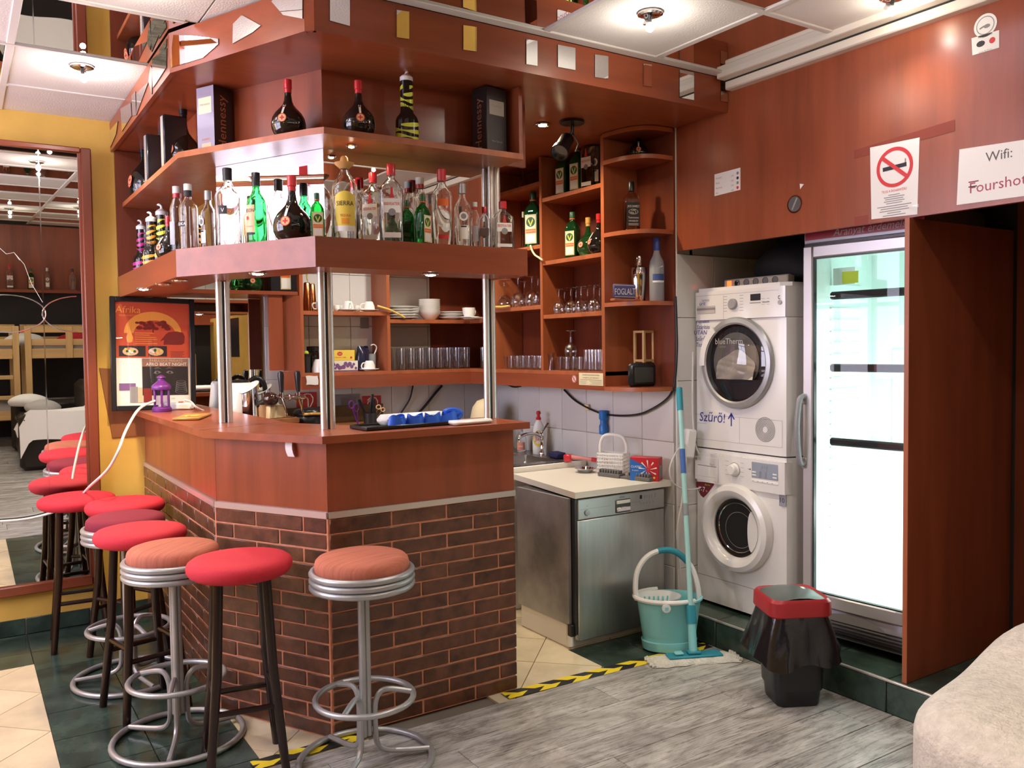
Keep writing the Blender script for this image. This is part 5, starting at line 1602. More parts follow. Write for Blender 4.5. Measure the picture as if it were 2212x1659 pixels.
ZL1 = 1.7655
cup((px(752, 660, 1, 5.12).x, 5.12, ZL1), 'upturned coffee cup on a saucer, middle of the upper left kitchen shelf', rad(90))
cup((px(797, 660, 1, 5.12).x, 5.12, ZL1), 'upturned coffee cup with its handle to the left on a saucer near the corner divider')
cup((px(692, 660, 1, 5.13).x, 5.13, ZL1), 'white cup lying behind the metal post beside the copper horns', rad(15), False, False)
cup((px(798, 795, 1, 5.11).x, 5.11, Z0 + .0005), 'upturned coffee cup on a saucer at the bottom left kitchen shelf', rad(10), s=1.0)
cup((2.885, 4.95, 1.7175), 'cream cup with handle lying in the corner of the plate shelf', rad(200), False, True, 1.15)
for k, (u, y) in enumerate(((727, 5.17), (737, 5.22), (771, 5.17))):
    o = MB().lathe([(.012, 0), (.016, .004), (.022, .022), (.019, .042), (.004, .046)], 'porcelain', 18).build('egg_cup'); o.location = (px(u, 662, 1, y).x, y, ZL1)
    tag(o, ('egg shaped white pot left of the middle coffee cup', 'small white pot behind the middle coffee cup', 'egg shaped white pot right of the middle coffee cup')[k], 'pot')
ZP = 1.7175
for k in range(5):
    o = plate_mb(.115, .014).build('dinner_plate'); o.location = (2.49, 5.165, ZP + .0175 * k); tag(o, ('bottom plate', 'second plate from the bottom', 'middle plate', 'second plate from the top', 'top plate')[k] + ' of the tall stack of white dinner plates', 'plate', 'stack of dinner plates')
for k in range(7):
    o = MB().lathe([(.003, 0), (.035, 0), (.040, .004), (.070, .042), (.074, .052), (.071, .052), (.066, .042), (.036, .008), (.003, .007)], 'porcelain', 32, cap=False).build('soup_bowl'); o.location = (2.69, 5.14, ZP + .0145 * k)
    tag(o, ('lowest', 'second lowest', 'third lowest', 'middle', 'third highest', 'second highest', 'topmost')[k] + ' bowl of the stack of white bowls', 'bowl', 'stack of white bowls')
for k in range(3):
    o = plate_mb(.100 - .006 * (k == 0), .018 if k < 2 else .012).build('side_plate'); o.location = (2.865, 5.15, ZP + .021 * k); tag(o, ('bottom', 'middle', 'top')[k] + ' plate of the low stack right of the bowls', 'plate', 'low stack of plates')
o = MB().lathe([(.003, 0), (.055, 0), (.062, .006), (.003, .012)], 'porcelain', 24).build('saucer'); o.location = (2.965 - .06, 4.84, ZP); tag(o, 'single flat saucer lying in the corner of the plate shelf', 'saucer')
# copper horns (cocktail strainers) on the upper left shelf
for k, (u, s_, lb) in enumerate(((664, 1, 'left dark copper horn shaped vessel on the upper left kitchen shelf'), (675, .98, 'right dark copper horn shaped vessel beside the white cup'))):
    o = MB().lathe([(.028, 0), (.028, .004), (.019, .17), (.015, .175), (.003, .176)], 'brass', 20).build('metal_horn'); o.location = (px(u, 668, 1, 5.10 + .045 * k).x, 5.10 + .045 * k, ZL1); o.scale = (s_,) * 3; tag(o, lb, 'vessel')
o = MB().tube(smooth_pts([(px(664, 605, 1, 5.09)), px(662, 590, 1, 5.08), px(662, 575, 1, 5.07)], 4), .004, 'straw', 6).build('hanging_cord'); tag(o, 'yellow cord hanging above the copper horns', 'cord')
# lower left shelf
zb0 = Z0 + .0005
t = thing('storage_jar', 'dark glass storage jar with black lid behind the white bowl', 'jar', (px(678, 800, 1, 5.17).x, 5.17, zb0))
MB().lathe([(.040, 0), (.043, .004), (.043, .11), (.034, .125), (.034, .135)], 'glassb', 24).build('glass_body', t); MB().lathe([(.040, .135), (.042, .14), (.042, .162), (.003, .165)], 'black', 24).build('lid', t)
t = thing('coffee_tin', 'dark tin standing at the left end of the lower kitchen shelf', 'tin', (px(662, 800, 1, 5.12).x, 5.12, zb0))
MB().lathe([(.026, 0), (.026, .10), (.003, .10)], 'darkmetal', 22).build('tin_body', t); MB().lathe([(.0275, .10), (.0275, .116), (.003, .118)], 'black', 22).build('lid', t)
o = MB().lathe([(.003, .082), (.034, .082), (.046, .060), (.056, .02), (.056, .0), (.053, 0), (.052, .02), (.042, .057), (.003, .077)], 'porcelain', 28, cap=False).build('upturned_bowl'); o.location = (px(693, 800, 1, 5.10).x, 5.10, zb0); tag(o, 'upturned white bowl on the lower left kitchen shelf beside the post', 'bowl')
t = thing('tea_box', 'violet patterned tea box on the lower left kitchen shelf under the yellow box', 'box', (2.08, 5.19, zb0), rad(-2))
mb = MB().box(-.09, .09, -.04, .04, 0, .068, 'lblw', .002); e = FL(-.0405)
for i in range(12): mb.disc(random.uniform(.008, .016), 'violetlbl', e @ T(-.075 + .0136 * i, random.uniform(.018, .05), .0004 + .0001 * i), 9)
mb.rect(-.09, .09, .0, .008, 'violetlbl', e, .0003).build('carton', t)
t = thing('tea_box', 'yellow tea box with a red oval lying on the violet tea box', 'box', (2.065, 5.19, zb0 + .0685), rad(-2))
MB().box(-.085, .085, -.038, .038, 0, .068, 'lbly', .002).build('carton', t)
MB().disc(.018, 'inkr', FL(-.0385) @ T(-.015, .045, .0004) @ MX.Scale(.7, 4, (0, 1, 0)), 20).text('Lipton', .010, 'lblw', FL(-.0392) @ T(-.015, .0415)).text('YELLOW LABEL', .011, 'inkr', FL(-.0390) @ T(-.01, .018)).disc(.007, 'inkr', FL(-.0390) @ T(.06, .02), 12).build('print', t)
t = thing('foil_bag', 'crumpled dark blue foil coffee bag on the lower left kitchen shelf', 'bag', (2.215, 5.18, zb0), rad(8))
MB().grid(lambda u, v: ((.048 + .004 * sin(9 * u + 7 * v)) * cos(u * 2 * PI) * (1 - .12 * v), (.034 * (1 - .85 * max(0, v - .72) / .28)) * sin(u * 2 * PI), .155 * v + .008 * sin(u * 12) * v), 20, 8, mat('blue_black_foil', (.012, .016, .045), .25, coat=.5), None, True).build('foil', t)
t = thing('glass_pitcher', 'small glass pitcher with a white handle behind the upturned cup', 'pitcher', (2.285, 5.20, zb0))
MB().lathe([(.003, 0), (.028, 0), (.03, .005), (.03, .11), (.028, .11), (.0275, .008), (.003, .007)], 'frost', 20, cap=False).build('glass_body', t); MB().tube(smooth_pts([(.012, -.02, .105), (.03, -.02, .15), (.012, -.02, .17), (-.01, -.02, .165)], 4), .004, 'white', 7).build('handle', t)
o = MB().sphere(.016, mat('lime_plastic', (.50, .62, .08), .4), None, 14, 8).tube([(0, 0, -.012), (0, 0, -.12)], .002, 'darkmetal', 6).build('lime_whisk'); o.location = (px(661, 735, 1, 5.15).x, 5.15, 1.505); tag(o, 'lime green ball topped stirrer leaning above the jars', 'stirrer')
# frayed straps tied to the shelf edges
for lb, pp in (('yellow braided cord tied from the cup shelf to the plate stack', ((815, 661, 1, 5.045), (838, 668, 1, 5.03), (856, 676, 1, 5.035), (874, 686, 1, 5.045))), ('yellow cord looped over the corner divider by the metal post', ((1045, 688, 1, 4.92), (1050, 672, 1, 4.86), (1062, 664, 1, 4.80), (1085, 663, 1, 4.74), (1100, 661, 1, 4.70)))):
    pts = []
    for u, v, ax, val in pp:
        p = px(u, v, ax, val); p.x = min(p.x, 2.944) if ax == 1 and val < 5 else p.x
        if ax == 1 and val < 5: p = px(u, v, 0, 2.94)
        pts.append(p)
    tag(MB().tube(smooth_pts(pts, 4), .007, 'straw', 7).build('braided_cord'), lb, 'cord')
pts = [px(u, v, 0, 2.938) for u, v in ((1146, 530), (1149, 540), (1155, 550), (1163, 556), (1172, 562))]
tag(MB().tube(smooth_pts(pts, 4), .006, 'cork', 7).build('cream_cable'), 'short cream cable looping past the long kitchen divider', 'cable')
t = thing('thin_stand', 'thin dark metal stand with a cream knob on the shelf beside the tall dark bottle', 'stand', (3.02, px(1131, 533, 0, 3.02).y, 2.1405))
MB().lathe([(.03, 0), (.03, .004), (.003, .006)], 'darkmetal', 18).build('foot', t); MB().tube([(0, 0, .004), (.0, .004, .10), (0, 0, .20)], .0035, 'chrome', 7).build('rod', t); MB().lathe([(.009, .20), (.009, .235), (.003, .237)], 'cork', 12).build('knob', t)

# rounded end shelves: shaker, sign, frame, tablet
t = thing('cocktail_shaker', 'shiny steel cocktail shaker on the rounded shelf behind the FOGLALT sign', 'shaker', (px(1381, 645, 1, 3.48).x, 3.48, 1.7575))
MB().lathe([(.030, 0), (.031, .003), (.043, .145), (.043, .15)], 'chrome', 28).build('cup', t); MB().lathe([(.044, .148), (.044, .162), (.040, .185), (.024, .196), (.021, .198), (.021, .208), (.023, .209), (.003, .209)], 'chrome', 28).build('strainer', t); MB().lathe([(.0175, .209), (.0165, .245), (.014, .25), (.003, .25)], 'chrome', 22).build('cap', t)
t = thing('reserved_sign', 'blue and white FOGLALT sign on a wooden foot on the rounded shelf', 'sign', (px(1350, 652, 1, 3.415).x, 3.415, 1.7575), rad(-2))
MB().box(-.082, .088, -.02, .02, 0, .012, 'wlight', .002).build('foot', t)
MB().box(-.078, .072, -.006, .006, .014, .088, mat('sign_blue', (.09, .08, .22), .5), .006).text('FOGLALT', .046, 'lblw', frame((-.003, -.0066, .034), (1, 0, .03), (0, 0, 1)), wmax=.135).rect(-.072, .066, .080, .082, 'lblw', FL(-.0066)).rect(-.072, .066, .020, .022, 'lblw', FL(-.0066)).build('plate', t)
t = thing('tablet', 'small black device with grey screen standing on the lowest rounded shelf', 'tablet', (px(1387, 838, 1, 3.43).x, 3.43, 1.306), rad(-3))
MB().box(-.092, .092, -.018, .018, 0, .128, 'black', .016).build('case', t); MB().box(-.062, .062, -.0195, -.016, .022, .104, mat('dead_grey_screen', (.055, .055, .05), .22), .002).build('screen', t)
t = thing('wooden_lantern', 'open frame of thin pale wood standing behind the black device', 'lantern', (px(1392, 838, 1, 3.50).x, 3.50, 1.306), rad(10))
for sx in (-.042, .042):
    for sy in (-.03, .03): MB().box(sx - .006, sx + .006, sy - .006, sy + .006, 0, .30, 'pinez').build('post', t)
for z in (.132, .288):
    for sy in (-.03, .03): MB().box(-.036, .036, sy - .006, sy + .006, z, z + .012, 'pine').build('rail', t)
    for sx in (-.042, .042): MB().box(sx - .006, sx + .006, -.024, .024, z, z + .012, 'pinez').build('rail', t)
o = MB().lathe([(.014, 0), (.014, .072), (.003, .074)], 'cork', 16).build('candle'); o.location = (px(1430, 838, 1, 3.50).x, 3.50, 1.306); tag(o, 'small cream candle stump right of the black device', 'candle')
# black spotlight clamped under the canopy
p = px(1236, 262, 2, ZS)
t = thing('black_spotlight', 'black cylindrical spotlight hanging under the canopy above the green bottles', 'spotlight', (p.x, p.y, ZS))
MB().lathe([(.062, 0), (.062, -.012), (.003, -.014)], 'black', 24).build('base', t); MB().tube([(0, 0, -.01), (.0, 0, -.05), (-.01, .01, -.075)], .009, 'black', 8).tube([(.0, 0, -.05), (.03, -.01, -.11), (.02, 0, -.15)], .004, 'black', 6).build('arm', t)
MB().lathe([(.010, .02), (.036, .015), (.038, -.08), (.044, -.085), (.046, -.115), (.041, -.115), (.036, -.07)], 'black', 24, T(-.035, .005, -.10, rz=rad(30), ry=rad(48))).disc(.037, 'chrome', T(-.035, .005, -.10, rz=rad(30), ry=rad(48)) @ T(0, 0, -.09)).build('head', t)

# ================================================================== things on the bar and by the bar mirror
pl = px(350, 880, 1, 5.02)
t = thing('lantern', 'purple metal tea light lantern standing on the far end of the bar', 'lantern', (pl.x, pl.y, ZT), rad(20))
MB().lathe([(.050, 0), (.052, .005), (.052, .018), (.046, .024), (.046, .028), (.003, .028)], 'purple', 6 * 4).build('base', t)
for k in range(6):
    a = PI / 3 * k; MB().box(-.0055, .0055, -.0055, .0055, .026, .125, 'purple', .002, T(.041 * cos(a), .041 * sin(a), 0, a)).build('post', t)
MB().lathe([(.038, .028), (.038, .124)], thin_glass('lantern_glass', (.8, .75, .85)), 6, cap=False).build('glass', t)
MB().lathe([(.050, .122), (.052, .128), (.052, .140), (.046, .148), (.026, .165), (.018, .172), (.018, .184), (.024, .188), (.022, .194), (.008, .202), (.003, .203)], 'purple', 24).build('roof', t)
MB().lathe([(.019, .028), (.019, .040), (.003, .041)], 'paper', 14).build('tea_light', t)
t = thing('extension_socket', 'white extension socket with red switch behind the purple lantern', 'socket', (*px(394, 876, 1, 5.10).xy, ZT), rad(-35))
MB().box(-.10, .06, -.025, .025, 0, .040, 'white', .008).build('body', t); MB().box(-.02, .005, -.012, .012, .038, .046, 'signred', .003).build('switch', t)
cpts = [px(334, 866, 1, 5.0), px(300, 884, 1, 4.85), px(272, 930, 1, 4.70), px(255, 975, 1, 4.62), px(232, 1015, 1, 4.68), px(195, 1050, 1, 4.9), px(160, 1085, 1, 5.12), px(110, 1108, 1, 5.22), px(50, 1122, 1, 5.23), px(-30, 1128, 1, 5.23)]
tag(MB().tube(smooth_pts(cpts, 6), .007, 'cable', 8).build('white_cable'), 'white cable hanging from the lantern over the bar edge across the stools', 'cable')
pts = [px(u, v, 2, ZT + .006) for u, v in ((396, 872), (415, 880), (425, 888), (440, 884))]
tag(MB().tube(smooth_pts([px(398, 864, 1, 4.9), px(412, 868, 1, 4.9), px(424, 880, 1, 4.9), px(440, 888, 1, 4.95)], 5), .006, 'cable', 8).build('socket_lead'), 'short white lead running from the extension socket along the bar', 'cable')
pm_ = px(416, 903, 2, ZT)
t = thing('menu_booklet', 'brown and gold drinks menu booklet with red flower lying on the bar', 'booklet', (pm_.x, pm_.y, ZT), rad(66))
MB().box(-.16, .16, -.062, .062, .001, .012, mat('menu_cover', (.34, .17, .04), .4), .003).box(-.158, .158, -.060, .060, .003, .010, 'lbly').build('cover', t)
mb = MB()
for i in range(6): mb.disc(.020, ('inkr', 'orange', 'lbly')[i % 3], T(.022 * cos(i), .016 * sin(i), .0123 + .0002 * i) @ MX.Scale(1.6, 4, (1, 0, 0)), 12)
mb.build('flower_print', t)
# poster frame leaning on the wall at the end of the bar
tl, tr, br_, bl = px(225, 645, 1, 5.255), px(408, 650, 1, 5.255), px(418, 882, 1, 5.215), px(249, 886, 1, 5.215)
PW, PH = .455, .645
t = thing('poster_frame', 'black framed orange African food poster over an AFRO BEAT NIGHT flyer leaning on the wall', 'poster', (tl.x + .012, 5.212, ZT + .003))
tilt = rad(-3.2); G = frame((0, 0, 0), (cos(rad(-1.2)), 0, sin(rad(-1.2))), (sin(rad(1.2)), sin(-tilt), cos(tilt)))
mb = MB()
fw = .028
for a, b, c, d in ((0, fw, 0, PH), (PW - fw, PW, 0, PH), (fw, PW - fw, 0, fw), (fw, PW - fw, PH - fw, PH)): mb.box(a, b, c, d, -.012, .012, 'black', .003, G)
mb.build('frame', t)
mb = MB().rect(fw, PW - fw, fw, PH - fw, 'lblw', G, -.006)
Y0 = .30
mb.rect(fw, PW - fw, Y0, PH - fw, 'post_red', G, -.004)
sun = [(PW * .5 + .155 * cos(a), .44 + .125 * sin(a), 0) for a in [PI * i / 24 for i in range(25)]]
mb.face(sun, 'post_or', G @ T(0, 0, -.0034))
inn = [(PW * .52 + .115 * cos(a), .43 + .085 * sin(a), 0) for a in [PI * i / 20 for i in range(21)]]
mb.face(inn, 'post_red', G @ T(0, 0, -.0031))
rr_ = random.Random(3)
for i in range(26):
    mb.disc(rr_.uniform(.008, .02), 'post_dk', G @ T(PW * .5 + rr_.uniform(-.09, .08), .485 + rr_.uniform(-.02, .02), -.0028 + i * .00002) @ MX.Scale(.6, 4, (0, 1, 0)), 8)
mb.box(PW * .5 - .004, PW * .5 + .004, .44, .49, -.0031, -.0026, 'post_dk', 0, G)
el = [(0, 0), (.02, .002), (.10, .002), (.115, .012), (.118, .05), (.108, .072), (.07, .08), (.03, .074), (.012, .06), (.002, .045), (-.012, .03), (-.018, .018), (-.006, .026), (.004, .03)]
mb.face([(x, y, 0) for x, y in el], 'post_dk', G @ T(PW * .62, .375, -.0022))
dr = [(0, 0), (.016, .006), (.02, .03), (.012, .06), (.004, .10), (-.004, .06), (-.016, .03), (-.012, .006)]
mb.face([(x, y, 0) for x, y in dr], 'post_or', G @ T(.10, .385, -.0024))
for i in range(6): mb.rect(.13, .13 + rr_.uniform(.06, .12), .44 - i * .012, .443 - i * .012, 'post_or', G, -.0022)
mb.text('Afrika', .055, 'post_or', G @ T(.095, .555, -.0022), shear=.1).text('NIGERIAN KITCHEN', .014, 'post_or', G @ T(.10, .535, -.0022), wmax=.10)
for (a, b) in ((.045, .185), (.20, .30)):
    mb.rect(a, b, .308, .368, 'post_k', G, -.0022)
    mb.disc(.042, 'lblt', G @ T((a + b) / 2 - .01, .335, -.0019) @ MX.Scale(.55, 4, (0, 1, 0)), 18)
    for i in range(9): mb.disc(.008, ('lbly', 'lblo', 'greencap', 'lblw')[i % 4], G @ T((a + b) / 2 - .01 + rr_.uniform(-.028, .028), .338 + rr_.uniform(-.012, .014), -.0016 + i * .00003), 7)
for i in range(5): mb.rect(.32, .32 + rr_.uniform(.05, .09), .335 - i * .008, .337 - i * .008, 'post_dk', G, -.002)
# flyer
mb.rect(.165, PW - fw - .012, .25, .296, mat('flyer_brown', (.30, .16, .11), .5), G, -.003).text('FABULOUS FRIDAYS', .020, 'lblt', G @ T(.296, .277, -.0022), wmax=.235).text('AFRO BEAT NIGHT', .026, 'lblw', G @ T(.296, .254, -.0020), wmax=.245)
mb.rect(.165, PW - fw - .012, .085, .25, 'post_k', G, -.003)
for sx in (-1, 1):
    mb.face([(sx * .012, 0, 0), (sx * .025, .010, 0), (sx * .046, .008, 0), (sx * .055, -.004, 0), (sx * .035, -.008, 0)][::sx], 'skin1', G @ T(.28, .215, -.0024)).disc(.0065, 'post_k', G @ T(.28 + sx * .034, .215, -.0020), 10).face([(sx * .008, .012, 0), (sx * .03, .024, 0), (sx * .058, .014, 0), (sx * .03, .019, 0)][::sx], 'skin1', G @ T(.28, .222, -.0024))
for i in range(6): mb.ring(.030 - .0015 * i, .034 - .0015 * i, 'skin1', G @ T(.375, .105 + .011 * i, -.0022 + .00005 * i) @ MX.Scale(.38, 4, (0, 1, 0)), 20)
mb.rect(fw + .012, .16, .05, .14, 'flyer_p', G, -.003) if 0 else None
mb.rect(fw + .015, .13, .115, .155, 'violetlbl', G, -.003).rect(.098, .14, .045, .135, 'inkg', G, -.0026).rect(.143, .165, .045, .13, 'lblt', G, -.0026).rect(.17, .215, .045, .125, 'post_dk', G, -.0026)
mb.text('info', .014, 'inkg', G @ T(.33, .06, -.0022))
mb.build('poster', t)
MB().rect(fw, PW - fw, fw, PH - fw, 'paneg', G, .004).build('glass', t)
# wooden board behind the bar end
q = [px(u, v, 1, 5.290) for u, v in ((215, 795), (300, 800), (330, 940), (243, 945))]
tag(MB().add([(p.x, 5.299, p.z) for p in q] + [(p.x, 5.288, p.z) for p in q], [(7, 6, 5, 4), (0, 1, 2, 3), (0, 4, 5, 1), (1, 5, 6, 2), (2, 6, 7, 3), (3, 7, 4, 0)], 'board').build('wall_board', smooth=0), 'slanting brown board fixed on the yellow wall at the end of the bar', 'board')

# back counter under the mirror
bc = MB().box(1.30, 1.70, 4.95, 5.284, 0, 1.09, 'wd').box(1.28, 1.70, 4.93, 5.284, 1.092, 1.125, 'board', .004).box(1.70, 2.40, 4.90, 5.284, 0, 1.02, 'wd').box(1.70, 2.42, 4.88, 5.284, 1.022, 1.055, 'board', .004).build('back_counter')
tag(bc, 'back counter along the tiled wall behind the bar, mostly hidden', 'counter')
ZK, ZK2 = 1.1255, 1.0555
kp = (px(519, 880, 1, 5.10).x, 5.10)
t = thing('kettle', 'white electric kettle with black handle standing behind the beer tap', 'kettle', (kp[0], kp[1], ZK), rad(-8))
t.scale = (1.08, 1.08, 1.06)
MB().lathe([(.088, 0), (.088, .022), (.003, .024)], 'black', 28).build('base', t)
MB().lathe([(.082, .024), (.082, .03), (.066, .19), (.058, .20), (.003, .205)], 'white', 28).face([(-.055, -.02, .20), (-.098, 0, .205), (-.055, .02, .20), (-.06, 0, .15)], 'white').build('body', t)
MB().lathe([(.050, .203), (.040, .214), (.003, .218)], 'black', 24).build('lid', t)
MB().tube(smooth_pts([(.052, 0, .205), (.088, 0, .225), (.125, 0, .20), (.135, 0, .14), (.118, 0, .07), (.09, 0, .05)], 4), .014, 'black', 10).build('handle', t)
# beer tap: two obliquely cut chrome columns and a chrome rail with two black handles
t = thing('beer_tap', 'chrome beer tap with slanted cut columns and two black handles behind the bar', 'beer tap', (px(540, 900, 1, 5.0).x, 5.0, ZK))


def cutcol(mb, x, y, r, h, sl):
    n = 24
    vs = [(x + r * cos(2 * PI * i / n), y + r * sin(2 * PI * i / n), 0) for i in range(n)] + [(x + r * cos(2 * PI * i / n), y + r * sin(2 * PI * i / n), h + sl * r * cos(2 * PI * i / n - .3)) for i in range(n)]
    mb.add(vs, [(i, (i + 1) % n, n + (i + 1) % n, n + i) for i in range(n)], 'chrome')
    mb.add([(p[0] + (p[0] - x) * .18, p[1] + (p[1] - y) * .18, p[2] + .004) for p in vs[n:]], [tuple(range(n))], 'lblw').add([(p[0] + (p[0] - x) * .18, p[1] + (p[1] - y) * .18, p[2] + .002) for p in vs[n:]], [tuple(range(n - 1, -1, -1))], 'chrome')


mb = MB(); cutcol(mb, 0, 0, .047, .185, .75); mb.build('column', t)
mb = MB(); cutcol(mb, .115, .10, .040, .165, .75); mb.build('column', t)
MB().sphere(.046, mat('dark_brown_gloss', (.035, .014, .010), .12, coat=.5), T(.105, -.06, .115), 20, 12, .92).lathe([(.014, -.10), (.02, -.03), (.03, 0)], 'darkmetal', 14, T(.09, -.02, .10, ry=rad(70))).build('dark_globe', t)
mb = MB().tube([(.13, -.06, .125), (.30, -.08, .12)], .014, 'chrome', 12)
for x in (.165, .21, .26): mb.lathe([(.018, -.012), (.021, -.004), (.021, .004), (.018, .012)], 'chrome', 14, T(x, -.066, .123, ry=PI / 2))
mb.build('rail', t)
for x in (.165, .265):
    MB().tube([(x, -.075, .12), (x, -.08, .155)], .012, 'chrome', 10).tube([(x, -.085, .12), (x + .012, -.10, .07), (x + .02, -.105, .02)], [.009, .008, .006], 'chrome', 9).build('tap', t)
    MB().lathe([(.010, 0), (.013, .02), (.016, .07), (.019, .10), (.016, .122), (.003, .128)], 'black', 14, T(x, -.08, .15, rx=rad(-4))).build('tap_handle', t)
for k, (u, x_, y, lb) in enumerate(((565, 0, 4.99, 'paper cup beside the beer tap'),)):
    o = MB().lathe([(.026, 0), (.033, .08), (.0345, .082), (.032, .083), (.025, .004), (.003, .003)], 'lblt', 20, cap=False).build('paper_cup'); o.location = (px(u, 900, 1, y).x, y, ZK); tag(o, lb, 'cup')
t = thing('tissue_box', 'cream folded paper stack behind the paper cup', 'paper', (px(590, 900, 1, 5.0).x, 5.0, ZK), rad(20)); MB().box(-.06, .06, -.05, .05, 0, .075, 'cork', .004).face([(-.05, 0, .075), (.05, 0, .075), (.03, 0, .11), (-.04, 0, .105)], 'paper').build('stack', t)
t = thing('waffle_maker', 'black rounded table appliance behind the bar right of the beer tap', 'appliance', (px(668, 905, 1, 5.02).x, 5.02, ZK2), rad(-10))
t.scale = (.85, .85, 1.0)
MB().lathe([(.095, 0), (.105, .02), (.105, .06), (.095, .075)], 'black', 28, sx=1.1).build('body', t); MB().lathe([(.104, .078), (.104, .09), (.09, .108), (.05, .118), (.003, .119)], 'black', 28, sx=1.1).build('lid', t); MB().tube([(-.06, -.10, .085), (0, -.125, .088), (.06, -.10, .085)], .008, 'gold', 8).build('handle', t)
t = thing('knife_block', 'cup of black handled knives and pink scissors on the back counter', 'utensils', (px(800, 905, 1, 4.97).x, 4.97, ZK2))
t.scale = (.9, .9, .78)
MB().lathe([(.003, 0), (.045, 0), (.05, .09), (.047, .09), (.043, .006), (.003, .005)], 'darkmetal', 20, cap=False).build('cup', t)
for dx, dy_, lean, hh in ((-.03, 0, -.25, .20), (.0, .01, .12, .24), (.025, -.01, .0, .20)):
    MB().tube([(dx * .4, dy_, .02), (dx + lean * .08, dy_, .12), (dx + lean * .2, dy_, hh)], [.008, .010, .012], 'black', 8).build('knife', t)
MB().ring(.014, .021, mat('pink_plastic', (.55, .22, .24), .4), frame((.055, -.02, .135), (1, 0, 0), (0, 0, 1)), 18).ring(.012, .018, 'pink', frame((.085, -.02, .115), (1, 0, 0), (0, 0, 1)), 18) if 0 else None
for cx_, cz_, r_ in ((.055, .135, .017), (.088, .112, .015)):
    MB().tube([(cx_ + r_ * cos(2 * PI * i / 16), -.02, cz_ + r_ * sin(2 * PI * i / 16)) for i in range(16)], .004, 'lblt', 7, True).tube([(cx_ - .012, -.02, cz_ - .012), (.03, -.01, .04)], .004, 'chrome', 6).build('scissor_loop', t)
t = thing('purple_scissors', 'purple handled scissors leaning behind the bar left of the knives', 'scissors', (px(765, 905, 1, 5.0).x, 5.0, ZK2))
t.scale = (.8, .8, .9)
for cx_, cz_ in ((-.02, .14), (.02, .115)):
    MB().tube([(cx_ + .02 * cos(2 * PI * i / 16), 0, cz_ + .026 * sin(2 * PI * i / 16)) for i in range(16)], .005, 'purple', 7, True).tube([(cx_ + .008, 0, cz_ - .025), (.03, 0, .0)], .005, 'purple', 6).build('handle', t)
o = MB().box(-.33, .33, -.008, .008, 0, .105, mat('olive_brown_board', (.14, .085, .03), .5), .002).build('splash_board'); o.location = (2.06, 5.266, ZK2); tag(o, 'low brown board along the tiles behind the back counter', 'board')
# tray with silicone moulds on the bar
tp = [px(u, v, 2, ZT) for u, v in ((797, 922), (1040, 905))]
t = thing('serving_tray', 'black tray with gold edge lying on the right half of the bar', 'tray', (1.63, 3.27, ZT), rad(3))
MB().box(-.26, .20, -.075, .075, .001, .008, 'black', .003).box(-.26, .20, -.079, -.071, .001, .016, 'black', .003).box(-.26, .20, .071, .079, .001, .016, 'black', .003).box(-.265, -.255, -.079, .079, .001, .016, 'black', .003).box(.195, .205, -.079, .079, .001, .016, 'black', .003).build('tray_body', t)
MB().rect(-.24, -.15, -.06, -.02, 'cork', T(0, 0, .0086)).build('gold_paper', t)
t = thing('ice_mould', 'white plastic mould with blue silicone cups lying on the black tray', 'mould', (1.665, 3.285, ZT + .0085), rad(4))
MB().box(-.19, .13, -.02, .055, 0, .045, 'white', .018).build('white_tray', t)
for k in range(4):
    MB().grid(lambda u, v, k=k: (-.135 + .085 * k + (.042 - .006 * v) * cos(u * 2 * PI) * (1 + .08 * sin(3 * u * 2 * PI + k)), -.040 + (.022 - .004 * v) * sin(u * 2 * PI), .004 + v * (.036 + .008 * sin(u * 2 * PI * 2 + k * 1.3))), 24, 4, 'blue', None, True).face([(-.135 + .085 * k + .034 * cos(2 * PI * i / 12), -.040 + .017 * sin(2 * PI * i / 12), .036) for i in range(12)], 'blue').build('silicone_cup', t)
MB().tube(smooth_pts([(.17, -.03, .01), (.19, -.03, .035), (.15, -.03, .05), (.11, -.03, .045), (.13, -.03, .03), (.18, -.03, .04)], 4), .012, 'blue', 8).build('silicone_cup', t)
t = thing('cutting_board', 'small white plastic board at the front edge of the bar by the tray', 'board', (1.855, 3.185, ZT), rad(4))
MB().box(-.10, .10, -.035, .035, .001, .020, 'porcelain', .008).build('slab', t)
o = MB().lathe([(.003, .0), (.095, 0), (.092, .22), (.075, .29), (.045, .33), (.003, .345)], 'cork', 22).build('canister'); o.location = (2.96, 4.90, sz + .005); tag(o, 'cream rounded canister standing by the sink, its top peeking over the bar beside the post', 'canister')

# fire extinguisher signs, switch, cables on the tiles
for k, (u0, v0, u1, v1, lb) in enumerate(((641, 850, 684, 890, 'red fire extinguisher sign on the tiles left of the second post'), (783, 856, 823, 898, 'red fire extinguisher sign on the tiles behind the knives'))):
    a, b = px(u0, v1, 1, YB - .011), px(u1, v0, 1, YB - .011)
    e = frame(((a.x + b.x) / 2, YB - .0112, (a.z + b.z) / 2), (1, 0, 0), (0, 0, 1)); s_ = (b.x - a.x) / 2
    mb = MB().box(-s_, s_, -s_, s_, -.0015, .0015, 'signred', .001, e)
    L_ = lambda pts, w_: mb.tube([(x * s_, y * s_, .002) for x, y in pts], w_ * s_, 'lblw', 5, False, e)
    L_([(-.45, -.75), (-.45, .2), (-.35, .42), (-.12, .5), (.1, .42), (.15, .2), (.15, -.75)], .06); L_([(-.5, -.75), (.2, -.75)], .06)
    L_([(-.3, .55), (-.3, .72), (.0, .85), (.4, .8), (.62, .45), (.6, .1), (.4, -.3), (.2, -.55)], .06); L_([(-.45, .6), (-.1, .6)], .07)
    tag(mb.build('fire_sign'), lb, 'sign')
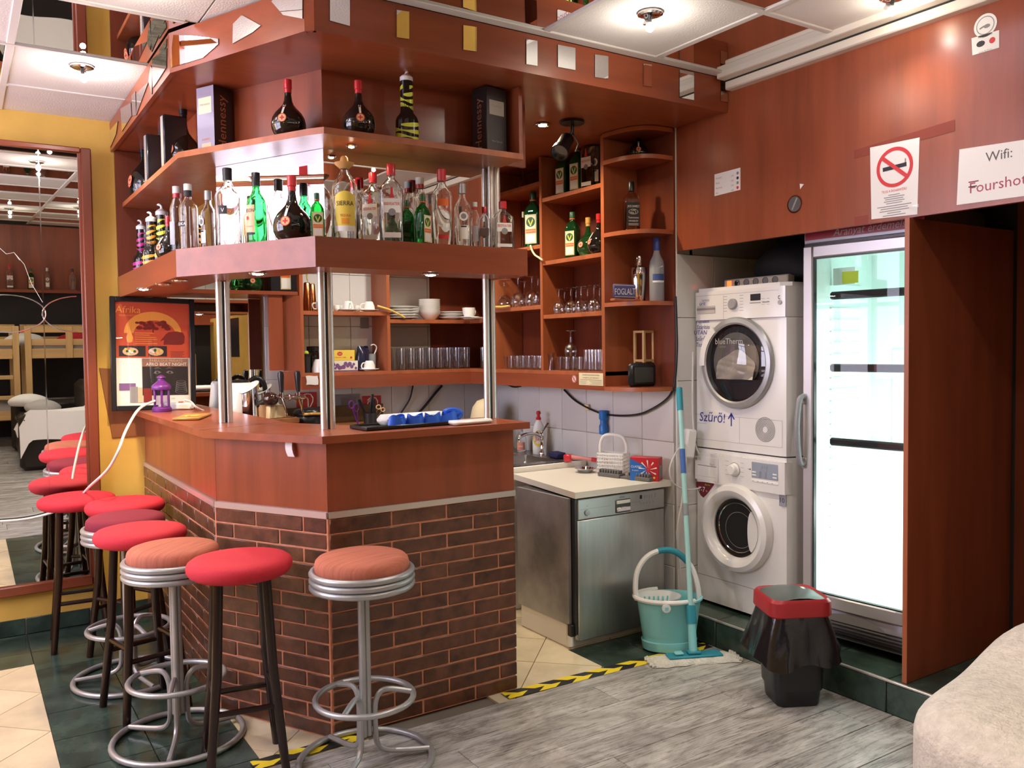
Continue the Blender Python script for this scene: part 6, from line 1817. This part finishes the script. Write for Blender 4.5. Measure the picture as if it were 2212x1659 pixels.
a = px(880, 690, 1, 5.286); o = MB().box(-.03, .03, -.006, .0, -.035, .035, 'inkg', .003).build('wall_socket'); o.location = (2.325 - .045, YB - .010, 1.70); tag(o, 'grey wall socket on the tiles under the cup shelf', 'socket')
# glass clip board on tiles
a, b = px(725, 893, 1, YB - .012), px(778, 850, 1, YB - .012)
tag(MB().box(a.x, b.x, YB - .0125, YB - .0105, a.z, b.z, 'frost').rect(a.x + .04, b.x - .03, a.z + .05, a.z + .10, 'inkg', frame((0, YB - .0127, 0), (1, 0, 0), (0, 0, 1))).build('clear_plate'), 'translucent plastic plate on the tiles between the fire signs', 'plate')
for lb, pp, r_ in (('thin black cable running down the tiles behind the bar', ((892, 833), (885, 862), (868, 890), (852, 918)), .006), ('thick black cable running down the tiles behind the tray', ((955, 833), (940, 850), (920, 875), (900, 897)), .009)):
    tag(MB().tube(smooth_pts([px(u, v, 1, 5.272) for u, v in pp], 5), r_, 'black', 8).build('black_cable'), lb, 'cable')
pts = [px(u, v, 0, 3.18) for u, v in ((1095, 830), (1110, 836), (1125, 834))]
pts2 = [px(u, v, 0, 3.176) for u, v in ((1219, 842), (1240, 863), (1268, 880), (1300, 893), (1340, 898), (1380, 895), (1410, 883), (1437, 865), (1452, 846))] + [px(u, v, 0, 3.180) for u, v in ((1458, 820), (1462, 760), (1461, 690), (1459, 640))]
tag(MB().tube(smooth_pts(pts2, 5), .0065, 'black', 8).build('black_cable'), 'black cable sagging across the white tiles below the rounded shelves', 'cable')
tag(MB().box(-.008, .008, -.02, .02, -.02, .02, 'cork', .004, T(*px(1268, 880, 0, 3.182))).build('cable_clip'), 'cream clip holding the sagging black cable', 'clip')
tag(MB().tube(smooth_pts(pts, 4), .006, 'black', 7).build('black_cable'), 'short black cable end under the shelf at the right metal post', 'cable')

# ================================================================== on the sink counter and the dishwasher
def jug(loc, rz):
    t = thing('detergent_bottle', 'white washing up liquid bottle with red cap and Jar label by the sink', 'bottle', loc, rz)
    MB().lathe([(.036, 0), (.040, .006), (.040, .09), (.034, .12), (.038, .15), (.030, .19), (.016, .215), (.014, .225)], 'white', 26, sy=.7).build('body', t)
    MB().lathe([(.017, .222), (.017, .235), (.012, .240)], 'redcap', 18).lathe([(.010, .24), (.010, .255), (.016, .262), (.012, .278), (.003, .28)], 'redcap', 16, T(0, 0, 0)).build('cap', t)
    e = FL(-.0290)
    MB().disc(.036, 'lbly', e @ T(0, .105, .0005) @ MX.Scale(1.45, 4, (0, 1, 0)), 28).disc(.030, 'lblw', e @ T(.0, .110, .001) @ MX.Scale(1.35, 4, (0, 1, 0)), 28).text('Jar', .040, 'inkr', e @ T(-.002, .092, .0015)).disc(.010, 'ink', e @ T(-.010, .138, .0013), 14).build('label', t)
    return t


zs = sz + .0045
p = px(1164, 968, 0, 3.11); jug((3.11, p.y, zs), rad(-35))
p = px(1126, 955, 0, 3.10)
t = thing('soap_bottle', 'clear pump soap bottle with pink label by the sink', 'bottle', (3.10, p.y, zs), rad(-40))
MB().lathe(shell([(.030, 0), (.033, .005), (.033, .09), (.024, .115), (.012, .125), (.012, .135)], .002), 'glass', 24).build('glass_body', t); mb = MB(); patch(mb, .033, .030, .015, .065, mat('pink_label', (.62, .24, .17), .5)); mb.text('soap', .016, 'lblw', f=lambda x, y: (*bent(.0345)(x, y)[:2], y + .035)); mb.build('label', t)
MB().lathe([(.014, .13), (.014, .145), (.005, .148), (.005, .17), (.003, .171)], 'frost', 14).tube([(0, 0, .165), (-.03, 0, .166)], .005, 'frost', 8).build('pump', t)
sp = px(1200, 975, 2, zs)
t = thing('dish_sponge', 'dark blue sponge lying behind the sink', 'sponge', (3.10, px(1204, 975, 0, 3.10).y, zs), rad(80)); MB().box(-.06, .06, -.035, .035, 0, .035, 'bluesq', .008).build('sponge_body', t)
t = thing('dish_brush', 'red and pink washing up brush lying on the drainer', 'brush', (3.09, px(1262, 985, 0, 3.09).y, zs), rad(-62))
MB().box(-.13, -.08, -.02, .02, 0.0, .045, 'redcap', .008).build('head', t); MB().tube([(-.09, 0, .030), (0, 0, .026), (.10, 0, .016)], [.012, .010, .014], mat('pink_handle', (.62, .22, .20), .4), 8).tube([(.05, 0, .021), (.15, 0, .014)], [.014, .013], 'redcap', 8).build('handle', t)
# cutlery basket
bp = (3.06, px(1325, 1005, 0, 3.06).y, ZD)
t = thing('cutlery_basket', 'white plastic dishwasher cutlery basket with tall handle on the worktop', 'basket', bp, rad(-63))
bw, bd, bh = .078, .045, .125
for nm, (x0, y0, x1, y1) in (('front', (-bw, -bd, bw, -bd)), ('back', (-bw, bd, bw, bd)), ('left', (-bw, -bd, -bw, bd)), ('right', (bw, -bd, bw, bd))):
    mb = MB(); L = math.hypot(x1 - x0, y1 - y0); n = int(L / .0095)
    ang = math.atan2(y1 - y0, x1 - x0)
    e = T(x0, y0, 0, ang)
    for i in range(n + 1): mb.box(i * L / n - .0018, i * L / n + .0018, -.0018, .0018, .004, bh, 'white', 0, e)
    for z in (.0, .022, .042, .062, .082, .102, .118): mb.box(0, L, -.0022, .0022, z, z + (.006 if 0 < z < .11 else .010), 'white', 0, e)
    mb.build('side_grid', t)
MB().box(-bw, bw, -bd, bd, 0, .004, 'white').build('bottom', t)
hp = [(-bw, 0, .12), (-bw, 0, .17), (-bw * .8, 0, .21), (-.03, 0, .226), (.03, 0, .226), (bw * .8, 0, .21), (bw, 0, .17), (bw, 0, .12)]
MB().tube(smooth_pts(hp, 4), .009, 'white', 8).build('handle', t)
t = thing('tab_box', 'red and blue dishwasher tablet box marked CLASSIC on the white worktop', 'box', (3.085, px(1396, 1015, 0, 3.085).y, ZD), rad(-58))
bw, bd, bh = .078, .040, .125
MB().box(-bw, bw, -bd, bd, 0, bh, mat('box_red', (.52, .02, .035), .35), .002).build('carton', t)
e = FL(-bd - .0008)
mb = MB().face([(-bw, .0, 0), (-bw * .1, 0, 0), (bw * .35, .05, 0), (-bw * .05, .085, 0), (-bw, .118, 0)], mat('box_blue', (.02, .14, .50), .35), e)
for i in range(9):
    a = 2 * PI * i / 9; mb.face([(.02 + .008 * cos(a), .062 + .008 * sin(a), 0), (.02 + .05 * cos(a + .14), .062 + .05 * sin(a + .14), 0), (.02 + .05 * cos(a + .3), .062 + .05 * sin(a + .3), 0)], 'lblw', e @ T(0, 0, .0003))
mb.text('CLASSIC', .0165, 'lblw', e @ T(-.043, .070, .001), wmax=.058).text('3 action', .011, 'lblw', e @ T(-.048, .052, .001)).face([(.008, .05, 0), (.03, .05, 0), (.042, .085, 0), (.03, .092, 0), (.018, .065, 0)], 'inkr', e @ T(0, 0, .0008)).disc(.006, 'lbly', e @ T(.055, .02, .0008), 12)
mb.build('front_print', t)
MB().rect(-.030, .030, .015, .085, 'inkg', frame((bw + .0008, 0, 0), (0, 1, 0), (0, 0, 1))).build('side_print', t)
t = thing('grey_rack_part', 'grey toothed plastic rack parts lying on the white worktop', 'rack', (3.035, px(1352, 1015, 0, 3.035).y, ZD), rad(-78))
for k, xo in enumerate((-.10, .10)):
    mb = MB().box(xo - .075, xo + .075, -.03, .03, 0, .022, 'rack', .003)
    for i in range(8): mb.box(xo - .068 + i * .018, xo - .058 + i * .018, -.028, .012, .022, .040, 'rack', .002)
    mb.build('toothed_block', t)
MB().box(-.03, .03, -.022, .022, 0, .012, 'rack', .002).build('bridge', t)
ap = px(1264, 1020, 2, ZD)
t = thing('ashtray', 'small shiny metal ashtray on the white dishwasher worktop', 'ashtray', (ap.x, ap.y, ZD)); MB().lathe([(.003, 0), (.035, 0), (.042, .006), (.055, .022), (.062, .023), (.062, .025), (.053, .025), (.04, .01), (.003, .006)], 'chrome', 28, cap=False).build('dish', t)
t = thing('blue_bottle', 'blue plastic bottle hanging upside down on the tiles behind the basket', 'bottle', (XW - .035, px(1305, 915, 0, XW - .03).y, px(1305, 938, 0, XW - .03).z), rad(-90)); MB().lathe([(.022, 0), (.026, .004), (.026, .05), (.020, .06), (.020, .085), (.026, .09), (.026, .14), (.003, .142)], 'bluel', 20).build('body', t)
pts = [px(u, v, 0, 3.182) for u, v in ((1270, 886), (1276, 905), (1275, 925))]
# socket box and leads on the niche corner
t = thing('adapter_plug', 'white plug adapter hanging on the tiles left of the dryer', 'plug', px(1487, 957, 1, 3.275), rad(-10)); MB().box(-.032, .032, -.03, .03, -.08, .075, 'white', .010, T(0, 0, 0, 0, 0, rad(8))).build('body', t)
for lb, pp in (('white lead dropping past the dryer to the hanging adapter', ((1497, 760), (1496, 850), (1497, 905), (1502, 960), (1520, 1000), (1528, 1020), (1522, 1045), (1505, 1056), (1475, 1056), (1452, 1040), (1447, 1010), (1462, 975), (1478, 960))), ('white lead falling from the adapter along the tile corner', ((1482, 990), (1478, 1040), (1472, 1090), (1462, 1150), (1468, 1210), (1470, 1280)))):
    tag(MB().tube(smooth_pts([px(u, v, 1, 3.262) if i < 99 else 0 for i, (u, v) in enumerate(pp)], 4), .0045, 'cable', 7).build('white_lead'), lb, 'cable')

# ================================================================== bucket, mop, bin
bk = px(1440, 1405, 2, 0)
t = thing('mop_bucket', 'aqua mop bucket with white wringer and arched handle on the green tiles', 'bucket', (2.962, 3.130, 0.0), rad(-28))
t.scale = (.98, .98, .93)
mb = MB().lathe([(.003, .004), (.098, .004), (.102, .010), (.113, .10), (.130, .262), (.140, .272), (.140, .282), (.130, .283), (.124, .262), (.106, .02), (.003, .014)], 'aqua', 40, None, 1.25, .92, 2.0, cap=False)
mb.build('bucket_body', t)
MB().lathe([(.104, .006), (.110, .010), (.116, .055), (.113, .06)], 'aqua', 40, None, 1.25, .92).build('foot_band', t)
wr = MB().grid(lambda u, v: (-.05 + (.112 - .03 * v) * cos(u * 2 * PI), -.0 + (.098 - .028 * v) * sin(u * 2 * PI), .290 - .075 * v), 32, 4, 'white', None, True)
wr.build('wringer', t)
mb = MB()
for i in range(7): mb.box(-.115 + i * .024, -.105 + i * .024, .025, .030, .235, .268, 'aqua', .003, T(0, .036, 0))
mb.build('wringer_slots', t)
rim = [(1.27 * .139 * cos(a), .94 * .139 * sin(a), .287) for a in [PI * .55 + i * PI * 1.15 / 22 for i in range(23)]]
MB().tube(rim, .012, 'white', 8).build('white_rim', t)
hp = [(-.165, .0, .27), (-.172, .01, .33), (-.155, .03, .42), (-.10, .05, .49), (-.02, .06, .52), (.06, .06, .505), (.13, .04, .43), (.155, .015, .34), (.160, .0, .26)]
hs = smooth_pts(hp, 4)
MB().tube(hs[:17], .014, 'white', 8).tube(hs[22:], .014, 'white', 8).build('handle', t)
MB().tube(hs[15:24], .017, 'teal', 10).build('handle_grip', t)
for x, y in ((-.05, -.128), (.08, -.118)): MB().lathe([(.022, 0), (.022, .012), (.003, .013)], 'white', 16, frame((x, y, .262), (1, 0, 0), (0, 0, 1))).box(x - .008, x + .008, y - .016, y - .012, .254, .270, 'aqua').build('rim_tab', t)
mp = px(1487, 1420, 2, .02)
t = thing('flat_mop', 'flat mop with aqua pole and cream cloth leaning against the tile corner', 'mop', (2.925, 2.925, .006), rad(-24))
MB().grid(lambda u, v: (-.215 + u * .43 + .008 * sin(v * 14), (-.062 + v * .124) * (1 + .10 * sin(u * 6.28 + 1)) + .005 * sin(u * 30), .022 * (1 - abs(2 * u - 1) ** 8) * (1 - abs(2 * v - 1) ** 6) + .002), 36, 12, 'mopc').grid(lambda u, v: (-.215 + u * .43, -.062 + v * .124, .0005), 2, 2, 'mopc').build('cloth', t)
for sx in (-1, 1):
    for k in range(7): MB().tube([(sx * .208, -.055 + k * .018, .012), (sx * (.225 + .006 * (k % 2)), -.057 + k * .019, .006)], [.009, .007], 'mopc', 6).build('fringe', t)
MB().box(-.13, .14, -.035, .035, .022, .034, 'teal', .004).build('plate', t)
MB().box(-.03, .035, -.022, .022, .034, .050, 'teal', .005).box(-.095, -.05, -.018, .018, .034, .048, 'aqua', .006).build('hinge_block', t)
iv = ROOT[t].inverted()
pt = px(1467, 838, 1, 3.25); p0 = V((2.925, 2.925, .04))
d = (pt - p0)
w2l = lambda p: iv @ p
MB().tube([w2l(p0), w2l(p0 + d * .11)], .020, 'aqua', 10).build('joint', t)
MB().tube([w2l(p0 + d * .105), w2l(p0 + d * .17)], .024, 'teal', 10).build('collar', t)
MB().tube([w2l(p0 + d * .16), w2l(p0 + d * .93)], .0125, 'aquapole', 12).build('pole', t)
MB().tube([w2l(p0 + d * .66), w2l(p0 + d * .755)], .0135, mat('blue_sleeve', (.05, .13, .42), .5), 12).build('sleeve', t)
MB().tube([w2l(p0 + d * .50), w2l(p0 + d * .545)], .0145, 'frost', 12).build('clamp', t)
MB().tube([w2l(p0 + d * .91), w2l(p0 + d)], .0165, 'teal', 12).build('pole_end', t)

bn = px(1700, 1500, 2, 0)
t = thing('rubbish_bin', 'black swing bin with dark red rim and loose black bag by the green step', 'bin', (2.945, 2.365, .0055), rad(-28))
t.scale = (1, 1, 1.12)
sq = lambda r, z, p=5: (r, z, p)
MB().lathe([(.088, 0, 7), (.092, .004, 7), (.098, .06, 7), (.104, .062, 7), (.118, .345, 7)], 'black', 40, None, 1, .94).build('bin_body', t)
MB().lathe([(.126, .342, 7), (.134, .350, 7), (.132, .400, 7), (.122, .412, 7), (.112, .405, 7), (.110, .398, 7)], 'binred', 40, None, 1, .94, cap=False).build('rim', t)
MB().grid(lambda u, v: (-.116 + .232 * u, -.106 + .212 * v, .398 + .017 * (1 - (2 * u - 1) ** 2) + .008 * (1 - (2 * v - 1) ** 4)), 14, 10, 'bingrey').box(.06, .072, .02, .05, .4165, .4185, 'lblw').build('swing_lid', t)
rb = random.Random(5)


def bagf(u, v):
    a = 2 * PI * u
    k = (abs(cos(a)) ** 5 + abs(sin(a)) ** 5) ** (-1 / 5)
    fl = .128 + .034 * v + .030 * v * max(0, cos(a - .4)) + .018 * v * max(0, cos(a - 2.9)) + .007 * sin(7 * a + 3 * v) * v + .004 * sin(15 * a) * v
    return (fl * k * cos(a), fl * .95 * k * sin(a), .350 - v * (.155 + .030 * sin(a + 3.6) + .012 * sin(5 * a)))


MB().grid(bagf, 60, 9, 'bag', None, True).build('bin_bag', t)

# ================================================================== hazard tape on the floor edge
def hazard(name, a, b, w_, label):
    a, b = V(a), V(b); d = (b - a); L = d.length; d.normalize(); n = V((-d[1], d[0], 0))
    e = MX(((d[0], n[0], 0, a[0]), (d[1], n[1], 0, a[1]), (0, 0, 1, a[2]), (0, 0, 0, 1)))
    reg = [(0, 0), (L, 0), (L, w_), (0, w_)]
    t = thing(name, label, 'tape', tuple(a), 0)
    st = .088
    for half, dirn in ((0, 1), (1, -1)):
        i = 0; x = -.2
        r2 = [(0, half * w_ / 2), (L, half * w_ / 2), (L, (half + 1) * w_ / 2), (0, (half + 1) * w_ / 2)]
        my, mk = MB(), MB()
        while x < L + .2:
            for mb, xo in ((my, 0), (mk, st)):
                pl_ = [(x + xo, half * w_ / 2), (x + xo + st, half * w_ / 2), (x + xo + st + .052 * dirn, (half + 1) * w_ / 2), (x + xo + .052 * dirn, (half + 1) * w_ / 2)]
                pl_ = clip(pl_, r2)
                if len(pl_) > 2: mb.face([(p[0], p[1], 0) for p in pl_], 'tapey' if mb is my else 'tapek', e)
            x += 2 * st
        for mb, nm in ((my, 'yellow_stripes'), (mk, 'black_stripes')):
            o = mb.build(nm, t, True, smooth=0); o['kind'] = 'stuff'
    return t


hazard('hazard_tape', (1.955, 3.055, .0062), (3.14, 3.000, .0062), .075, 'yellow and black hazard tape on the floor edge between bar and step')
hazard('hazard_tape', (.86, 3.055, .0062), (1.30, 3.060, .0062), .075, 'yellow and black hazard tape on the floor under the stools at the bar corner')

# ================================================================== papers on the header panel
e0 = frame((XW - .0012, 0, 0), (0, -1, 0), (0, 0, 1))
wp = lambda u, v: (lambda p: (-p.y, p.z))(px(u, v, 0, XW))


def quad(mb, cs, m, off=0):
    return mb.face([(*wp(*c), off) for c in cs], m, e0)


t = thing('no_smoking_sign', 'white no smoking notice with red ring on the panel above the fridge', 'sign', (XW - .0012, 2.06, 2.02))
mb = MB(); cs = ((1883, 474), (1982, 463), (1987, 297), (1880, 319))
mb.add([(*wp(*c), z) for z in (-.0008, .0006) for c in cs], [(4, 5, 6, 7), (0, 3, 2, 1), (0, 1, 5, 4), (1, 2, 6, 5), (2, 3, 7, 6), (3, 0, 4, 7)], 'paper', e0)
mb.build('sheet', t, True)
c_ = wp(1933, 361); mb = MB()
mb.rect(-.052, .052, -.008, .008, 'ink', e0 @ T(*c_, .0012, rad(3))).rect(.044, .050, .008, .026, 'inkg', e0 @ T(*c_, .0012)).ring(.066, .080, 'inkr', e0 @ T(*c_, .0016), 40).rect(-.070, .070, -.0075, .0075, 'inkr', e0 @ T(*c_, .0020, rad(-40)))
mb.text('TILOS A DOHÁNYZÁS!', .014, 'inkr', e0 @ T(*wp(1932, 414), .0012), wmax=.11)
for i, wd in enumerate((.05, .09, .08, .09, .07)): mb.rect(-wd / 2, wd / 2, 0, .0030, 'inkg', e0 @ T(*wp(1932, 421 + i * 4.5), .0012))
for i, wd in enumerate((.15, .12, .13, .06, .10)): mb.rect(-wd / 2, wd / 2, 0, .0032, 'inkg', e0 @ T(*wp(1932, 445 + i * 5), .0012))
mb.build('print', t, True)
t = thing('wifi_sheet', 'white Wifi sheet with red writing taped at the right edge of the panel', 'sign', (XW - .0012, 1.66, 2.05))
cs = ((2067, 443), (2300, 412), (2306, 288), (2073, 323))
MB().add([(*wp(*c), z) for z in (-.0008, .0006) for c in cs], [(4, 5, 6, 7), (0, 3, 2, 1), (0, 1, 5, 4), (1, 2, 6, 5), (2, 3, 7, 6), (3, 0, 4, 7)], 'paper', e0).build('sheet', t, True)
mb = MB().text('Wifi:', .050, mat('grey_letters', (.10, .09, .10), .6), e0 @ T(*wp(2158, 345), .0010, rad(.5)))
mb.build('heading', t, True)
mb = MB().text('Fourshot', .056, mat('wine_letters', (.36, .07, .10), .6), e0 @ T(*wp(2096, 418), .0010, rad(.8)), 'L').rect(-.006, .032, .040, .044, mat('strike', (.20, .03, .08), .6), e0 @ T(*wp(2096, 418), .0012)).rect(-.006, .026, .022, .026, 'ink', e0 @ T(*wp(2096, 418), .0012))
mb.build('print', t, True)
mb = MB(); cs = ((1544, 424), (1600, 410), (1600, 362), (1544, 377))
quad(mb, cs, 'paper', .0006)
for i, s_ in enumerate(('Frissítő', 'Kávé', 'Narancs', 'Sör')):
    mb.text(s_, .013, 'inkg', e0 @ T(*wp(1547, 388 + i * 10.6), .0010, rad(.5)), 'L', wmax=.05).text('250', .011, 'inkg', e0 @ T(*wp(1580, 382 + i * 10.4), .0010, rad(.5)), 'L').disc(.0075, ('inkg', 'ink', 'inkg', 'inkr')[i], e0 @ T(*wp(1594, 374 + i * 10.4), .0010), 14)
tag(mb.build('price_list'), 'small white price list stuck on the panel above the dryer', 'paper')
g_ = wp(1717, 441)
t = thing('wall_grommet', 'round metal ring with grey disc in the panel above the fridge', 'disc', (XW - .001, -g_[0], g_[1])); MB().ring(.034, .040, 'chrome', frame((-.002, 0, 0), (0, -1, 0), (0, 0, 1)), 32).build('ring', t); MB().disc(.036, mat('grey_disc', (.09, .08, .08), .4), frame((-.0015, 0, 0), (0, -1, 0), (0, 0, 1)), 30).rect(-.004, .004, -.028, .03, 'inkg', frame((-.0022, 0, 0), (0, -cos(.5), -sin(.5)), (0, -sin(.5), cos(.5)))).build('disc', t)
mb = MB(); quad(mb, ((1729, 409), (1737, 398), (1728, 397)), 'paper', .0005); tag(mb.build('paper_corner'), 'tiny torn white paper corner above the metal ring', 'paper')
s_ = wp(2129, 55); mb = MB().disc(.042, 'lblw', e0 @ T(*s_, .0004), 32).ring(.030, .033, 'inkg', e0 @ T(*s_, .0008), 28).disc(.012, 'inkg', e0 @ T(s_[0] + .006, s_[1] - .004, .0008) @ MX.Scale(.6, 4, (0, 1, 0)), 14).rect(-.022, -.004, -.003, .003, 'inkg', e0 @ T(*s_, .0008, rad(20)))
tag(mb.build('round_sticker'), 'round white sticker high on the panel near the cornice', 'sticker')
mb = MB(); quad(mb, ((2101, 120), (2159, 103), (2159, 65), (2099, 83)), 'lblw', .0004)
mb.disc(.016, 'ink', e0 @ T(*wp(2119, 95), .0008) @ MX.Scale(.7, 4, (0, 1, 0)), 10).disc(.011, 'inkr', e0 @ T(*wp(2144, 87), .0008), 18).text('PARTY PEOPLE', .008, 'inkg', e0 @ T(*wp(2129, 79), .0008, rad(1))).text('music & dance', .008, 'inkg', e0 @ T(*wp(2129, 111), .0008, rad(1)))
tag(mb.build('square_sticker'), 'rectangular white sticker with black figure and red dot below the round sticker', 'sticker')
mb = MB(); quad(mb, ((1963, 472), (1985, 466), (1985, 440), (1966, 446)), 'paneg', .0012); quad(mb, ((2068, 350), (2080, 330), (2083, 327), (2074, 344)), 'paper', .0012) if 0 else None
tag(mb.build('clear_tape'), 'strip of clear tape holding the lower corner of the no smoking notice', 'tape')

# ================================================================== wall mirror left of the bar
ml = px(0, 700, 1, 5.24).x
mx0, mx1 = .10, .655
zt, zb2 = 2.64, .225
t = thing('wall_mirror', 'tall wall mirror in a brown wooden frame with etched circles left of the bar', 'mirror', (.40, 5.285, .20))
mt = math.tan(rad(1.55))
yy = lambda z: 5.283 - (z - zb2) * mt
shz = MX(((1, 0, 0, 0), (0, 1, -mt, 5.283 + zb2 * mt), (0, 0, 1, 0), (0, 0, 0, 1)))
lean = MX.Translation((0, 5.272, zb2)) @ MX.Rotation(rad(1.55), 4, 'X') @ MX.Translation((0, 0, -zb2))
for a, b, c, d, m_ in ((mx1 - .052, mx1, zb2, zt, 'frame_wood'), (mx0 - .02, mx0 + .035, zb2, zt, 'frame_wood'), (mx0 + .035, mx1 - .052, zt - .03, zt, 'wx'), (mx0 + .035, mx1 - .052, zb2, zb2 + .055, 'wx')):
    MB().box(a, b, -.022, .012, c, d, m_, .006, lean).build('frame_rail', t, True)
MB().box(mx1 - .066, mx1 - .050, -.012, -.002, zb2 + .04, zt - .02, 'frame_wood', .003, lean).build('inner_bead', t, True)
for a, b in ((mx0 + .03, .401), (.405, mx1 - .045)):
    MB().box(a, b, -.002, .004, zb2 + .03, zt - .02, 'mirror_old', 0, lean).build('mirror_pane', t, True, smooth=0)
MB().box(.4, .406, -.0030, .0, zb2 + .05, zt - .03, 'chrome', 0, lean).build('seam_strip', t, True)
er = MX.Translation((0, 0, 0))
for cx_ in (.235, .575):
    a0, a1 = (-PI * .5, PI * .5) if cx_ < .4 else (PI * .5, PI * 1.5)
    if cx_ > .4: pts = [(cx_ + .178 * cos(a), -.0035, 1.738 + .098 * sin(a)) for a in [PI * .52 + i * PI * .96 / 30 for i in range(31)]]
    else: pts = [(cx_ + .178 * cos(a), -.0035, 1.738 + .098 * sin(a)) for a in [-PI * .62 + i * PI * 1.24 / 36 for i in range(37)]]
    MB().tube(pts, .0032, 'chrome', 6, False, lean).build('etched_circle', t, True)
MB().tube([(.30, -.003, 2.02), (.275, -.003, 2.06), (.24, -.003, 2.05), (.20, -.003, 2.09)], .0015, 'lblw', 4, False, lean).tube([(.275, -.003, 2.06), (.32, -.003, 2.0), (.35, -.003, 1.9), (.40, -.003, 1.80)], .0012, 'lblw', 4, False, lean).build('crack', t, True)

# ================================================================== the room behind the viewer (seen in the mirrors)
def sofa(loc, rz, label, w_=1.45):
    t = thing('sofa', label, 'sofa', loc, rz)
    MB().box(-w_ / 2, w_ / 2, -.42, .42, .05, .36, 'leather', .03).build('base', t)
    for sx in (-1, 1): MB().box(sx * w_ / 2 - .10, sx * w_ / 2 + .10, -.45, .45, .0, .60, 'leather', .05).build('armrest', t)
    MB().box(-w_ / 2 + .1, w_ / 2 - .1, .22, .46, .34, .86, 'leather', .06).build('backrest', t)
    for sx in (-1, 1): MB().box(sx * .30 - .29, sx * .30 + .29, -.42, .22, .37, .50, 'leather', .05).build('seat_cushion', t)
    return t


sofa((.98, -.62, .0055), rad(-90), 'dark leather sofa seen in the wall mirror, with a white throw')
t = thing('white_throw', 'white throw draped over the dark sofa seen in the mirror', 'blanket', (.98, -.62, .50), rad(-90))
MB().grid(lambda u, v: (-.92 + u * 1.15 + .02 * sin(v * 9), -.45 + v * .95, (.02 if v < .68 else .02 + (v - .68) * 1.25) + (.125 if -.86 < -.92 + u * 1.15 < -.60 and v < .75 else (-.18 if u < .04 else 0)) + .012 * sin(u * 11 + v * 7) + (-.30 * max(0, .10 - v) * 6 if v < .1 else 0)), 24, 24, 'pillow').build('throw_cloth', t)
for k, (lb, m_, p_, s_) in enumerate((('white pillow on the dark sofa in the mirror', 'pillow', (.70, -1.10, .57), (.20, .16, .09)), ('grey cushion on the dark sofa in the mirror', 'linen', (.82, -.75, .53), (.18, .16, .09)), ('white pillow on the upper bunk in the mirror', 'pillow', (.75, -2.2, 1.24), (.24, .15, .10)), ('red pillow on the upper bunk in the mirror', 'redcot', (1.35, -2.2, 1.24), (.24, .15, .10)))):
    tag(blob(*s_, k + 3, m_, T(*p_), .06, 20, 12).build('pillow'), lb, 'pillow')


def bunk(x0, label):
    y0, y1, L = -2.48, -1.62, .92
    t = thing('bunk_bed', label, 'bed', (x0, (y0 + y1) / 2, .0055))
    Wd = lambda nm, a, b, c, d, e_, f_, m_='pine': MB().box(a, b, c, d, e_, f_, m_, .004).build(nm, t, True)
    for x in (x0, x0 + L):
        for y in (y0, y1): Wd('post', x - .035, x + .035, y - .03, y + .03, .0055, 1.50, 'pinez')
    for z in (.34, 1.10, 1.26, 1.42):
        for y in (y0, y1): Wd('side_rail', x0 + .036, x0 + L - .036, y - .015, y + .015, z, z + (.12 if z < 1.2 else .08))
    Wd('mid_post', x0 + L * .45, x0 + L * .45 + .08, y1 + .0152, y1 + .03, 1.10, 1.50, 'pinez')
    for z in (.40, 1.16): Wd('mattress', x0 + .04, x0 + L - .04, y0 + .03, y1 - .03, z, z + .12, 'linen')
    for k in range(4): Wd('ladder_rung', x0 + L - .30, x0 + L - .04, y1 + .031, y1 + .05, .35 + .25 * k, .40 + .25 * k)
    return t


bunk(-.30, 'pine bunk bed against the black rear wall, left one in the mirror')
bunk(.75, 'pine bunk bed against the black rear wall, middle one in the mirror')
bunk(1.80, 'pine bunk bed against the black rear wall, right one in the mirror')
for k, (x, kd) in enumerate(((.35, 'vodka'), (.62, 'gin'), (.86, 'jager'), (1.05, 'vodkar2'), (1.35, 'vodkab'), (1.7, 'gin'))):
    t_, h_ = PROTO[kd]
    dup(t_, (x, YR + .14, 1.9605), PI, ('clear vodka bottle', 'clear square bottle', 'green square bottle', 'clear round bottle', 'large clear bottle', 'far end clear bottle')[k] + ' on the rear wall ledge seen in the mirror', None, (1, 1, 1))

# ================================================================== fleece covered armchair, front right
ac = thing('armchair', 'armchair under a cream fleece blanket at the bottom right corner', 'armchair', (2.62, 1.17, .0055))
rnd = random.Random(8)
iv = ROOT[ac].inverted()
ctl = [(1960, 1700), (1958, 1600), (1968, 1540), (1985, 1503), (2010, 1493), (2050, 1480), (2100, 1447), (2150, 1413), (2212, 1368), (2280, 1325)]


def armf(u, v):
    # a rounded swelling body: u runs round the back, v from the floor up
    a = u * 2 * PI
    k = (abs(cos(a)) ** 3.2 + abs(sin(a)) ** 3.2) ** (-1 / 3.2)
    rx, ry = .50, .44
    prof = 1.0 if v < .62 else math.sqrt(max(0, 1 - ((v - .62) / .38) ** 2.2))
    x, y = rx * k * cos(a) * prof, ry * k * sin(a) * prof
    z = min(v / .62, 1) * .30 + (0 if v < .62 else .12 * (1 - (1 - (v - .62) / .38) ** 2))
    back = 1 / (1 + math.exp(-(x - .12) * 11))
    z *= 1 + back * .42
    z += .012 * sin(9 * x + 4) * sin(8 * y) * (v > .2)
    return (x, y, max(z, .0))


MB().grid(armf, 72, 34, 'fleece', T(.22, -.03, 0), True).build('fleece_blanket', ac)
MB().box(-.18, .60, -.38, .32, .0, .10, 'leather', .02).build('chair_base', ac)
